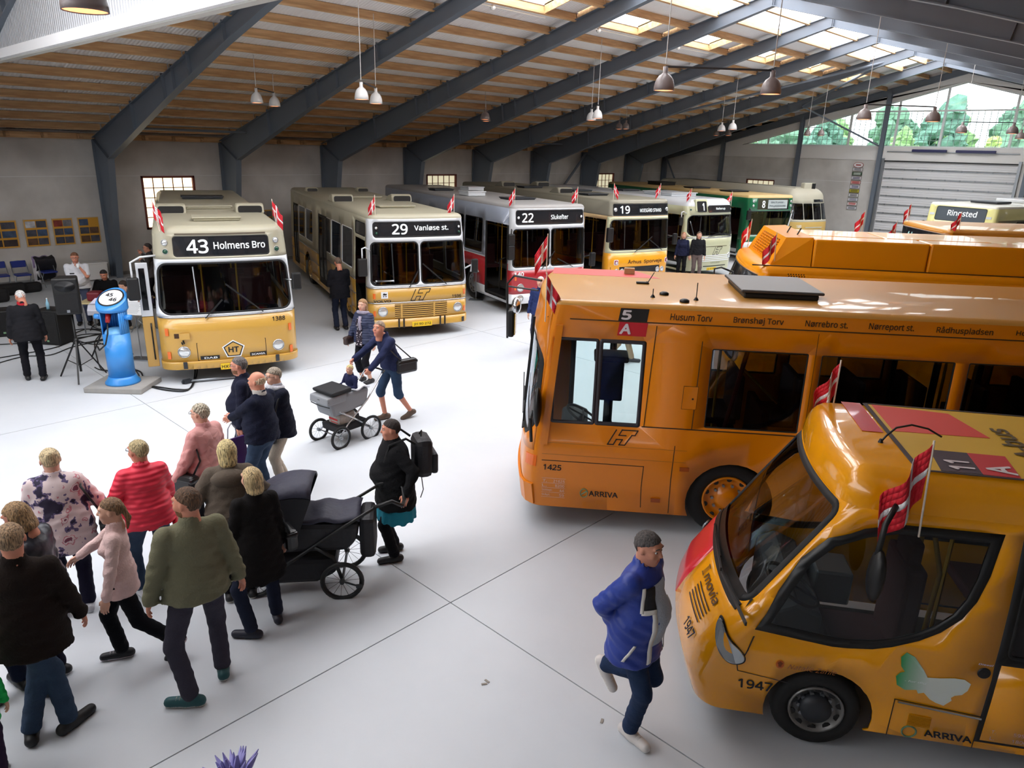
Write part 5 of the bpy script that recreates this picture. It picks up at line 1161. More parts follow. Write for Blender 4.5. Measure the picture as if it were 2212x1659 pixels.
def person(label, at, face, h=1.75, sk=SK, hair='short', hairc=(110,90,70), top=(40,44,60), topm=None, legs=(40,50,80), legm=None, shoe=(20,20,22), sole=None,
           width=1., belly=0., hem=.84, sleeve=1, shorts=None, skirt=None, lean=.03, head=(0,0), tilt=0, turn=0, lh=None, rh=None, lf=None, rf=None, grip=.35, res=.017,
           seat=None, collar=None, beard=None, glasses=False, female=False, puffy=0, group=None, short_neck=0, nofeet=False, coatflare=0, lshoe=None, cuffs=None):
    s = h/1.75; t = thing('person', label, 'person', at, facing(face), group); PEOPLE.append(t)
    Z = .94 if seat is None else seat+.06
    pel = np.array([0,0,Z]); 
    def up(v): q = roty(np.array(v,float)*[1,1+(width-1)*.3,1], lean); q = rotx(q, tilt); q = rotz(q, turn); return pel+q
    ch = up((0,0,.36)); nk = up((-.01,0,.53)); hc = up((.015+lean*.1,0,.685-short_neck)); wa = up((0,0,.12))
    shw = .178 if not female else .155; Sh = [up((-.01,sd*shw,.47)) for sd in (-1,1)]; hips = [pel+rotz(np.array([0,sd*.092*width**.5,-.03]),turn*.5) for sd in (-1,1)]
    rf = rf if rf is not None else (0,-.11,0,0,0); lf = lf if lf is not None else (0,.11,0,0,0)     # x, y, z, toe-out yaw, heel lift pitch
    legsj = []
    for i, f in enumerate((rf, lf)):
        f = tuple(f)+(0,)*(5-len(f)); yaw, pit = f[3], f[4]; toe = rotz(roty(np.array([.17,0,0]), pit), yaw); heel = rotz(roty(np.array([-.06,0,0]), pit), yaw)
        ank = np.array(f[:3])+np.array([0,0,.085])+rotz(roty(np.array([-.02,0,.0]),pit),yaw)*0
        k, a2 = ik(hips[i], ank, .44, .43, rotz(np.array([1,0,.05]), yaw)); legsj.append((hips[i], k, a2, a2+toe-np.array([0,0,.05]), a2+heel-np.array([0,0,.045]), yaw, pit))
    dh = .27+(width-1)*.2; hp = [rh if rh is not None else (.06,-dh,.80), lh if lh is not None else (.06,dh,.80)]; arms = []
    for i, g_ in enumerate(hp):
        g_ = np.array(g_,float) if seat is None or (rh if i == 0 else lh) is not None else np.array([.3,(-.2,.2)[i],seat+.2]); e, w_ = ik(Sh[i], g_, .285, .255, np.array([-.8,(-.5,.5)[i],-.35])); arms.append((Sh[i], e, w_))
    allp = [pel,ch,nk,hc]+[q for a in arms for q in a]+[q for l in legsj for q in l[:5]]; lo = np.min(allp,0)-.2; hi = np.max(allp,0)+.2
    wd = width; bx = belly
    fl_ = female
    def torso(P, g, z0=None):
        d = cap(P, wa, up((0,0,.02)), .135*wd+g, .15*wd+g, (.78,1.12,1)); d = smin(d, cap(P, up((0,0,.2)), ch, .128*wd+g, .136*wd+g, (.8,1.08,1)), .06)
        d = smin(d, cap(P, up((-.005,-.1,.44)), up((-.005,.1,.44)), .06*wd**.5+g*.8, .06*wd**.5+g*.8), .06)
        if bx: d = smin(d, ell(P, up((bx*.6,0,.16)), (.13+bx+g, .16*wd+g, .16+g)), .06)
        if fl_: d = smin(d, cap(P, up((.075,-.07,.33)), up((.075,.07,.33)), .065*wd+g*.5, .065*wd+g*.5), .04)
        return d
    def armsd(P, g, upto=1.):
        d = None
        for a, e, w_ in arms:
            g2 = g*.75; q = cap(P, a, e, .054*wd**.4+g2, .043*wd**.4+g2)
            if upto > .6: w2 = e+(w_-e)*(min(1,upto*1.0)-.02); q = smin(q, cap(P, e, w2, .043*wd**.4+g2, .03+g*.9), .02)
            else: q = cap(P, a, a+(e-a)*.75, .062*wd**.5+g, .058*wd**.5+g*1.4)
            d = q if d is None else np.minimum(d, q)
        return d
    def legsd(P, g, upto=2., flare=0):
        d = None
        for a, k, n_, *_ in legsj:
            q = cap(P, a, k, .086*wd**.6+g, .058+g)
            if upto > 1: e_ = k+(n_-k)*(upto-1); q = smin(q, cap(P, k, e_, .058+g, .042+g+flare), .03)
            else: q = cap(P, a, a+(k-a)*upto, .088*wd**.6+g, .066+g+flare)
            d = q if d is None else smin(d, q, .02)
        return d
    ph = sum(map(ord, label)) % 97
    def wr(P, a=.0045): return a*(np.sin(P[:,2]*38+P[:,1]*16+ph)*np.sin(P[:,0]*21+P[:,1]*30+P[:,2]*9+ph*.7)+.6*np.sin(P[:,2]*75+P[:,0]*40+ph))
    X = t
    # body with head and hands in one mesh
    V, Fc = surfnet(lambda P: smin(smin(torso(P,-.018), armsd(P,-.004), .03), smin(legsd(P,-.004), cap(P, nk, hc-np.array([0,0,.06]), .058, .052), .03), .03), lo, hi, .022)
    Rh = (Matrix.Rotation(turn+head[0],3,'Z') @ Matrix.Rotation(head[1],3,'Y')); Rn = np.array(Rh); hs = 1.05
    parts = [(V,Fc,np.zeros(len(Fc),int)), (hc+(HV*hs)@Rn.T, HF, HMI)]
    Vs = [V, hc+(HV*hs)@Rn.T]; Fs = [Fc, HF+len(V)]; Ms = [np.zeros(len(Fc),int), HMI]; nv = len(V)+len(HV)
    for i, (a, e, w_) in enumerate(arms):
        hv, hf = HANDS[1.15 if (grip if isinstance(grip,(int,float)) else grip[i]) > .7 else .35]; hv = hv.copy(); hf2 = hf
        if i == 1: pass
        d = (w_-e)/np.linalg.norm(w_-e); side = np.array([0,1,0.]) if i == 0 else np.array([0,-1,0.])
        thumb = np.array([1.,0,0])*.8+side*.25; thumb = thumb-d*(thumb@d)
        if np.linalg.norm(thumb) < .2: thumb = np.array([0,0,1.])-d*d[2]
        thumb /= np.linalg.norm(thumb); nz = np.cross(d, thumb)
        want = -side if abs(d[2]) > .5 else np.array([0,0,1.])           # back of the hand outwards or up
        if nz@want < 0: nz = -nz; flip = True
        else: flip = False
        B = np.stack([d, thumb, nz], 1); Vh = w_+hv@B.T
        if flip: hf2 = hf[:,::-1]
        Vs.append(Vh); Fs.append(hf2+nv); Ms.append(np.zeros(len(hf2),int)); nv += len(hv)
    mesh_np(np.concatenate(Vs)*s, np.concatenate(Fs), None, 'body', t, mats=[sk, LIP], mi=np.concatenate(Ms))
    def hw(v): return (hc+Rn@np.array(v,float))*s
    mb = MB()
    for sd in (-1,1): mb.cur = 0; mb.sphere(hw((.0745,sd*.032,.019)), .011*s, 8); mb.cur = 1; mb.sphere(hw((.0825,sd*.0325,.018)), .0062*s, 8)
    obj('eyes', mb, [EYEW, EYED], t, smooth=True)
    hm_ = mat('hair %d %d %d' % tuple(hairc), hairc, .7, fn=hair_fn(hairc))
    bm_ = MB()
    for sd in (-1,1): bm_.tube([hw((.088,sd*.014,.046)), hw((.089,sd*.032,.052)), hw((.078,sd*.05,.046))], .0045*s, 5)
    obj('eyebrows', bm_, hm_, t)
    if hair:
        def hr(P0):
            P = (P0-hc)@Rn; g = .009; base = ell(P,(-.014,0,.034),(.094+g,.077+g,.09+g))
            x, y, z = P[:,0], P[:,1], P[:,2]
            cut = np.maximum(x-(.045+.35*(z-.05)), -.05-z) if hair not in ('bob','long') else None
            if hair in ('short','curly','bun','ponytail','puff'):
                front = x-.035-np.clip((z-.062)*2.2,-.09,.07); d = np.maximum(base, np.minimum(front, .5)); d = np.maximum(d, -.055-z+.25*np.clip(x,-.03,.05)*2)
                d = np.maximum(d, -ell(P,(.0,.086,-.0),(.028,.02,.036))); d = np.maximum(d, -ell(P,(.0,-.086,-.0),(.028,.02,.036)))
            elif hair == 'bald':
                d = np.maximum(base+.004, np.abs(z+.0)-.04-.02*(x < -.05)); d = np.maximum(d, x-.01)
            elif hair == 'thin':
                d = np.maximum(base+.006, x-.0-np.clip((z-.04)*1.0,-.05,.05)); d = np.maximum(d, -.05-z)
            else:
                low = -.13 if hair == 'bob' else -.2
                d = smin(base, cap(P,(-.03,0,.0),(-.045,0,low+.05),.088,.085,(.9,1.02,1)), .03); fr_ = x-.02-np.clip((z-.055)*2.2,-.02,.07); d = np.maximum(d, fr_); d = np.maximum(d, low-z)
                d = np.maximum(d, -ell(P,(.06,0,-.03),(.075,.062,.09)))
            if hair == 'bun': d = smin(d, ell(P,(-.085,0,.085),(.035,.04,.035)), .015)
            if hair == 'ponytail': d = smin(d, cap(P,(-.1,0,.02),(-.135,.0,-.09),.028,.024), .015); d = smin(d, cap(P,(-.135,0,-.09),(-.11,0,-.2),.024,.01), .01)
            am = .007 if hair == 'curly' else .003
            return d+am*np.sin(P[:,0]*160+P[:,2]*90)*np.sin(P[:,1]*150+P[:,2]*60+2)
        V, Fc = surfnet(hr, hc-.26, hc+.2, .0088 if hair != 'curly' else .008)
        if len(Fc): mesh_np(V*s, Fc, hm_, 'hair', t)
    if beard:
        def bd(P0):
            P = (P0-hc)@Rn; d = f_head(P)-.004; d = np.maximum(d, P[:,2]+.038); d = np.maximum(d, -.105-P[:,2]); d = np.maximum(d, .0-P[:,0]); return np.maximum(d, -ell(P,(.085,0,-.056),(.03,.02,.01)))
        V, Fc = surfnet(bd, hc-.14, hc+.14, .0085); mesh_np(V*s, Fc, mat('beard %d' % beard[0], beard, .8, noise=.3, nscale=60), 'beard', t)
    if glasses:
        g = MB()
        for sd in (-1,1): g.tube([hw((.102,sd*.033+.024*math.cos(a_),.018+.018*math.sin(a_))) for a_ in np.linspace(0,2*PI,13)[:-1]], .0022*s, 5, closed=True); g.tube([hw((.1,sd*.056,.022)), hw((-.01,sd*.084,.02))], .0022*s, 5)
        g.tube([hw((.103,-.01,.022)),hw((.103,.01,.022))], .0022*s, 5); obj('glasses', g, mat('dark spectacle frame',(40,36,36),.3), t)
    # trousers
    LM = legm or cloth('legs %d %d %d' % tuple(legs), legs, fn=None)
    if legs is not None:
        up_ = shorts if shorts else 1.93
        def tr(P):
            d = smin(legsd(P,.012,up_,.012 if not shorts else .02), cap(P, pel+np.array([0,-.05,0]), pel+np.array([0,.05,0]), .12*wd+.008, .12*wd+.008, (.95,1.05,1)), .05)
            return d+wr(P,.003)
        V, Fc = surfnet(tr, (lo[0],lo[1],min(l[2][2] for l in legsj)-.1), (hi[0],hi[1],Z+.2), res); mesh_np(V*s, Fc, LM, 'trousers' if not shorts else 'shorts', t)
    # top
    TM = topm or cloth('top %d %d %d' % tuple(top), top)
    g0 = .014+puffy; hemz = hem if seat is None else max(hem, Z-.08)
    def tp(P):
        d = torso(P, g0); low = np.maximum(0, Z-hemz)
        if low > .02:
            b_ = np.array([0,0,hemz-.02]); a_ = up((0,0,.05)); d = smin(d, cap(P, a_, b_, .162*wd+g0, .166*wd+g0+.02+coatflare, (.84,1.1,1)), .05)
        d = smin(d, armsd(P, g0*.9, 1. if sleeve == 1 else (.5 if sleeve == 0 else sleeve)), .018)
        d = smin(d, cap(P, nk-np.array([0,0,.03]), nk+np.array([0,0,.03]), .082, .076), .025)
        d = np.maximum(d, hemz-P[:,2]); d = d+wr(P, .0055)*np.clip((nk[2]-.04-P[:,2])*8,0,1); d = np.maximum(d, -(cap(P, nk+np.array([.01,0,.03]), nk+np.array([.02,0,.2]), .058, .066)))
        return d
    V, Fc = surfnet(tp, (lo[0],lo[1],hemz-.05), hi, res)
    mesh_np(V*s, Fc, TM, 'jacket' if sleeve == 1 else 'shirt', t)
    if collar:
        mesh_np(*[q*s if i == 0 else q for i, q in enumerate(surfnet(lambda P: np.maximum(np.abs(cap(P, nk+np.array([0,0,.01]), nk+np.array([.01,0,.05]), .072, .068))-.009, np.abs(P[:,2]-nk[2]-.035)-.035), nk-.15, nk+.17, .009))], cloth('collar %d %d %d' % tuple(collar), collar), 'collar', t)
    if skirt:
        V, Fc = surfnet(lambda P: np.maximum(cap(P, (0,0,Z-.05), (0,0,skirt[0]), .165*wd, .19*wd, (.85,1.1,1)), skirt[0]-P[:,2])+.006*np.sin(np.arctan2(P[:,1],P[:,0])*14), (lo[0],lo[1],skirt[0]-.05), (hi[0],hi[1],Z), res); mesh_np(V*s, Fc, cloth('skirt %d' % skirt[1][0], skirt[1]), 'skirt', t)
    # shoes
    if not nofeet:
        shm = mat('shoe %d %d %d' % tuple(shoe), shoe, .55, noise=.1)
        for a, k, n_, toe, heel, yaw, pit in legsj:
            zt_ = min(toe[2],heel[2])-.045
            ax = (toe-heel)/np.linalg.norm(toe-heel); nrm = np.cross(ax, rotz(np.array([0,1.,0]),yaw)); nrm = nrm if nrm[2] > 0 else -nrm
            base_ = (toe+heel)/2-nrm*.036
            def sf(P, top_=True): 
                d = smin(cap(P, heel, toe, .047, .041), cap(P, n_, heel*.6+toe*.4, .043, .04), .03); return np.maximum(d, -((P-base_)@nrm))
            V, Fc = surfnet(sf, np.minimum(toe,heel)-.1, np.maximum(np.maximum(toe,heel),n_)+.09, .0115)
            mi = np.zeros(len(Fc),int); c_ = V[Fc].mean(1)
            if sole:
                lm = MB()
                for q_ in (.38,.5,.62,.74):
                    c0_ = (heel*(1-q_)+toe*q_+nrm*(.052-.012*q_))*s; sd_ = np.cross(ax,nrm)*.026*s; lm.tube([Vector(c0_-sd_-nrm*.012*s),Vector(c0_+nrm*.0*s),Vector(c0_+sd_-nrm*.012*s)],.0035*s,4)
                obj('laces', lm, mat('lace %d' % sole[0], tuple(int(q*.8) for q in sole), .8), t)
            if sole: mi = (((c_-base_)@nrm) < .02).astype(int)
            mesh_np(V*s, Fc, None, 'shoe', t, mats=[shm, mat('sole %d' % (sole or (0,))[0], sole or (20,20,20), .7)], mi=mi)
    t['_s'] = s; t['_nk'] = tuple(nk*s); t['_hc'] = tuple(hc*s)
    PJ[t.name] = dict(nk=nk*s, hc=hc*s, sh=[q*s for q in Sh], wr=[a[2]*s for a in arms], el=[a[1]*s for a in arms], pel=pel*s, s=s, hw=hw, up=lambda v: up(v)*s)
    for k_ in ('_s','_nk','_hc'): del t[k_]
    return t
PJ = {}
def quilt_fn(nt, b, tc):
    v = nt.nodes.new('ShaderNodeTexVoronoi'); v.inputs['Scale'].default_value = 11; v.feature = 'DISTANCE_TO_EDGE'; nt.links.new(tc.outputs['Object'], v.inputs['Vector'])
    bp = nt.nodes.new('ShaderNodeBump'); bp.inputs['Strength'].default_value = .8; bp.inputs['Distance'].default_value = .02; nt.links.new(v.outputs[0], bp.inputs['Height']); nt.links.new(bp.outputs[0], b.inputs['Normal'])
def stripeq_fn(nt, b, tc):
    v = nt.nodes.new('ShaderNodeTexWave'); v.inputs['Scale'].default_value = 6.5; v.bands_direction = 'Z'; v.inputs['Distortion'].default_value = .6; nt.links.new(tc.outputs['Object'], v.inputs['Vector'])
    bp = nt.nodes.new('ShaderNodeBump'); bp.inputs['Strength'].default_value = .5; bp.inputs['Distance'].default_value = .015; nt.links.new(v.outputs[1], bp.inputs['Height']); nt.links.new(bp.outputs[0], b.inputs['Normal'])
def floral_fn(nt, b, tc):
    n = nt.nodes.new('ShaderNodeTexNoise'); n.inputs['Scale'].default_value = 7; n.inputs['Detail'].default_value = 3; nt.links.new(tc.outputs['Object'], n.inputs['Vector'])
    cr = nt.nodes.new('ShaderNodeValToRGB'); e = cr.color_ramp.elements; cr.color_ramp.interpolation = 'CONSTANT'
    e[0].position = 0; e[0].color = srgb((40,34,58))+(1,); e[1].position = .42; e[1].color = srgb((96,84,120))+(1,)
    for p, c in ((.455,(214,196,196)),(.6,(190,120,130)),(.63,(214,196,196)),(.68,(120,60,80))):
        q = e.new(p); q.color = srgb(c)+(1,)
    nt.links.new(n.outputs['Fac'], cr.inputs[0]); nt.links.new(cr.outputs[0], b.inputs['Base Color'])
def spots_fn(nt, b, tc):
    n = nt.nodes.new('ShaderNodeTexVoronoi'); n.inputs['Scale'].default_value = 26; nt.links.new(tc.outputs['Object'], n.inputs['Vector'])
    cr = nt.nodes.new('ShaderNodeValToRGB'); e = cr.color_ramp.elements; cr.color_ramp.interpolation = 'CONSTANT'; e[0].color = srgb((206,196,200))+(1,); e[1].position = .32; e[1].color = srgb((34,22,34))+(1,)
    nt.links.new(n.outputs['Distance'], cr.inputs[0]); nt.links.new(cr.outputs[0], b.inputs['Base Color'])
QPINK = mat('pink quilted cloth', (206,150,146), .7, spec=.3, fn=quilt_fn); QRED = mat('coral quilted cloth', (232,52,76), .55, spec=.4, fn=stripeq_fn); QNAVY = mat('navy quilted cloth', (34,42,72), .6, fn=stripeq_fn)
FLOR = mat('floral cloth', (214,196,196), .85, fn=floral_fn); SPOT = mat('speckled cloth', (40,26,40), .9, fn=spots_fn); JEAN = cloth('blue denim', (50,66,88), noise=.35); DJEAN = cloth('dark denim', (32,38,56), noise=.25); BTR = cloth('black trousers', (14,14,20))
def P(px, py): return on_floor(px, py)
def strap(t, pts, m, w=.016, name='strap'): return obj(name, MB().tube(pts, w/2, 5), m, t)
LEATH = mat('black leather', (16,15,17), .35)
# -- crowd in the left foreground
p_front = person('man in dark brown sweater and blue jeans seen from behind, nearest the lower left corner', P(112,1588), 112, 1.84, SK2, 'short', (150,122,92), (30,22,18), legs=(34,56,84), legm=JEAN, hem=.78, width=1.14, lean=.0, rf=(0,.12,0,.15), lf=(.03,-.12,0,-.75), rh=(.16,-.3,.86), lh=(.16,.27,.86), puffy=.012, head=(.2,.05), group=None)
p_bald = person('bald man in floral and dark jacket hidden behind the man in brown sweater', P(20,1500), 150, 1.72, SK2, 'bald', (150,130,110), (40,34,44), topm=mat('dark floral cloth',(46,34,52),.85,fn=floral_fn), legs=(26,34,56), hem=.8, head=(.3,.1))
p_bob = person('woman with brown bob in a shiny dark jacket looking down to the left', P(138,1478), 178, 1.72, SK2, 'bob', (150,120,84), (26,28,38), topm=mat('shiny navy cloth',(26,30,44),.35,bump=.4,bscale=12), legs=(16,16,34), legm=cloth('navy track trousers',(16,16,36)), shoe=(20,20,26), sole=(220,218,220), lean=.12, head=(.0,.35), female=True, hem=.78, lf=(-.02,.14,0,.1), rf=(.12,-.14,0,.0), lh=(.3,.3,.95), rh=(.25,-.2,.95), puffy=.012)
p_floral = person('woman in pale floral quilted jacket with grey blond hair seen from behind', P(168,1320), 118, 1.72, SK, 'bun', (196,176,138), topm=FLOR, legs=(24,22,40), legm=cloth('navy trousers',(22,20,40)), hem=.74, width=1.3, female=True, shoe=(190,190,196), sole=(230,230,230), puffy=.02, head=(.25,.05), collar=(200,190,196), rh=(.15,-.42,.95))
p_girl = person('girl with a ponytail in pale pink cardigan and black leggings striding left', P(290,1425), 200, 1.6, SK, 'ponytail', (128,98,70), (222,190,186), legs=(16,16,26), legm=BTR, hem=.8, width=.88, female=True, shoe=(20,20,28), sole=(228,214,220), lean=-.02, lf=(-.42,.08,.1,0,.9), rf=(.1,-.08,0), rh=(.42,-.3,1.02), lh=(.1,.3,.82), head=(.0,.05), res=.014)
p_red = person('woman in a coral red quilted jacket and jeans with her back turned', P(345,1285), 130, 1.7, SK2, 'bun', (176,158,118), topm=QRED, legs=(44,66,106), legm=JEAN, hem=.86, width=1.12, female=True, shoe=(226,226,230), sole=(236,236,236), glasses=True, head=(.45,0), puffy=.022, lf=(.12,.14,0,.2), rf=(-.02,-.1,0,-.2), lh=(.15,.34,.95), rh=(.2,-.28,.92))
p_khaki = person('bearded man in olive green jacket and charcoal jeans, green trainers', P(452,1478), 128, 1.86, SK2, 'short', (92,66,44), (112,110,88), legs=(56,54,66), legm=cloth('charcoal denim',(58,56,68)), hem=.86, beard=(120,80,52), shoe=(26,78,82), sole=(214,210,200), head=(.75,.0), lf=(-.16,.17,0,1.0), rf=(.05,-.13,0,-.25), lh=(.05,.33,.87), rh=(.02,-.33,.87), puffy=.022, width=1.05, lean=-.02, res=.015)
p_black = person('woman with blond bob in a long black coat and dark blue jeans', P(575,1352), 128, 1.66, SK, 'bob', (196,172,128), (20,17,17), legs=(24,32,60), legm=DJEAN, hem=.58, female=True, shoe=(30,32,48), lf=(-.1,.17,0,.9), rf=(.03,-.13,0,-.2), lh=(.08,.27,.8), puffy=.012, head=(.35,0), coatflare=.02)
p_olive = person('woman with straight blond hair in a taupe hooded jacket seen from behind', P(522,1288), 112, 1.72, SK, 'bob', (214,190,138), (94,84,74), legs=(16,16,26), legm=BTR, hem=.82, width=1.18, female=True, shoe=(18,18,20), sole=(214,210,206), rh=(.2,-.36,1.0), lh=(.2,.36,1.0), puffy=.022, head=(.1,0))
p_pink = person('grey haired woman in a dusty pink quilted jacket with a black shoulder bag', P(468,1165), 160, 1.68, SK, 'curly', (176,166,146), topm=QPINK, legs=(18,18,24), legm=BTR, hem=.8, width=1.15, female=True, glasses=True, puffy=.02, head=(.15,0), collar=(196,140,138), rh=(.2,-.3,.95), lh=(.15,.34,.93))
p_glass = person('grey haired man with glasses in a navy jacket beyond the balding man', P(545,1035), 195, 1.76, SK2, 'short', (96,90,88), (24,26,44), legs=(26,32,54), legm=DJEAN, hem=.84, belly=.05, width=1.12, glasses=True, beard=(120,112,108), puffy=.018, head=(-.2,0))
p_navy = person('balding man in navy sweater and blue jeans holding a purple bag', P(580,1088), 165, 1.78, SK2, 'bald', (206,180,150), (22,26,44), legs=(30,56,100), legm=JEAN, hem=.9, width=1.15, belly=.05, lean=.0, rh=(.42,-.05,1.12), lh=(.45,.0,1.1), head=(.15,.05), puffy=.01, collar=(190,186,180), lf=(.0,.11,0,.2), rf=(.05,-.12,0))
p_scarf = person('short haired woman in navy coat, checked scarf and beige trousers', P(615,1048), 225, 1.68, SK, 'short', (150,138,122), (24,26,40), legs=(176,164,148), legm=cloth('beige trousers',(184,172,156)), hem=.8, width=1.15, female=True, glasses=True, shoe=(22,22,26), puffy=.02, lh=(.28,-.05,1.15), rh=(.25,.02,1.05), head=(-.1,.1), collar=(180,180,190), lf=(.08,.12,0), rf=(-.08,-.14,0,.2))
p_back = person('woman in a black cardigan and teal skirt with a black backpack', P(858,1200), 200, 1.66, SK2, 'short', (46,34,30), (18,18,20), legs=(16,16,20), legm=BTR, hem=.72, width=1.45, belly=.08, female=True, skirt=(.55,(40,130,150)), shoe=(22,22,26), head=(-.15,.05), lf=(.05,.12,0), rf=(0,-.13,0), puffy=.012, lh=(-.05,.4,1.0), rh=(-.02,-.42,.98))
p_blue = person('man striding right in a royal blue jacket with white piping and white trainers', P(1352,1572), 325, 1.8, SK3, 'short', (74,68,66), (34,58,140), topm=mat('royal blue nylon',(32,56,142),.5,bump=.3,bscale=18), legs=(34,50,76), legm=cloth('worn denim',(34,50,78),noise=.25), hem=.74, width=1.08, puffy=.03, shoe=(206,200,196), sole=(224,220,214), lean=.04, rf=(.06,-.07,0,-.3), lf=(-.28,.1,.33,.0,1.0), rh=(-.14,-.08,.98), lh=(-.14,.1,.96), head=(-.1,.1), belly=.04, res=.015)
p_pram = person('man in navy top and denim shorts bending over the grey pram', P(850,905), 222, 1.78, SK2, 'short', (150,130,110), (36,42,72), legs=(44,66,96), legm=cloth('faded denim',(46,66,92),noise=.3), shorts=1.1, hem=.9, lean=.28, rf=(.1,-.1,0), lf=(-.28,.1,.03,.0,.3), rh=(.66,-.2,1.05), lh=(.56,.14,.92), grip=1.15, head=(.35,-.15), shoe=(90,74,62), puffy=.012)
p_lady = person('woman in a navy quilted jacket and patterned scarf near the Vanløse bus', P(792,825), 240, 1.66, SK, 'bob', (160,122,84), topm=QNAVY, legs=(18,18,26), legm=BTR, hem=.86, width=1.1, female=True, shorts=1.55, shoe=(24,22,26), head=(.2,0), puffy=.015, rh=(.12,-.34,.85), glasses=False)
p_door = person('man in a black jacket, back turned, at the Vanløse bus door', P(738,712), 118, 1.8, SK2, 'short', (110,90,76), (22,22,28), legs=(22,28,44), legm=DJEAN, hem=.8, head=(.1,.35), lh=(.25,.15,1.05), rh=(.25,-.1,1.05), puffy=.015, width=1.08)
p_suit = person('white haired man in a black suit with a red neckerchief walking away', P(78,820), 128, 1.72, SK2, 'thin', (216,208,206), (24,24,28), legs=(16,16,22), legm=cloth('black suit',(18,18,24),bump=.1), topm=cloth('dark suit',(28,28,32),bump=.15), hem=.8, collar=(170,34,44), head=(.45,.2), lean=.08, width=1.12, lf=(.08,.12,0), rf=(-.1,-.12,0,-.3), puffy=.012)
p_white = person('man in a white short-sleeved shirt drinking coffee behind the loudspeakers', P(185,700), 292, 1.78, SK2, 'short', (110,72,48), (206,208,214), legs=(58,64,84), legm=cloth('slate trousers',(60,66,86)), hem=.9, sleeve=0, belly=.1, width=1.22, lh=(.22,.1,1.42), rh=(.28,-.02,1.08), head=(.1,.2), grip=1.15, glasses=True)
p_eat = person('man in a dark jacket eating beside the window behind the Holmens Bro bus', P(338,664), 190, 1.76, SK3, 'short', (60,50,46), (66,62,64), legs=(28,26,32), hem=.85, rh=(.18,0,1.46), lh=(.2,.06,1.3), glasses=True)
p_tee = person('man in a black T-shirt seated behind the table of equipment', P(242,692), 285, 1.74, SK2, 'short', (34,28,28), (14,14,16), legs=(30,30,40), sleeve=0, seat=.46, lf=(.42,.15,0), rf=(.42,-.15,0), lh=(.42,.12,.8), rh=(.42,-.12,.8), head=(0,.4), lean=.15, width=1.2, hem=.5)
p_grey = person('man in a grey jacket seated in profile at the equipment table', P(312,714), 185, 1.72, SK, 'short', (52,38,32), (72,70,76), legs=(34,32,36), seat=.46, lf=(.45,.12,0), rf=(.4,-.12,0), lh=(.45,.1,.84), rh=(.4,-.1,.84), head=(0,.35), lean=.45, shoe=(150,140,124), hem=.5)
p_walk = person('man in a dark sports jacket walking past the Ballerup bus', P(1500,606), 268, 1.78, SK, 'long', (96,76,62), (26,26,30), legs=(98,86,84), hem=.92, lf=(.15,.1,0), rf=(-.1,-.1,0), puffy=.015)
p_walk2 = person('woman in a navy top half hidden behind the man passing the Ballerup bus', P(1468,602), 262, 1.72, SK, 'bob', (176,128,96), (30,34,60), legs=(16,16,20), female=True, hem=.88)
p_hid = person('white haired man in a blue jacket at the front of the orange 5A bus', P(1163,755), 250, 1.72, SK, 'thin', (206,204,204), (40,52,96), legs=(40,44,60), hem=.86)
p_legs = person('person in tan trousers walking beyond the cab window of the 5A bus', P(1335,782), 350, 1.7, SK, 'short', (120,100,80), (120,120,130), legs=(176,152,126), shoe=(58,58,66), lf=(.3,.1,0), rf=(-.25,-.1,.02,0,.3))
p_green = person('child in a bright green top at the lower left edge of the crowd', P(-22,1690), 120, 1.25, SK, 'short', (120,96,70), (30,170,80), legs=(50,36,60), hem=.7, width=1.0)
# small extras carried or worn
def quick(t): return PJ[t.name]
J = quick(p_blue)
pipe = MB()
s_ = J['s']; u_ = J['up']
pts = [u_((.14,.065,.5)),u_((.185,.09,.3)),u_((.2,.1,.1)),u_((.195,.11,-.18))]
W2 = mat('white piping',(222,218,212),.6)
pipe.beam(pts[0],pts[1],.02,.05,up=(1,0,0)).beam(pts[1],pts[2],.02,.05,up=(1,0,0)).beam(pts[2],pts[3],.02,.05,up=(1,0,0))
from mathutils.bvhtree import BVHTree
def patch(t, a0, a1, z0, z1, m, name, nseg=8, off=.008, **k):
    "a cloth panel lying on the front of a figure's upper garment between two angles"
    J = PJ[t.name]; up = J['up']; g = [c for c in t.children if c.name.split('.')[0] in ('jacket','shirt')][0]
    bv = BVHTree.FromPolygons([v.co for v in g.data.vertices], [tuple(p.vertices) for p in g.data.polygons]); mb = MB()
    def fn(i, j):
        z = z0+(z1-z0)*j; a = (a0(z) if callable(a0) else a0); b_ = (a1(z) if callable(a1) else a1); a = a+(b_-a)*i
        o = Vector(up((0,0,z))); q = Vector(up((math.cos(a),math.sin(a),z))); d = (q-o).normalized(); h = bv.ray_cast(o+d*.9, -d)
        return (h[0]+d*off) if h[0] is not None else o+d*.2
    mb.grid(fn, nseg, 10); return obj(name, mb, m, t, solid=.008, smooth=True)
patch(p_blue, -.5, .5, -.02, .46, cloth('pale grey shirt',(176,184,196)), 'shirt_front', rad=.185, g=.045)
patch(p_blue, -.66, -.5, -.2, .28, W2, 'piping', nseg=2, off=.014); patch(p_blue, .5, .62, -.2, .3, W2, 'piping', nseg=2, off=.014); patch(p_blue, -1.05, -.5, .27, .3, W2, 'piping', nseg=4, off=.018); patch(p_blue, -1.1, -.98, .28, .47, W2, 'piping', nseg=2, off=.018); patch(p_blue, -.98, -.5, .3, .46, mat('black collar cloth',(20,20,26),.7), 'collar_lining', nseg=4, off=.014)
patch(p_blue, lambda z: -1.2+z*2, lambda z: -1.12+z*2, -.12, .02, W2, 'pocket_zip', nseg=1, off=.012)
patch(p_lady, -.4, .4, -.12, .44, SPOT, 'blouse'); 
scm = mat('grey lilac scarf',(150,142,158),.9,noise=.3,nscale=30,bump=.5)
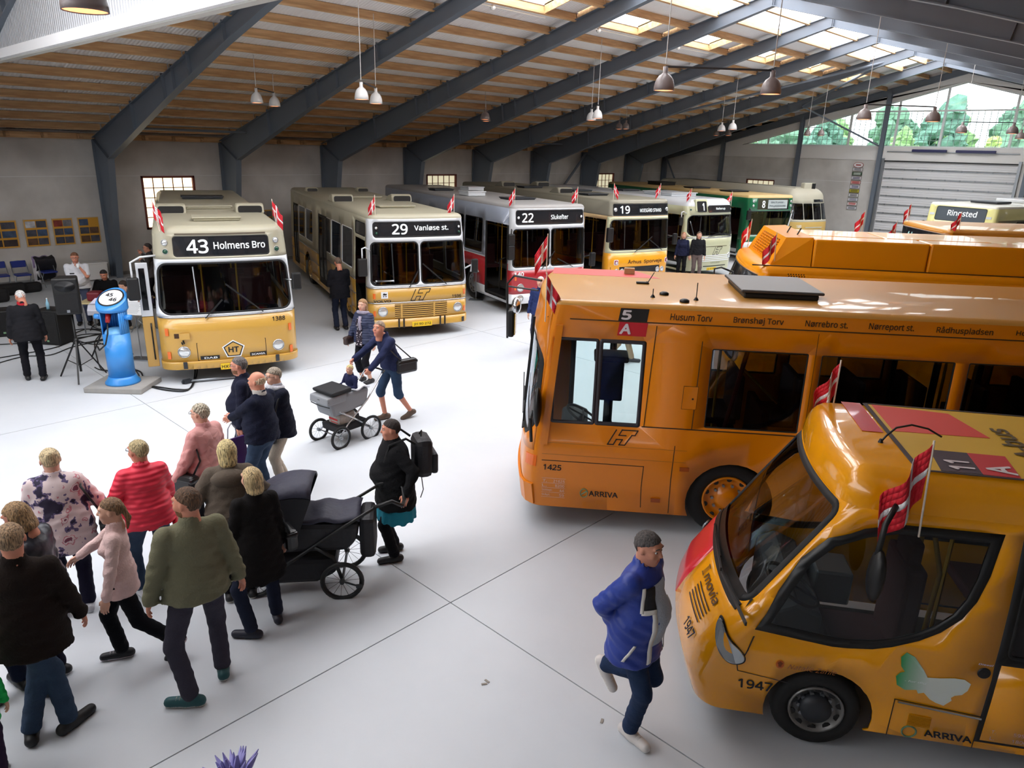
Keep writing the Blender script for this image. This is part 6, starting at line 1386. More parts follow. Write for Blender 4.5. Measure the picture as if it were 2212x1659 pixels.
def scarf(t, m, tail=True):
    J = PJ[t.name]; nk = J['nk']; mb = MB().tube([Vector(nk)+Vector((.085*math.cos(a_)+.02,.095*math.sin(a_),.01+.015*math.cos(a_))) for a_ in np.linspace(0,2*PI,15)[:-1]], .034, 8, closed=True)
    if tail: mb.tube([J['up']((.12,.02,.48)),J['up']((.165,.03,.38)),J['up']((.175,.05,.22))],[.035,.03,.03],8)
    return obj('scarf', mb, m, t, smooth=True)
scarf(p_lady, scm); scarf(p_scarf, mat('checked scarf',(190,190,196),.9,noise=.7,nscale=24)); 
def bag(label, t, at, size, m, cat='bag', name='shoulder_bag', straps=None, rot=0):
    J = PJ[t.name]; Mw = Matrix.Translation(t.location) @ Matrix.Rotation(t.rotation_euler.z,4,'Z'); 
    B = thing(name, label, cat, Mw @ Vector(at), t.rotation_euler.z+rot)
    g = MB().box((0,0,0), size); obj('bag_body', g, m, B, bevel=min(size)*.35, smooth=False)
    obj('flap', MB().box((0,0,size[2]*.28),(size[0]*1.04,size[1]*1.04,size[2]*.3)), m, B, bevel=min(size)*.25)
    if straps:
        inv = (Matrix.Translation(B.location) @ Matrix.Rotation(B.rotation_euler.z,4,'Z')).inverted()
        obj('strap', MB().tube([inv @ (Mw @ Vector(q)) for q in straps], .011, 6), m, B, smooth=True)
    return B
def Vv(q): return Vector([float(k) for k in q])
J = PJ[p_pink.name]; bag('black leather bag at the hip of the woman in dusty pink', p_pink, (.05,.3,.84), (.3,.13,.24), LEATH, straps=[(.05,.28,.95),J['up']((.07,.225,.2)),J['up']((.0,.17,.53)),J['up']((-.1,.2,.2)),(-.05,.28,.95)])
J = PJ[p_pram.name]; bag('black handbag hanging on the back of the man with the grey pram', p_pram, (-.14,.22,.98), (.38,.13,.24), LEATH, straps=[(-.02,.26,1.08),J['up']((.1,.16,.46)),J['up']((-.08,.1,.42)),(-.25,.22,1.08)])
J = PJ[p_lady.name]; bag('small brown bag of the woman in navy quilted jacket', p_lady, (.15,-.28,.84), (.24,.1,.17), mat('dark brown leather',(52,34,30),.4))
J = PJ[p_black.name]; bag('shiny black shoulder bag beside the woman in the long black coat', p_black, (.06,-.3,.85), (.26,.12,.22), LEATH, straps=[(.06,-.28,.95),J['up']((.08,-.2,.2)),J['up']((0,-.15,.5)),(-.05,-.28,.95)])
J = PJ[p_floral.name]; bag('black shoulder bag under the arm of the woman in floral jacket', p_floral, (.02,-.37,.88), (.3,.12,.24), LEATH, straps=[(.08,-.36,1.0),J['up']((.1,-.2,.48)),J['up']((-.12,-.2,.44)),(-.08,-.36,1.0)])
J = PJ[p_scarf.name]; bag('black bag hanging in front of the woman with the checked scarf', p_scarf, (.22,.1,.86), (.12,.3,.26), mat('black canvas',(20,20,24),.8), straps=[(.2,.2,.98),J['up']((.1,.2,.4)),J['up']((-.02,.14,.52)),J['up']((-.1,.0,.3))])
# purple carrier bag
Mw = Matrix.Translation(p_navy.location) @ Matrix.Rotation(p_navy.rotation_euler.z,4,'Z'); q = Mw @ Vector((.47,-.03,0)); pb = thing('carrier_bag', 'purple and magenta carrier bag held by the balding man', 'bag', (q.x,q.y,.62), p_navy.rotation_euler.z+1.2)
PUR = mat('purple plastic',(66,22,96),.4,bump=.4,bscale=10); MAG = mat('magenta print',(200,24,110),.5)
obj('bag_body', MB().add([(-.2,-.05,-.2),(.2,-.05,-.2),(.2,.05,-.2),(-.2,.05,-.2),(-.17,-.02,.22),(.17,-.02,.22),(.17,.02,.22),(-.17,.02,.22)],[(3,2,1,0),(0,1,5,4),(1,2,6,5),(2,3,7,6),(3,0,4,7),(4,5,6,7)]), PUR, pb, bevel=.02)
for yy in (-.055,.055): obj('printed_swirl', MB().prism([(.15,-.18),(.19,.0),(.1,.16),(.0,.14),(.06,.0),(.02,-.12)], frame_m((0,yy,0),(1,0,0),(0,0,1),(0,-1 if yy < 0 else 1,0)), .004), MAG, pb)
obj('bag_handle', MB().tube([(-.07,0,.2),(-.05,0,.36),(0,0,.42),(.05,0,.36),(.07,0,.2)],.008,6), mat('silver handle',(170,168,180),.4), pb)
# backpack
J = PJ[p_back.name]; Mw = Matrix.Translation(p_back.location) @ Matrix.Rotation(p_back.rotation_euler.z,4,'Z'); q = Mw @ Vector((-.3,0,1.22)); bp = thing('backpack', 'black backpack on the woman in the black cardigan', 'backpack', q, p_back.rotation_euler.z)
obj('pack_body', MB().box((0,0,0),(.2,.34,.46)), mat('black nylon',(20,18,24),.6,bump=.4,bscale=20), bp, bevel=.07); obj('front_pocket', MB().box((-.12,0,-.08),(.08,.26,.24)), mat('black nylon'), bp, bevel=.03)
obj('grab_loop', MB().tube([(.02,-.05,.22),(.0,0,.28),(.02,.05,.22)],.009,6), BLACK, bp)
inv = Mw.inverted()
for sd in (-1,1): obj('shoulder_strap', MB().tube([(.1,sd*.12,.18),(.2,sd*.14,.26),(.38,sd*.14,.2),(.44,sd*.15,.02)],.014,6), BLACK, bp)
obj('loose_strap', MB().tube([(.02,.05,-.22),(.0,.06,-.4),(.03,.05,-.5)],.006,5), BLACK, bp)
# hood, cup, red umbrella, screen collars
J = PJ[p_olive.name]; obj('hood', MB().sphere(J['up']((-.12,0,.46)),(.09,.17,.09),12), cloth('top 94 84 74',(94,84,74)), p_olive, smooth=True)
J = PJ[p_floral.name]; J = PJ[p_white.name]
w_ = J['wr'][1]; Mw = Matrix.Translation(p_white.location) @ Matrix.Rotation(p_white.rotation_euler.z,4,'Z'); cup = thing('paper_cup', 'white cup in the hand of the man in white shirt', 'cup', Mw @ (Vv(w_)+Vector((.07,-.02,.05)))); obj('cup_wall', MB().lathe([(.028,-.04),(.036,.045),(.033,.045),(.026,-.035)],14,caps=False), WHITE, cup, smooth=True)
obj('polo_badge', MB().box(J['up']((.165,-.08,.34)),(.004,.1,.03)), INK, p_white); obj('belt', MB().tube([Vector((.15*math.cos(a_)*1.1+.02,.19*math.sin(a_),.93*J['s'])) for a_ in np.linspace(0,2*PI,17)[:-1]],.016,6,closed=True), mat('brown belt',(40,30,26),.5), p_white)
J = PJ[p_red.name]; Mw = Matrix.Translation(p_red.location) @ Matrix.Rotation(p_red.rotation_euler.z,4,'Z'); w_ = Mw @ Vv(J['wr'][0]); d_ = on_floor(395,1160,.75)
um = thing('umbrella', 'furled red umbrella under the arm of the woman in coral red', 'umbrella', w_); ed = (Vector((d_.x,d_.y,.72))-w_)
obj('furled_canopy', MB().tube([ed*.05,ed*.2,ed*.6,ed*.98],[.02,.045,.05,.035],10), mat('dark red cloth',(170,14,34),.5), um, smooth=True); obj('umbrella_handle', MB().tube([ed*.05,ed*-.12],.014,8), BLACK, um)
# trainers' stripes
# lilac feathery hat close under the viewer
q = on_floor(510,1712,1.5); ht = thing('feather_headdress', 'lilac feathery headdress at the bottom edge', 'hat', q); LIL = mat('lilac feather',(150,146,206),.6)
obj('headdress_cap', MB().sphere((0,0,0),(.12,.12,.1),14), LIL, ht, smooth=True)
fb = MB(); rnd = random.Random(3)
for k in range(40):
    a_ = rnd.uniform(0,2*PI); t_ = rnd.uniform(.1,1.1); d_ = Vector((math.cos(a_)*math.sin(t_),math.sin(a_)*math.sin(t_),math.cos(t_))); fb.tube([d_*.08,d_*.13+Vector((0,0,.01)),d_*.2],[.014,.016,.002],5)
o = obj('feathers', fb, LIL, ht); o['kind'] = 'stuff'
p_lil = person('person under the lilac feathery headdress', Vector((q.x,q.y,0)), 100, 1.5, SK, None, (120,100,90), (70,60,110), legs=(40,40,60)); 
# ================================================================ lamps
LG = mat('taupe lamp enamel', (118,106,104), .4, coat=.3); LGW = mat('white lamp enamel', (200,200,200), .4, coat=.3); GLOW = mat('lamp glow', (255,150,96), .5, emit=2.2)
def bell(t, m, r=.165):
    o = obj('lamp_shade', MB().lathe([(r,0),(r*.99,.05),(r*.93,.11),(r*.81,.17),(r*.6,.22),(r*.33,.25),(r*.25,.27),(r*.24,.36),(r*.001,.36)], 24, caps=False), m, t, smooth=True, solid=.006)
    obj('bulb', MB().lathe([(.001,.0),(r*.6,.002),(r*.95,.008)],16,caps=False), GLOW, t, smooth=True); return o
lamps = [((-6.96,2.23),LG,'near the white corrugated wall',.175),((-18.7,9.8),LGW,'above the Holmens Bro bus, left of its pair',.155),((-19.8,10.9),LGW,'above the Holmens Bro bus, right of its pair',.155),((-14.4,10.05),LGW,'above the Vanløse bus, nearer of its pair',.155),((-15.45,11.2),LGW,'above the Vanløse bus, farther of its pair',.155),
 ((-19.4,18.7),LG,'above the rear of the Slukefter bus',.165),((-20.6,19.9),LG,'just behind the lamp over the Slukefter bus',.165),((-14.5,18.75),LGW,'above the Moesgård bus, nearer of its pair',.155),((-15.6,19.85),LGW,'above the Moesgård bus, farther of its pair',.155),
 ((-20.1,27.6),LG,'small and far over the Ballerup bus, left of two',.155),((-19.6,27.4),LG,'small and far over the Ballerup bus, right of two',.155),((-6.96,10.7),LG,'large, left end of the big bar over the big orange bus',.165),((-5.78,12.03),LG,'large, right end of the big bar over the big orange bus',.165),
 ((-16.08,29.36),LGW,'over the green bus, left of the pale pair',.165),((-14.75,27.8),LGW,'over the green bus, right of the pale pair',.165),((-20.2,36.4),LG,'low and dark behind the pale pair, left',.165),((-19.4,36.2),LG,'low and dark behind the pale pair, right',.165),
 ((-14.8,35.1),LG,'before the left of the gable window, left of two',.15),((-14.1,34.95),LG,'before the left of the gable window, right of two',.15),((-7.19,20.39),LG,'at the left end of the bar before the gable window',.18),((-5.97,21.82),LG,'at the right end of the bar before the gable window',.18),
 ((-7.3,30.28),LG,'left of the distant pair above the roller door',.185),((-5.9,30.98),LG,'right of the distant pair above the roller door',.185),((-6.8,37.37),LG,'at the right edge above the roller door',.185)]
ld = {}
for (x,y), m, where, r in lamps:
    t = thing('pendant_lamp', 'pendant lamp '+where, 'lamp', (x,y,5.4), 0, 'pendant lamps'); key = (m.name,r)
    if key not in ld:
        bell(t, m, r); ld[key] = t
    else:
        for ch in ld[key].children:
            if ch.name.startswith('suspension'): continue
            c = ch.copy(); C.objects.link(c); c.parent = t
    L = roofz(x,.0)-5.4-.4; 
    if L > 0: obj('suspension_wire', MB().tube([(0,0,.4),(0,0,.4+L)],.009,5), mat('pale wire',(190,188,186),.5), t)
for (a,c,w_) in ((11,12,'over the big orange bus'),(19,20,'before the gable window'),(21,22,'above the roller door'),(13,14,'over the green bus'),(17,18,'left of the gable window'),(3,4,'over the Vanløse bus'),(1,2,'over the Holmens Bro bus'),(7,8,'over the Moesgård bus')):
    p, q = Vector((*lamps[a][0],5.76)), Vector((*lamps[c][0],5.76)); mid = (p+q)/2
    t = thing('lamp_bar', 'dark bar joining two lamps '+w_, 'lamp bar', mid); obj('bar_tube', MB().tube([p-mid,q-mid],.018,6), GREYM, t)
# ================================================================ flags
FR = mat('flag red cloth', (206,22,40), .7); FWt = mat('flag white cloth', (232,228,228), .7); STICK = mat('white flag stick', (220,206,190), .5)
def flag_mesh(seed, droop, sz):
    rnd = random.Random(seed); mb = MB(); nu, nv = 13, 7; W_, H_ = .34*sz, .27*sz; a0 = rnd.uniform(.6,1.4)
    def fn(i, j): return Vector((0,0,0))
    P_ = [[None]*(nv+1) for _ in range(nu+1)]
    for i in range(nu+1):
        u = i/nu
        for j in range(nv+1):
            v = j/nv; xx = W_*u*(.5 if droop else .8)*(1-.1*v); zz = -H_*v-W_*u*(.82 if droop else .5); yy = .035*sz*math.sin(u*9+a0*3+v*1.5)*min(1,u*3)
            P_[i][j] = Vector((xx,yy,zz))
    for i in range(nu):
        for j in range(nv):
            mb.cur = 1 if (i in (4,5) or j == 3) else 0
            mb.add([P_[i][j],P_[i+1][j],P_[i+1][j+1],P_[i][j+1]],[(0,1,2,3)])
    return mb
FM = {}
def flag(where, bus=None, local=None, pos=None, ang=0, sz=1., seed=0, droop=True, lean=.0, pl=.5):
    if bus is not None:
        Mw = Matrix.Translation(bus.root.location) @ Matrix.Rotation(bus.root.rotation_euler.z,4,'Z'); pos = Mw @ Vector(local)
    t = thing('flag', 'red and white flag '+where, 'flag', pos, ang, 'small Danish flags')
    key = (seed, droop, sz)
    if key not in FM:
        o = obj('flag_cloth', flag_mesh(seed, droop, sz), [FR, FWt], t, smooth=True, solid=.002); FM[key] = o.data
    else: 
        o = bpy.data.objects.new('flag_cloth', FM[key]); C.objects.link(o); o.parent = t
    top = Vector((lean*pl,0,pl)); o.location = top
    obj('flag_pole', MB().tube([(0,0,-.02),tuple(top+Vector((0,0,.02)))],.007,6), STICK, t)
A = YAW
flag('on the left roof corner of the Holmens Bro bus', BUS43, (-.25,-1.02,2.88), ang=A, sz=1.05, seed=1, lean=-.15, pl=.52)
flag('on the right roof corner of the Holmens Bro bus', BUS43, (-.25,1.02,2.88), ang=A, sz=1.05, seed=2, lean=-.12, pl=.52)
flag('on the left roof corner of the Vanløse bus', BUS29, (-.28,-1.0,2.86), ang=A+PI, sz=1, seed=3, pl=.48); flag('on the right roof corner of the Vanløse bus', BUS29, (-.3,.95,2.86), ang=A+PI, sz=1, seed=1, pl=.5)
flag('on the left roof corner of the Slukefter bus', BUS22, (-.3,-1.05,2.95), ang=A+PI, sz=.95, seed=2, pl=.48); flag('on the right roof corner of the Slukefter bus', BUS22, (-.3,1.0,2.95), ang=A+PI, sz=.95, seed=3, pl=.5)
flag('on the left roof corner of the Moesgård bus', BUS19, (-.3,-1.05,3.0), ang=A, sz=.9, seed=1, pl=.5); flag('on the right roof corner of the Moesgård bus', BUS19, (-.3,.8,3.0), ang=A+PI, sz=.9, seed=2, pl=.5)
flag('beside the number box of the Ballerup bus', BUS1, (-.4,-1.0,2.75), ang=A+PI, sz=.9, seed=3, pl=.5); flag('on the right roof corner of the Ballerup bus', BUS1, (-.4,1.12,2.62), ang=A+PI, sz=1., seed=1, pl=.5)
flag('on the near front corner of the big orange bus', BUS5, (-.32,1.2,2.6), ang=A+PI*.05, sz=1.0, seed=2, pl=.52); flag('on the far front corner of the big orange bus', BUS5, (-.2,-.9,2.8), ang=A+PI*.95, sz=1.05, seed=3, lean=.0, pl=.52)
flag('on the near front corner of the tank cover bus', POD, (-.55,1.1,2.75), ang=A+PI, sz=1.05, seed=1, lean=.05, pl=.52); flag('on the far front corner of the tank cover bus', POD, (-.45,-1.0,2.75), ang=A+PI, sz=1.0, seed=2, lean=-.05, pl=.55)
flag('in front of the board of enamel signs', BUSC, (-.2,-.9,2.8), ang=A+PI, sz=1.05, seed=3, pl=.52); flag('half hidden, just right of the one before the enamel signs', BUSC, (-.2,.9,2.75), ang=A+PI, sz=1.0, seed=1, lean=-.1, pl=.5)
flag('left of the number 14 sign box', BUS14, (-.1,-1.0,2.84), ang=A+PI, sz=1.0, seed=2, pl=.5); flag('in front of the Ringsted sign', BUS14, (-.3,1.22,2.78), ang=A+PI, sz=1.05, seed=3, lean=.05, pl=.52)
flag('on the near roof edge of the minibus, largest of all', MOV, (-1.5,.95,1.98), ang=A+PI, sz=1.5, seed=4, pl=.68, droop=True, lean=.06); flag('on the far roof edge of the minibus', MOV, (-1.25,-.75,2.3), ang=A+PI, sz=1.1, seed=5, pl=.42)
# ================================================================ outdoors
gr = struct('ground', MB().b2((-80,YG+.8,-.3),(60,120,-.1)), mat('grass field', (110,140,70), .9, noise=.3, nscale=.6), label='grass outside the hall')
struct('ground', MB().b2((-80,-60,-.5),(60,YG+.8,-.35)), mat('yard gravel', (150,146,136), .9, noise=.2), label='yard around the hall')
rnd = random.Random(11)
LEAFS = [mat('tree leaves %d' % i, c, .9, noise=.5, nscale=3.5) for i, c in enumerate(((104,142,122),(120,158,134),(150,186,130),(110,150,134),(184,204,130)))]
BARK = mat('bark', (86,70,56), .9)
def crown(seed, r, hgt):
    rn = random.Random(seed); mb = MB()
    for k in range(70):
        a_ = rn.uniform(0,2*PI); z_ = rn.uniform(0,1); rr_ = r*(1-z_**1.5*.8)*rn.uniform(.2,1); c_ = Vector((rr_*math.cos(a_), rr_*math.sin(a_), hgt*(.1+.86*z_))); q = rn.uniform(.1,.24)*r
        n0 = len(mb.v); mb.sphere(c_, q, 8)
        for i in range(n0, len(mb.v)): v = Vector(mb.v[i]); mb.v[i] = tuple(c_+(v-c_)*rn.uniform(.6,1.45))
    return mb
words_ = ['far left','over the narrow end','left part','left of the first post','by the first post','middle left','middle','right of the middle','before the ridge','under the ridge','right of the ridge','right part','far right']
for i in range(26):
    row = i%2; x = -50+(i//2)*4.6+row*2.3+rnd.uniform(-.5,.5); y = YG+(20 if row else 30)+rnd.uniform(-1,1); hgt = (rnd.uniform(7.0,8.0) if row else rnd.uniform(7.8,9.0))+max(0,min(1.2,(x+22)*.1)); r_ = rnd.uniform(2.0,2.4)
    t = thing('tree', ('nearer' if row else 'farther')+' leafy tree beyond the gable window, '+words_[i//2], 'tree', (x,y,-.2), 0, 'trees outside the gable window')
    o = obj('crown', crown(i, r_*1.45, hgt), LEAFS[i%4], t); o['kind'] = 'stuff'; obj('trunk', MB().tube([(0,0,0),(0,0,hgt*.8)],[.2,.06],8), BARK, t)
for x,y,hgt,r_,k,lb in ((-15.5,YG+10,6.6,1.7,2,'light green bush like tree close outside the gable window, left'),(-10.5,YG+9,6.1,1.2,4,'small yellow green tree close outside the gable window')):
    t = thing('tree', lb, 'tree', (x,y,-.2)); o = obj('crown', crown(90+k, r_, hgt), LEAFS[k], t); o['kind'] = 'stuff'; obj('trunk', MB().tube([(0,0,0),(0,0,hgt*.8)],[.2,.06],8), BARK, t)
# ================================================================ gable fittings
for px0, px1, lb in ((1970,2045,'left of two dark blue heater bars above the roller door'),(2065,2152,'right of two dark blue heater bars above the roller door')):
    a_, c_ = on_plane_y(px0,325,YG-.25), on_plane_y(px1,329,YG-.25); t = thing('heater_bar', lb, 'heater', ((a_.x+c_.x)/2,YG-.25,4.9)); L = (c_.x-a_.x)
    obj('heater_casing', MB().box((0,0,0),(L,.12,.13)), mat('dark blue enamel',(36,38,84),.4), t, bevel=.03); obj('wall_bracket', MB().box((-L*.35,.12,0),(.04,.14,.04)).box((L*.35,.12,0),(.04,.14,.04)), STEELG, t)
cols = [((220,218,218),(150,40,40),'oval white sign with a red rim, topmost'),((206,204,204),(90,90,96),'pale grey sign below the oval one'),((60,84,62),(200,210,200),'dark green sign'),((214,210,214),(60,60,90),'white sign with blue lettering under the green one'),((206,160,156),(170,50,50),'pink sign'),((222,220,226),(40,40,90),'white sign with dark lettering under the pink one'),((188,176,60),(90,90,40),'mustard yellow sign'),((220,220,220),(60,60,70),'white sign under the mustard one'),((214,214,220),(120,120,140),'faint white sign second under the mustard one'),((224,214,212),(180,40,40),'white sign with red lettering near the bottom'),((210,210,214),(110,110,120),'lowest grey sign of the column')]
words = ['','VEST','ODENSE','AARHUS','HORSENS','KOLDING','RANDERS','VEJLE','AALBORG','ESBJERG','FYN']
for i, (c_, k_, lb) in enumerate(cols):
    z_ = 4.12-i*.222; t = thing('enamel_sign', lb+' of the column beside the roller door', 'sign', (-14.53,YG-.03,z_))
    My3 = frame_m((0,0,0),(1,0,0),(0,0,1),(0,-1,0)); pm_ = mat('sign %d %d %d' % c_, c_, .5); km = mat('sign ink %d %d %d' % k_, k_, .5)
    if i == 0:
        obj('sign_plate', MB().prism([(.26*math.cos(a_),.14*math.sin(a_)) for a_ in np.linspace(0,2*PI,25)[:-1]], My3, .012), km, t); obj('sign_face', MB().prism([(.235*math.cos(a_),.12*math.sin(a_)) for a_ in np.linspace(0,2*PI,25)[:-1]], My3 @ Matrix.Translation((0,0,.012)), .004), pm_, t)
        obj('print_bar', MB().prism([(-.13,-.03),(.13,-.03),(.13,.03),(-.13,.03)], My3 @ Matrix.Translation((0,0,.016)), .003), km, t)
    else:
        obj('sign_plate', MB().prism([(-.26,-.09),(.26,-.09),(.26,.09),(-.26,.09)], My3, .012), INK, t); obj('sign_face', MB().prism([(-.245,-.075),(.245,-.075),(.245,.075),(-.245,.075)], My3 @ Matrix.Translation((0,0,.012)), .004), pm_, t)
        for dz in (.015,-.045): obj('print_bar', MB().prism([(-.18,dz),(.18,dz),(.18,dz+.035),(-.18,dz+.035)], My3 @ Matrix.Translation((0,0,.016)), .002), km, t)
# ================================================================ posters on the long wall
PORG = mat('orange yellow board',(206,150,44),.6); PRIM = mat('pale board edge',(196,170,130),.7); 
ph = [mat('photo print %d' % i, c, .4, fn=(lambda c: (lambda nt,b,tc: None))(c), noise=.8, nscale=7) for i, c in enumerate(((70,72,84),(96,70,52),(60,80,110),(52,44,44),(120,120,126),(130,50,44),(190,192,200)))]
for i, (y0,y1) in enumerate(((4.85,5.72),(5.9,6.55),(6.68,7.27),(7.41,8.04),(12.95,13.5),(13.7,14.25))):
    z0, z1 = 1.12, 1.96; t = thing('poster_board', ['orange photo board cut by the left edge','orange photo board with a white text sheet, second from the left','photo board with a red bus picture, third from the left','photo board nearest the steel column','photo board behind the Holmens Bro bus','photo board behind the rear of the Vanløse bus'][i], 'poster', (XL+.02,(y0+y1)/2,(z0+z1)/2)); w_, h_ = y1-y0, z1-z0
    obj('backing', MB().box((0,0,0),(.02,w_,h_)), PRIM, t); obj('board_face', MB().box((.011,0,0),(.004,w_-.04,h_-.04)), PORG, t)
    rn = random.Random(i)
    for r_ in range(3):
        for c_ in range(2):
            k = rn.choice([0,1,2,3,0,4]) if not (i in (0,1) and r_ == 2 and c_ == 0) else 6
            if i == 2 and r_ == 2 and c_ == 0: k = 5
            if i == 3 and r_ == 2 and c_ == 1: continue
            obj('photo', MB().box((.015,(-.25+.5*c_)*(w_-.04)*.96,(-.33+.33*r_)*(h_-.04)),(.004,w_*.42,h_*.24)), ph[k], t)
# ================================================================ blue charging post and cable
o = on_floor(268,836); t = thing('charging_post', 'tall blue round post marked 45 46 on a concrete slab', 'charging post', (o.x,o.y,0), facing(270))
BLUE = mat('sky blue enamel',(52,138,214),.4,coat=.3,noise=.1,nscale=5); BLUEL = mat('pale blue enamel',(110,176,224),.4,noise=.1); SLAB = mat('weathered slab',(150,148,144),.9,noise=.15)
obj('base_slab', MB().box((0,0,.05),(.8,1.05,.1)), SLAB, t, bevel=.012)
obj('post_foot', MB().lathe([(.3,.1),(.3,.13),(.245,.2),(.235,.24)],32), BLUE, t, smooth=True)
# shaft with a pocket cut in its front
ring = [(.225*math.cos(a_),.225*math.sin(a_)) for a_ in np.linspace(0,2*PI,33)[:-1]]
obj('shaft', MB().lathe([(.225,.2),(.225,1.05)],32), BLUE, t, smooth=True)
sh_ = MB(); n_ = 26; a0 = R(48); aa = [a0+(2*PI-2*a0)*k/n_ for k in range(n_+1)]
for k in range(n_):
    p, q = aa[k], aa[k+1]; sh_.add([(.225*math.cos(a_),.225*math.sin(a_),z_) for a_,z_ in ((p,1.05),(q,1.05),(q,1.5),(p,1.5))],[(0,1,2,3)])
obj('pocket_wall', sh_, BLUE, t, smooth=True, solid=.02); obj('pocket_scoop', MB().sphere((.0,0,1.04),(.19,.2,.12),20), BLUEL, t, smooth=True)
TA = R(31); ring_ = [2*PI*k/36 for k in range(36)]
hd = MB(); rows = [[(.235*math.cos(a_),.235*math.sin(a_),1.46) for a_ in ring_],[(.262*math.cos(a_),.262*math.sin(a_),1.5) for a_ in ring_],[(.262*math.cos(a_),.262*math.sin(a_),1.67-math.tan(TA)*.262*math.cos(a_)) for a_ in ring_],[(.24*math.cos(a_),.24*math.sin(a_),1.695-math.tan(TA)*.24*math.cos(a_)) for a_ in ring_]]
hd.add([q for r_ in rows for q in r_], [(i*36+k,i*36+(k+1)%36,(i+1)*36+(k+1)%36,(i+1)*36+k) for i in range(3) for k in range(36)]+[tuple(range(108,144))]); obj('post_head', hd, BLUE, t, smooth=False)
Mh = Matrix.Translation((0,0,1.695)) @ Matrix.Rotation(TA,4,'Y')
dl = obj('dial_rim', MB().lathe([(.225,.0),(.225,.014),(.2,.014)],36,Mh,caps=False), INK, t, smooth=True); obj('dial_face', MB().lathe([(.215,.01),(.001,.011)],36,Mh,caps=False), mat('white enamel',(236,238,244),.4), t)
Mt = Mh @ frame_m((0,0,.018),(0,1,0),(-1,0,0),(0,0,1)); text(t,'45',Mt @ Matrix.Translation((-.11,.02,0)),.13,.085,INK,'dial_number'); text(t,'46',Mt @ Matrix.Translation((-.01,-.1,0)),.14,.085,INK,'dial_number')
for sd in (-1,1): obj('hinge_boss', MB().tube([(.02,sd*.22,1.35),(.02,sd*.33,1.35)],.05,12), BLUE, t, smooth=True)
obj('plug', MB().tube([(.12,-.02,1.42),(.19,-.02,1.28)],[.05,.035],10), mat('red plug',(160,24,24),.4), t, smooth=True)
obj('plug_lead', MB().tube([(.19,-.02,1.28),(.27,0,1.1),(.3,-.05,.9),(.26,-.2,.78),(.1,-.32,.8)],.014,8), BLACK, t, smooth=True)
def cable(name, label, pts, r=.014, n=None, z=.016):
    w3 = [on_floor(*p) if len(p) == 2 else on_floor(p[0],p[1],p[2]) for p in pts]; P_ = []
    for i in range(len(w3)-1):
        a,b_,c_,d_ = w3[max(i-1,0)], w3[i], w3[i+1], w3[min(i+2,len(w3)-1)]
        for k in range(6):
            u = k/6; P_.append(.5*((2*b_)+(c_-a)*u+(2*a-5*b_+4*c_-d_)*u*u+(3*b_-a-3*c_+d_)*u**3))
    P_.append(w3[-1]); P_ = [Vector((p.x,p.y,max(p.z,0)+z)) for p in P_]; o = obj(name, MB().tube(P_, r, 6), BLACK, smooth=True); tag(o, label, 'cable'); return o
cable('charging_cable','black charging cable from the blue post to the socket of the Holmens Bro bus',[(290,800),(305,806),(312,824),(330,838),(372,846),(405,845),(418,826),(421,795,.1),(410,775,.4),(396,738,.85)])
cable('charging_cable','second black cable lying twisted beside the charging cable',[(290,797),(300,812),(310,832),(345,838),(385,843),(412,840),(424,815),(424,790,.15),(405,765,.45),(393,742,.83)])
for i, pts in enumerate(([(-10,776),(60,764),(120,752),(165,735),(215,722)],[(-10,788),(50,772),(110,768),(160,750),(230,735)],[(-10,746),(60,742),(130,736),(190,728),(240,720)],[(140,718),(180,712),(215,716),(235,728),(205,738),(170,742),(150,735),(178,724),(225,722)],[(150,730),(200,745),(250,736),(235,718),(190,712),(160,722)],[(205,795),(215,800),(232,802),(244,804)],[(190,700),(215,712),(250,708),(235,698),(205,703),(195,715)],[(225,716),(205,740),(210,775),(220,800),(240,802)])):
    cable('floor_cable', ['long black cable leading off to the left by the black monitor','second long black cable leading off to the left','black cable running under the suited man','tangled loop of black cable under the tripod','black cable coil left of the blue post','short black cable end at the foot of the blue post','black cable coil under the mixer stand','black cable hanging by the mixer stand down to the post'][i], pts, .011)
# ================================================================ sound equipment, table, chairs, sign stands
GRILL = mat('black speaker grille',(20,20,22),.8,bump=.8,bscale=150)
def tripod(t, top, m=BLACK, spread=.45, hub=.75, foot=.0):
    obj('stand_pole', MB().tube([(0,0,.15),(0,0,top)],.022,10), m, t, smooth=True); obj('stand_hub', MB().lathe([(.035,hub-.06),(.04,hub),(.035,hub+.06)],12), m, t, smooth=True)
    for k in range(3):
        a_ = 2*PI*k/3+.4; obj('leg', MB().beam((.03*math.cos(a_),.03*math.sin(a_),hub),(spread*math.cos(a_),spread*math.sin(a_),.02),.028,.02), m, t); obj('brace', MB().beam((0,0,hub*.35),(spread*.55*math.cos(a_),spread*.55*math.sin(a_),hub*.48),.016,.01), m, t)
o = on_floor(178,818); t = thing('speaker_stand', 'black tripod stand under the loudspeaker left of the blue post', 'stand', (o.x,o.y,0), facing(270)); tripod(t,1.32)
t = thing('loudspeaker', 'black loudspeaker on the tripod left of the blue post', 'loudspeaker', (o.x,o.y,1.3), facing(285)+.1)
obj('speaker_box', MB().prism([(-.17,-.2),(.12,-.2),(.2,-.17),(.2,.17),(.12,.2),(-.17,.2)][::-1] if 0 else [(-.17,-.16),(.14,-.21),(.19,-.21),(.19,.21),(.14,.21),(-.17,.16)], Matrix.Identity(4), .68), BLACK, t, bevel=.03)
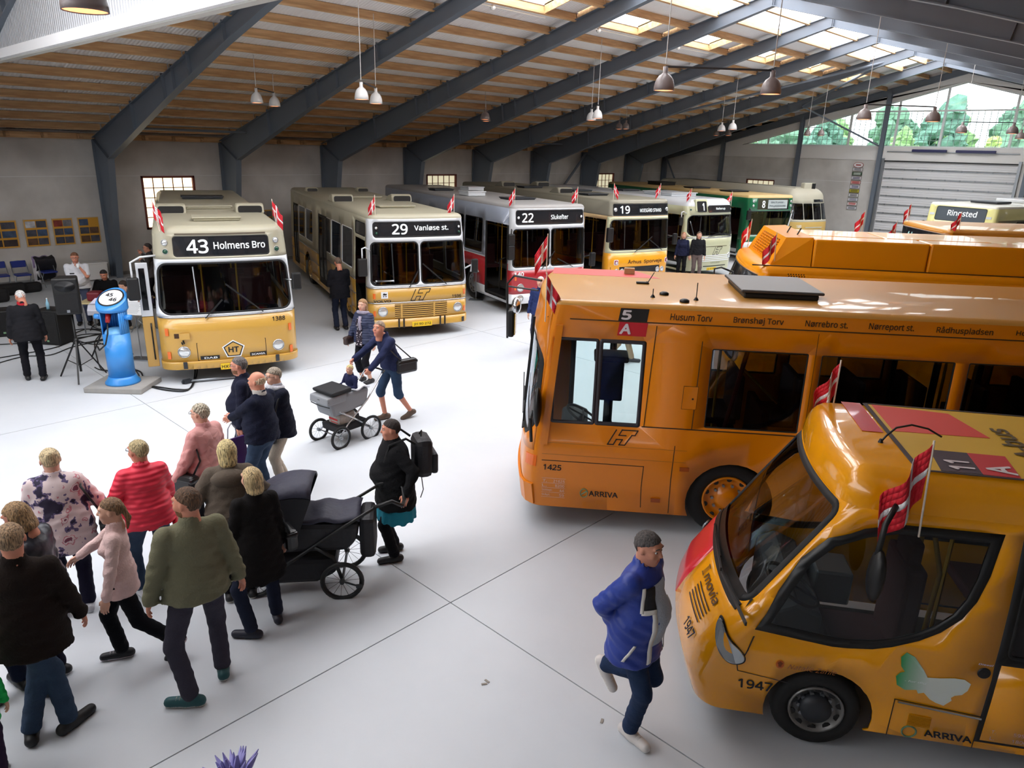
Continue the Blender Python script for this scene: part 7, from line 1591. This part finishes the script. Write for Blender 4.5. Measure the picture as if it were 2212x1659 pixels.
obj('speaker_grille', MB().box((.19,0,.22),(.02,.36,.36)), GRILL, t, bevel=.05); obj('horn', MB().lathe([(.05,-.05),(.12,.0),(.17,.012)],20,Matrix.Translation((.19,0,.53)) @ Matrix.Rotation(PI/2,4,'Y') @ Matrix.Scale(.6,4,(1,0,0))), mat('grey black plastic',(44,44,46),.35), t, smooth=True); obj('maker_badge', MB().box((.205,0,.07),(.008,.05,.05)), STEELG, t)
for (px,py,w_,h_,d_,fc,lb) in ((118,742,.55,.78,.5,265,'black bass cabinet with a blue bottle on top, right of the suited man'),(14,724,.6,.6,.55,300,'black bass cabinet cut by the left edge')):
    o = on_floor(px,py); t = thing('bass_cabinet', lb, 'loudspeaker', (o.x,o.y,0), facing(fc)); obj('cabinet_box', MB().box((-.1,0,h_/2),(d_,w_,h_)), BLACK, t, bevel=.02); obj('cabinet_grille', MB().box((d_/2-.09,0,h_/2),(.02,w_*.92,h_*.92)), GRILL, t, bevel=.01); obj('maker_badge', MB().box((d_/2-.075,0,.1),(.008,.05,.04)), mat('green badge',(120,160,120),.5), t)
o = on_floor(118,742); bt = thing('water_bottle', 'clear blue water bottle standing on the black bass cabinet', 'bottle', (o.x-.02,o.y,.785)); obj('bottle_body', MB().lathe([(.035,0),(.036,.13),(.014,.19),(.014,.23),(.001,.23)],16), mat('pale blue plastic',(150,200,224),.15,coat=.5), bt, smooth=True); obj('cap', MB().lathe([(.015,.23),(.015,.25),(.001,.25)],10), WHITE, bt)
o = on_floor(206,800); t = thing('mixer_stand', 'black tripod stand carrying a silver mixing desk', 'stand', (o.x-.6,o.y+.5,0), facing(270)); tripod(t,1.0); mo = Vector((o.x-.6,o.y+.5,1.0))
t = thing('mixing_desk', 'silver grey mixing desk between the loudspeaker and the blue post', 'mixer', mo, facing(280)); obj('desk_body', MB().prism([(-.22,0),(.24,0),(.24,.1),(.16,.2),(-.22,.26)], frame_m((0,-.24,0),(1,0,0),(0,0,1),(0,-1,0)) @ Matrix.Translation((0,0,-.48)), .48), mat('silver grey metal',(176,176,186),.4,.3), t, bevel=.012)
obj('paper_sheet', MB().box((-.04,0,.245),(.3,.42,.006), M=Matrix.Rotation(R(10),3,'Y')), mat('lavender white paper',(216,212,232),.7), t)
# equipment table
o = on_floor(262,712); t = thing('folding_table', 'pale wooden table in front of the two seated men', 'table', (o.x,o.y,0), facing(280)); TT = mat('pale table top',(206,190,140),.5)
obj('table_top', MB().box((0,0,.72),(.75,1.5,.035)), TT, t, bevel=.01)
for x_ in (-.32,.32):
    for y_ in (-.68,.68): obj('leg', MB().tube([(x_,y_,0),(x_,y_,.7)],.016,8), STEELG, t)
for k, (x_,y_,s_,c_,lb,cat_,nm_) in enumerate(((-.05,.0,(.3,.4,.12),(30,30,32),'black amplifier on the table behind the blue post','amplifier','amplifier'),(.1,.5,(.22,.3,.02),(226,226,220),'sheet of white paper on the equipment table','paper','paper_sheet'),(.05,-.45,(.3,.3,.22),(110,20,36),'dark red bag on the table left of the blue post','bag','cloth_bag'),(.18,.15,(.2,.24,.16),(60,60,66),'grey recorder on the equipment table','recorder','recorder'))):
    p_ = Matrix.Rotation(t.rotation_euler.z,4,'Z') @ Vector((x_,y_,0)); q = thing(nm_, lb, cat_, (o.x+p_.x,o.y+p_.y,.738), t.rotation_euler.z); obj('casing', MB().box((0,0,s_[2]/2),s_), mat('kit %d %d %d' % c_, c_, .5), q, bevel=min(s_)*.2)
# chairs
CHB = mat('blue padded vinyl',(30,48,130),.5,noise=.1); 
def chair(lb, pos, rz, group=None, first=[None]):
    if first[0] is not None:
        r = copy_tree(first[0]); r.location = pos; r.rotation_euler = (0,0,rz); r['label'] = lb; return r
    t = thing('folding_chair', lb, 'chair', pos, rz, 'blue folding chairs along the wall'); first[0] = t
    obj('seat', MB().box((0,0,.45),(.4,.4,.05)), CHB, t, bevel=.02); obj('backrest', MB().box((-.22,0,.74),(.035,.4,.2)), CHB, t, bevel=.015)
    for sd in (-1,1):
        obj('leg', MB().tube([(.22,sd*.21,0),(-.06,sd*.21,.45),(-.23,sd*.2,.82)],.011,8), STEELG, t, smooth=True); obj('leg', MB().tube([(-.24,sd*.19,0),(.16,sd*.19,.45)],.011,8), STEELG, t, smooth=True)
    for q_ in ([(.17,-.21,.09),(.17,.21,.09)],[(-.2,-.19,.06),(-.2,.19,.06)],[(-.23,-.2,.82),(-.245,0,.84),(-.23,.2,.82)]): obj('stretcher', MB().tube(q_,.009,6), STEELG, t)
    return t
for i, (px,py,lb) in enumerate(((8,628,'blue folding chair against the wall, cut by the left edge'),(54,625,'blue folding chair against the wall under the orange boards'),(110,618,'blue folding chair with a jacket hung on it, left of the man in white'),(345,712,'blue folding chair under the man in the grey jacket'),(240,680,'blue folding chair under the man in the black T-shirt'))):
    o = on_floor(px,py); 
    if i == 3: o = p_grey.location; rz_ = facing(185)
    elif i == 4: o = p_tee.location; rz_ = facing(285)
    else: rz_ = .05*i
    chair(lb, (o.x-(.0 if i < 3 else 0),o.y,0), rz_)
o = on_floor(110,618); jk = thing('jacket', 'black and white jacket with lilac scarf hung over a blue chair', 'jacket', (o.x,o.y,0)); 
obj('jacket_cloth', MB().grid(lambda i,j: Vector((-.2+(.13 if j > .5 else -.08)*math.sin(j*PI)*1.0-.04, -.27+.54*i+.02*math.sin(j*9), .88-.75*abs(j-.5)*2*(.55 if j > .5 else .95)+.02*math.sin(i*14))),14,16), mat('black jacket cloth',(16,16,26),.7,bump=.5,bscale=14), jk, smooth=True, solid=.02)
obj('lining', MB().grid(lambda i,j: Vector((-.29-.03*math.sin(i*5), -.34+.16*i, .8-.75*j)),4,6), mat('white lining',(220,218,222),.8), jk, smooth=True, solid=.015); obj('lilac_scarf', MB().grid(lambda i,j: Vector((-.31+.01*math.sin(i*20), -.32+.42*i, .9-.35*j+.02*math.sin(i*9))),10,4), mat('lilac cloth',(158,140,180),.9,bump=.5), jk, smooth=True, solid=.02)
for px,py,sx,sy,sz,lb in ((20,640,.5,1.0,.34,'long black instrument case under the left chairs'),(62,634,.45,.8,.3,'black bag under the middle blue chair'),(2,655,.5,.5,.4,'black case low at the left edge')):
    o = on_floor(px,py); q = thing('equipment_case', lb, 'case', (o.x-.15,o.y,0), .1); obj('case_body', MB().box((0,0,sz/2),(sx*.6,sy,sz)), mat('black case cloth',(16,15,18),.8,bump=.5,bscale=12), q, bevel=.09)
o = on_floor(203,606); q = thing('storage_box', 'low white box against the wall behind the man in white shirt', 'box', (o.x-.2,o.y,0)); obj('box_body', MB().box((0,0,.28),(.5,.9,.5)), CLAD, q, bevel=.02); obj('box_lid', MB().box((0,0,.55),(.54,.94,.05)), CLAD, q, bevel=.015)
def signstand(lb, px, py, fc, hgt=1.15, w_=.34, h_=.44):
    o = on_floor(px,py); t = thing('sign_stand', lb, 'sign', (o.x,o.y,0), facing(fc)); obj('base_plate', MB().box((0,0,.012),(.3,.42,.024)), STEELG, t, bevel=.005); obj('stem', MB().tube([(0,0,.02),(0,0,hgt)],.011,8), STEELG, t)
    Mx = Matrix.Translation((0,0,hgt)) @ Matrix.Rotation(R(-40),4,'Y'); p_ = obj('sign_frame', MB().box((0,0,0),(.012,w_,h_)), CHROME, t); p_.matrix_local = Mx
    q = obj('info_sheet', MB().box((.009,0,0),(.004,w_-.03,h_-.03)), WHITE, t); q.matrix_local = Mx
    g = MB()
    for k in range(9): g.box((.012,-.01,.1-k*.03),(.002,w_*.66-.03*(k%3),.006))
    q = obj('printed_lines', g, mat('grey text',(130,130,140),.7), t); q.matrix_local = Mx; q = obj('printed_picture', MB().box((.012,w_*.22,h_*.36),(.002,.1,.05)), mat('brown picture',(120,90,80),.6), t); q.matrix_local = Mx
signstand('small framed sign on a thin stand between the blue post and the Holmens Bro bus', 306, 776, 268, 1.12, .42, .4); signstand('small framed sign on a thin stand between the number 29 and 22 buses', 1028, 648, 262, 1.05); signstand('small framed sign on a stand before the gable wall, far away', 1792, 560, 250, 1.1)
# tow bar on the floor under bus 43
a_, c_ = on_floor(405,828), on_floor(508,818); tb = thing('tow_bar', 'grey steel tow bar lying on the floor before the Holmens Bro bus', 'tow bar', (a_.x,a_.y,.04)); d_ = c_-a_
obj('bar_tube', MB().tube([(0,0,0),tuple(d_)],.028,10), STEELG, tb, smooth=True); obj('coupling', MB().box((0,0,0),(.1,.14,.07)).tube([(0,-.1,.0),(0,.1,0)],.03,8), GREYM, tb)
# ================================================================ prams
def spoked(t, c, r, ax, name='wheel', spokes=12, tire=.022, m=RUB, hubm=STEELG):
    Mw = Matrix.Translation(c) @ Vector((0,0,1)).rotation_difference(Vector(ax)).to_matrix().to_4x4()
    w_ = obj(name, MB().tube([Mw @ Vector((r*math.cos(k*PI/14),r*math.sin(k*PI/14),0)) for k in range(28)], tire, 8, closed=True), m, t, smooth=True)
    g = MB().tube([Mw @ Vector(((r-tire)*math.cos(k*PI/14),(r-tire)*math.sin(k*PI/14),0)) for k in range(28)], .007, 5, closed=True)
    for k in range(spokes): g.tube([Mw @ Vector((.02*math.cos(k*2*PI/spokes),.02*math.sin(k*2*PI/spokes),.012*(-1)**k)), Mw @ Vector(((r-tire)*math.cos(k*2*PI/spokes+.1),(r-tire)*math.sin(k*2*PI/spokes+.1),0))], .0022, 4)
    obj('spokes', g, hubm, w_); obj('hub', MB().lathe([(.024,-.03),(.03,0),(.024,.03)],12,Mw), hubm, w_, smooth=True); return w_
# classic grey pram: local x forward (travel direction), pushed from behind
pc = (on_floor(702,962)+on_floor(770,966)+on_floor(792,930)+on_floor(722,930))/4
pr = thing('pram', 'classic pram with grey quilted body and four spoked wheels holding a toddler', 'pram', (pc.x,pc.y,0), facing(232)+.0)
GQ = mat('grey melange cloth',(136,138,142),.9,noise=.15,nscale=120); BLC = mat('black canvas'); 
for x_ in (.3,-.3):
    for sd in (-1,1): spoked(pr, (x_,sd*.27,.165), .165 if x_ > 0 else .185, (0,1,0))
    obj('axle', MB().tube([(x_,-.27,.17),(x_,.27,.17)],.011,8), CHROME, pr)
for sd in (-1,1): obj('chassis_arm', MB().tube([(.3,sd*.24,.17),(.1,sd*.2,.32),(-.3,sd*.2,.62),(-.62,sd*.2,.98)],.013,8).tube([(-.3,sd*.24,.18),(.0,sd*.2,.4),(.25,sd*.2,.56)],.013,8), CHROME, pr, smooth=True)
obj('push_handle', MB().tube([(-.62,-.2,.98),(-.7,-.17,1.0),(-.72,0,1.0),(-.7,.17,1.0),(-.62,.2,.98)],.015,8), BLACK, pr, smooth=True)
sec = [(-.36,.82),(-.3,.54),(.36,.48),(.44,.82)]
obj('pram_body', MB().prism(sec, frame_m((0,.2,0),(1,0,0),(0,0,1),(0,-1,0)), .4), GQ, pr, bevel=.05); obj('front_cover', MB().prism([(.1,.84),(.47,.82),(.48,.7),(.12,.7)], frame_m((0,.22,0),(1,0,0),(0,0,1),(0,-1,0)), .44), GQ, pr, bevel=.02)
obj('cover_trim', MB().tube([(.45,-.22,.68),(.46,0,.67),(.45,.22,.68)],.008,6).tube([(.45,-.22,.76),(.47,0,.77),(.45,.22,.76)],.008,6), BLACK, pr); obj('folded_hood', MB().prism([(.02,.83),(.4,.84),(.42,.9),(.02,.92)], frame_m((0,.24,0),(1,0,0),(0,0,1),(0,-1,0)), .48), BLC, pr, bevel=.03)
obj('white_blanket', MB().grid(lambda i,j: Vector((-.34+.3*i,-.22+.44*j,.86+.02*math.sin(i*8+j*5))),10,10), mat('white blanket',(224,226,232),.9), pr, smooth=True, solid=.02)
obj('basket', MB().prism([(-.26,.2),(.28,.2),(.3,.32),(-.28,.32)], frame_m((0,.2,0),(1,0,0),(0,0,1),(0,-1,0)), .4), BLC, pr, bevel=.02); 
cb = Matrix.Rotation(pr.rotation_euler.z,4,'Z') @ Vector((.05,0,.0)); cb = thing('shopping_bag', 'printed pale carrier bag in the basket of the grey pram', 'bag', (pc.x+cb.x,pc.y+cb.y,.37), pr.rotation_euler.z)
obj('bag_body', MB().box((0,0,0),(.34,.3,.24)), mat('pale printed plastic',(176,168,158),.6,noise=.3,nscale=20,bump=.6,bscale=12), cb, bevel=.06); text(cb,'SUPER',frame_m((.172,-.12,.0),(0,1,0),(0,0,1),(1,0,0)),.2,.05,RED,'bag_print') if 0 else obj('bag_print', MB().box((.172,0,.02),(.004,.2,.03)).box((.172,.02,-.03),(.004,.16,.012)), RED, cb)
td = person('toddler with blond curls sitting in the grey pram', pr.location+Matrix.Rotation(pr.rotation_euler.z,3,'Z') @ Vector((-.16,0,.62)), math.degrees(pr.rotation_euler.z-YAW), 1.0, SK, 'curly', (224,196,140), (30,34,64), legs=(40,44,70), seat=.12, lf=(.4,.12,.12), rf=(.4,-.12,.12), lh=(.3,.15,.45), rh=(.3,-.15,.45), width=1.15, hem=.1, res=.03, nofeet=True)
# big black pram
o1 = on_floor(758,1302); o2 = on_floor(755,1228); fcs = facing(188)
pr = thing('pram', 'large black pram with raised hood and spoked wheels beside the woman with the backpack', 'pram', ((on_floor(672,1260)).x,(on_floor(672,1260)).y,0), fcs)
BN = mat('black pram cloth',(22,22,28),.6,bump=.5,bscale=10); BN2 = mat('slate pram cloth',(40,40,58),.65,bump=.4,bscale=14)
for sd in (-1,1): spoked(pr, (-.36,sd*.3,.2), .2, (0,1,.0), hubm=GREYM, m=BLACK, spokes=14); spoked(pr, (.5,sd*.2,.15), .13, (0,1,0), hubm=GREYM, m=BLACK)
obj('axle', MB().tube([(-.36,-.3,.2),(-.36,.3,.2)],.014,8), GREYM, pr); obj('axle', MB().tube([(.5,-.2,.15),(.5,.2,.15)],.012,8), GREYM, pr)
for sd in (-1,1): obj('chassis_arm', MB().tube([(.5,sd*.2,.16),(.1,sd*.25,.45),(-.4,sd*.25,.8),(-.72,sd*.25,1.0)],.017,8).tube([(-.36,sd*.27,.2),(-.28,sd*.26,.45),(-.1,sd*.25,.58)],.02,8), BLACK, pr, smooth=True)
obj('push_handle', MB().tube([(-.7,-.25,1.0),(-.88,-.25,1.06),(-.98,-.2,.98),(-1.0,0,.94),(-.98,.2,.98),(-.88,.25,1.06),(-.7,.25,1.0)],.02,8), BLACK, pr, smooth=True)
obj('carrycot', MB().prism([(-.52,.62),(-.42,.5),(.45,.5),(.58,.66),(.56,.86),(-.55,.82)], frame_m((0,.24,0),(1,0,0),(0,0,1),(0,-1,0)), .48), BN, pr, bevel=.06)
obj('apron', MB().grid(lambda i,j: Vector((-.56+.6*i,-.25+.5*j,.86+.05*math.sin(j*PI)+.015*math.sin(i*13))),12,10), BN2, pr, smooth=True, solid=.02)
def hood(i, j):
    a_ = R(8+100*i); return Vector((.06+.5*math.cos(a_)*1.0, (-.27+.54*j), .8+.44*math.sin(a_)-.1*(2*j-1)**4))
obj('hood', MB().grid(hood, 12, 12), BN2, pr, smooth=True, solid=.02)
for sd in (-1,1):
    obj('hood_side', MB().prism([(.06,.7),(.56,.86)]+[(.06+.5*math.cos(R(8+100*k/10)), .8+.44*math.sin(R(8+100*k/10))-.1) for k in range(11)], frame_m((0,sd*.27+.01,0),(1,0,0),(0,0,1),(0,-1,0)), .02), BN, pr)
obj('hood_piping', MB().tube([hood(.55,j/10)+Vector((0,0,.012)) for j in range(11)],.006,5), mat('pale piping',(190,190,184),.5), pr)
obj('basket', MB().prism([(-.3,.24),(-.1,.14),(.35,.14),(.5,.26),(.46,.42),(-.3,.42)], frame_m((0,.22,0),(1,0,0),(0,0,1),(0,-1,0)), .44), BN, pr, bevel=.05); obj('foot_bag', MB().box((-.62,.0,.62),(.16,.42,.46)), BN, pr, bevel=.05); obj('brake_lever', MB().tube([(-.36,.3,.2),(-.52,.34,.16)],.01,6).box((-.53,.34,.16),(.06,.03,.03)), GREYM, pr)
# dirt specks of the floor and red wood: small paper scraps
for i, (px,py) in enumerate(((1052,1472),(1046,1478),(1300,1558))):
    o = on_floor(px,py); q = obj('paper_scrap', MB().box((0,0,.004),(.05,.02,.004),rz=i), mat('dirty paper',(150,144,136),.9), loc=(o.x,o.y,0)); tag(q, ['tiny grey scrap on the floor between the crowd and the minibus','second tiny scrap right beside the first','tiny grey scrap left of the white trainer'][i], 'scrap')
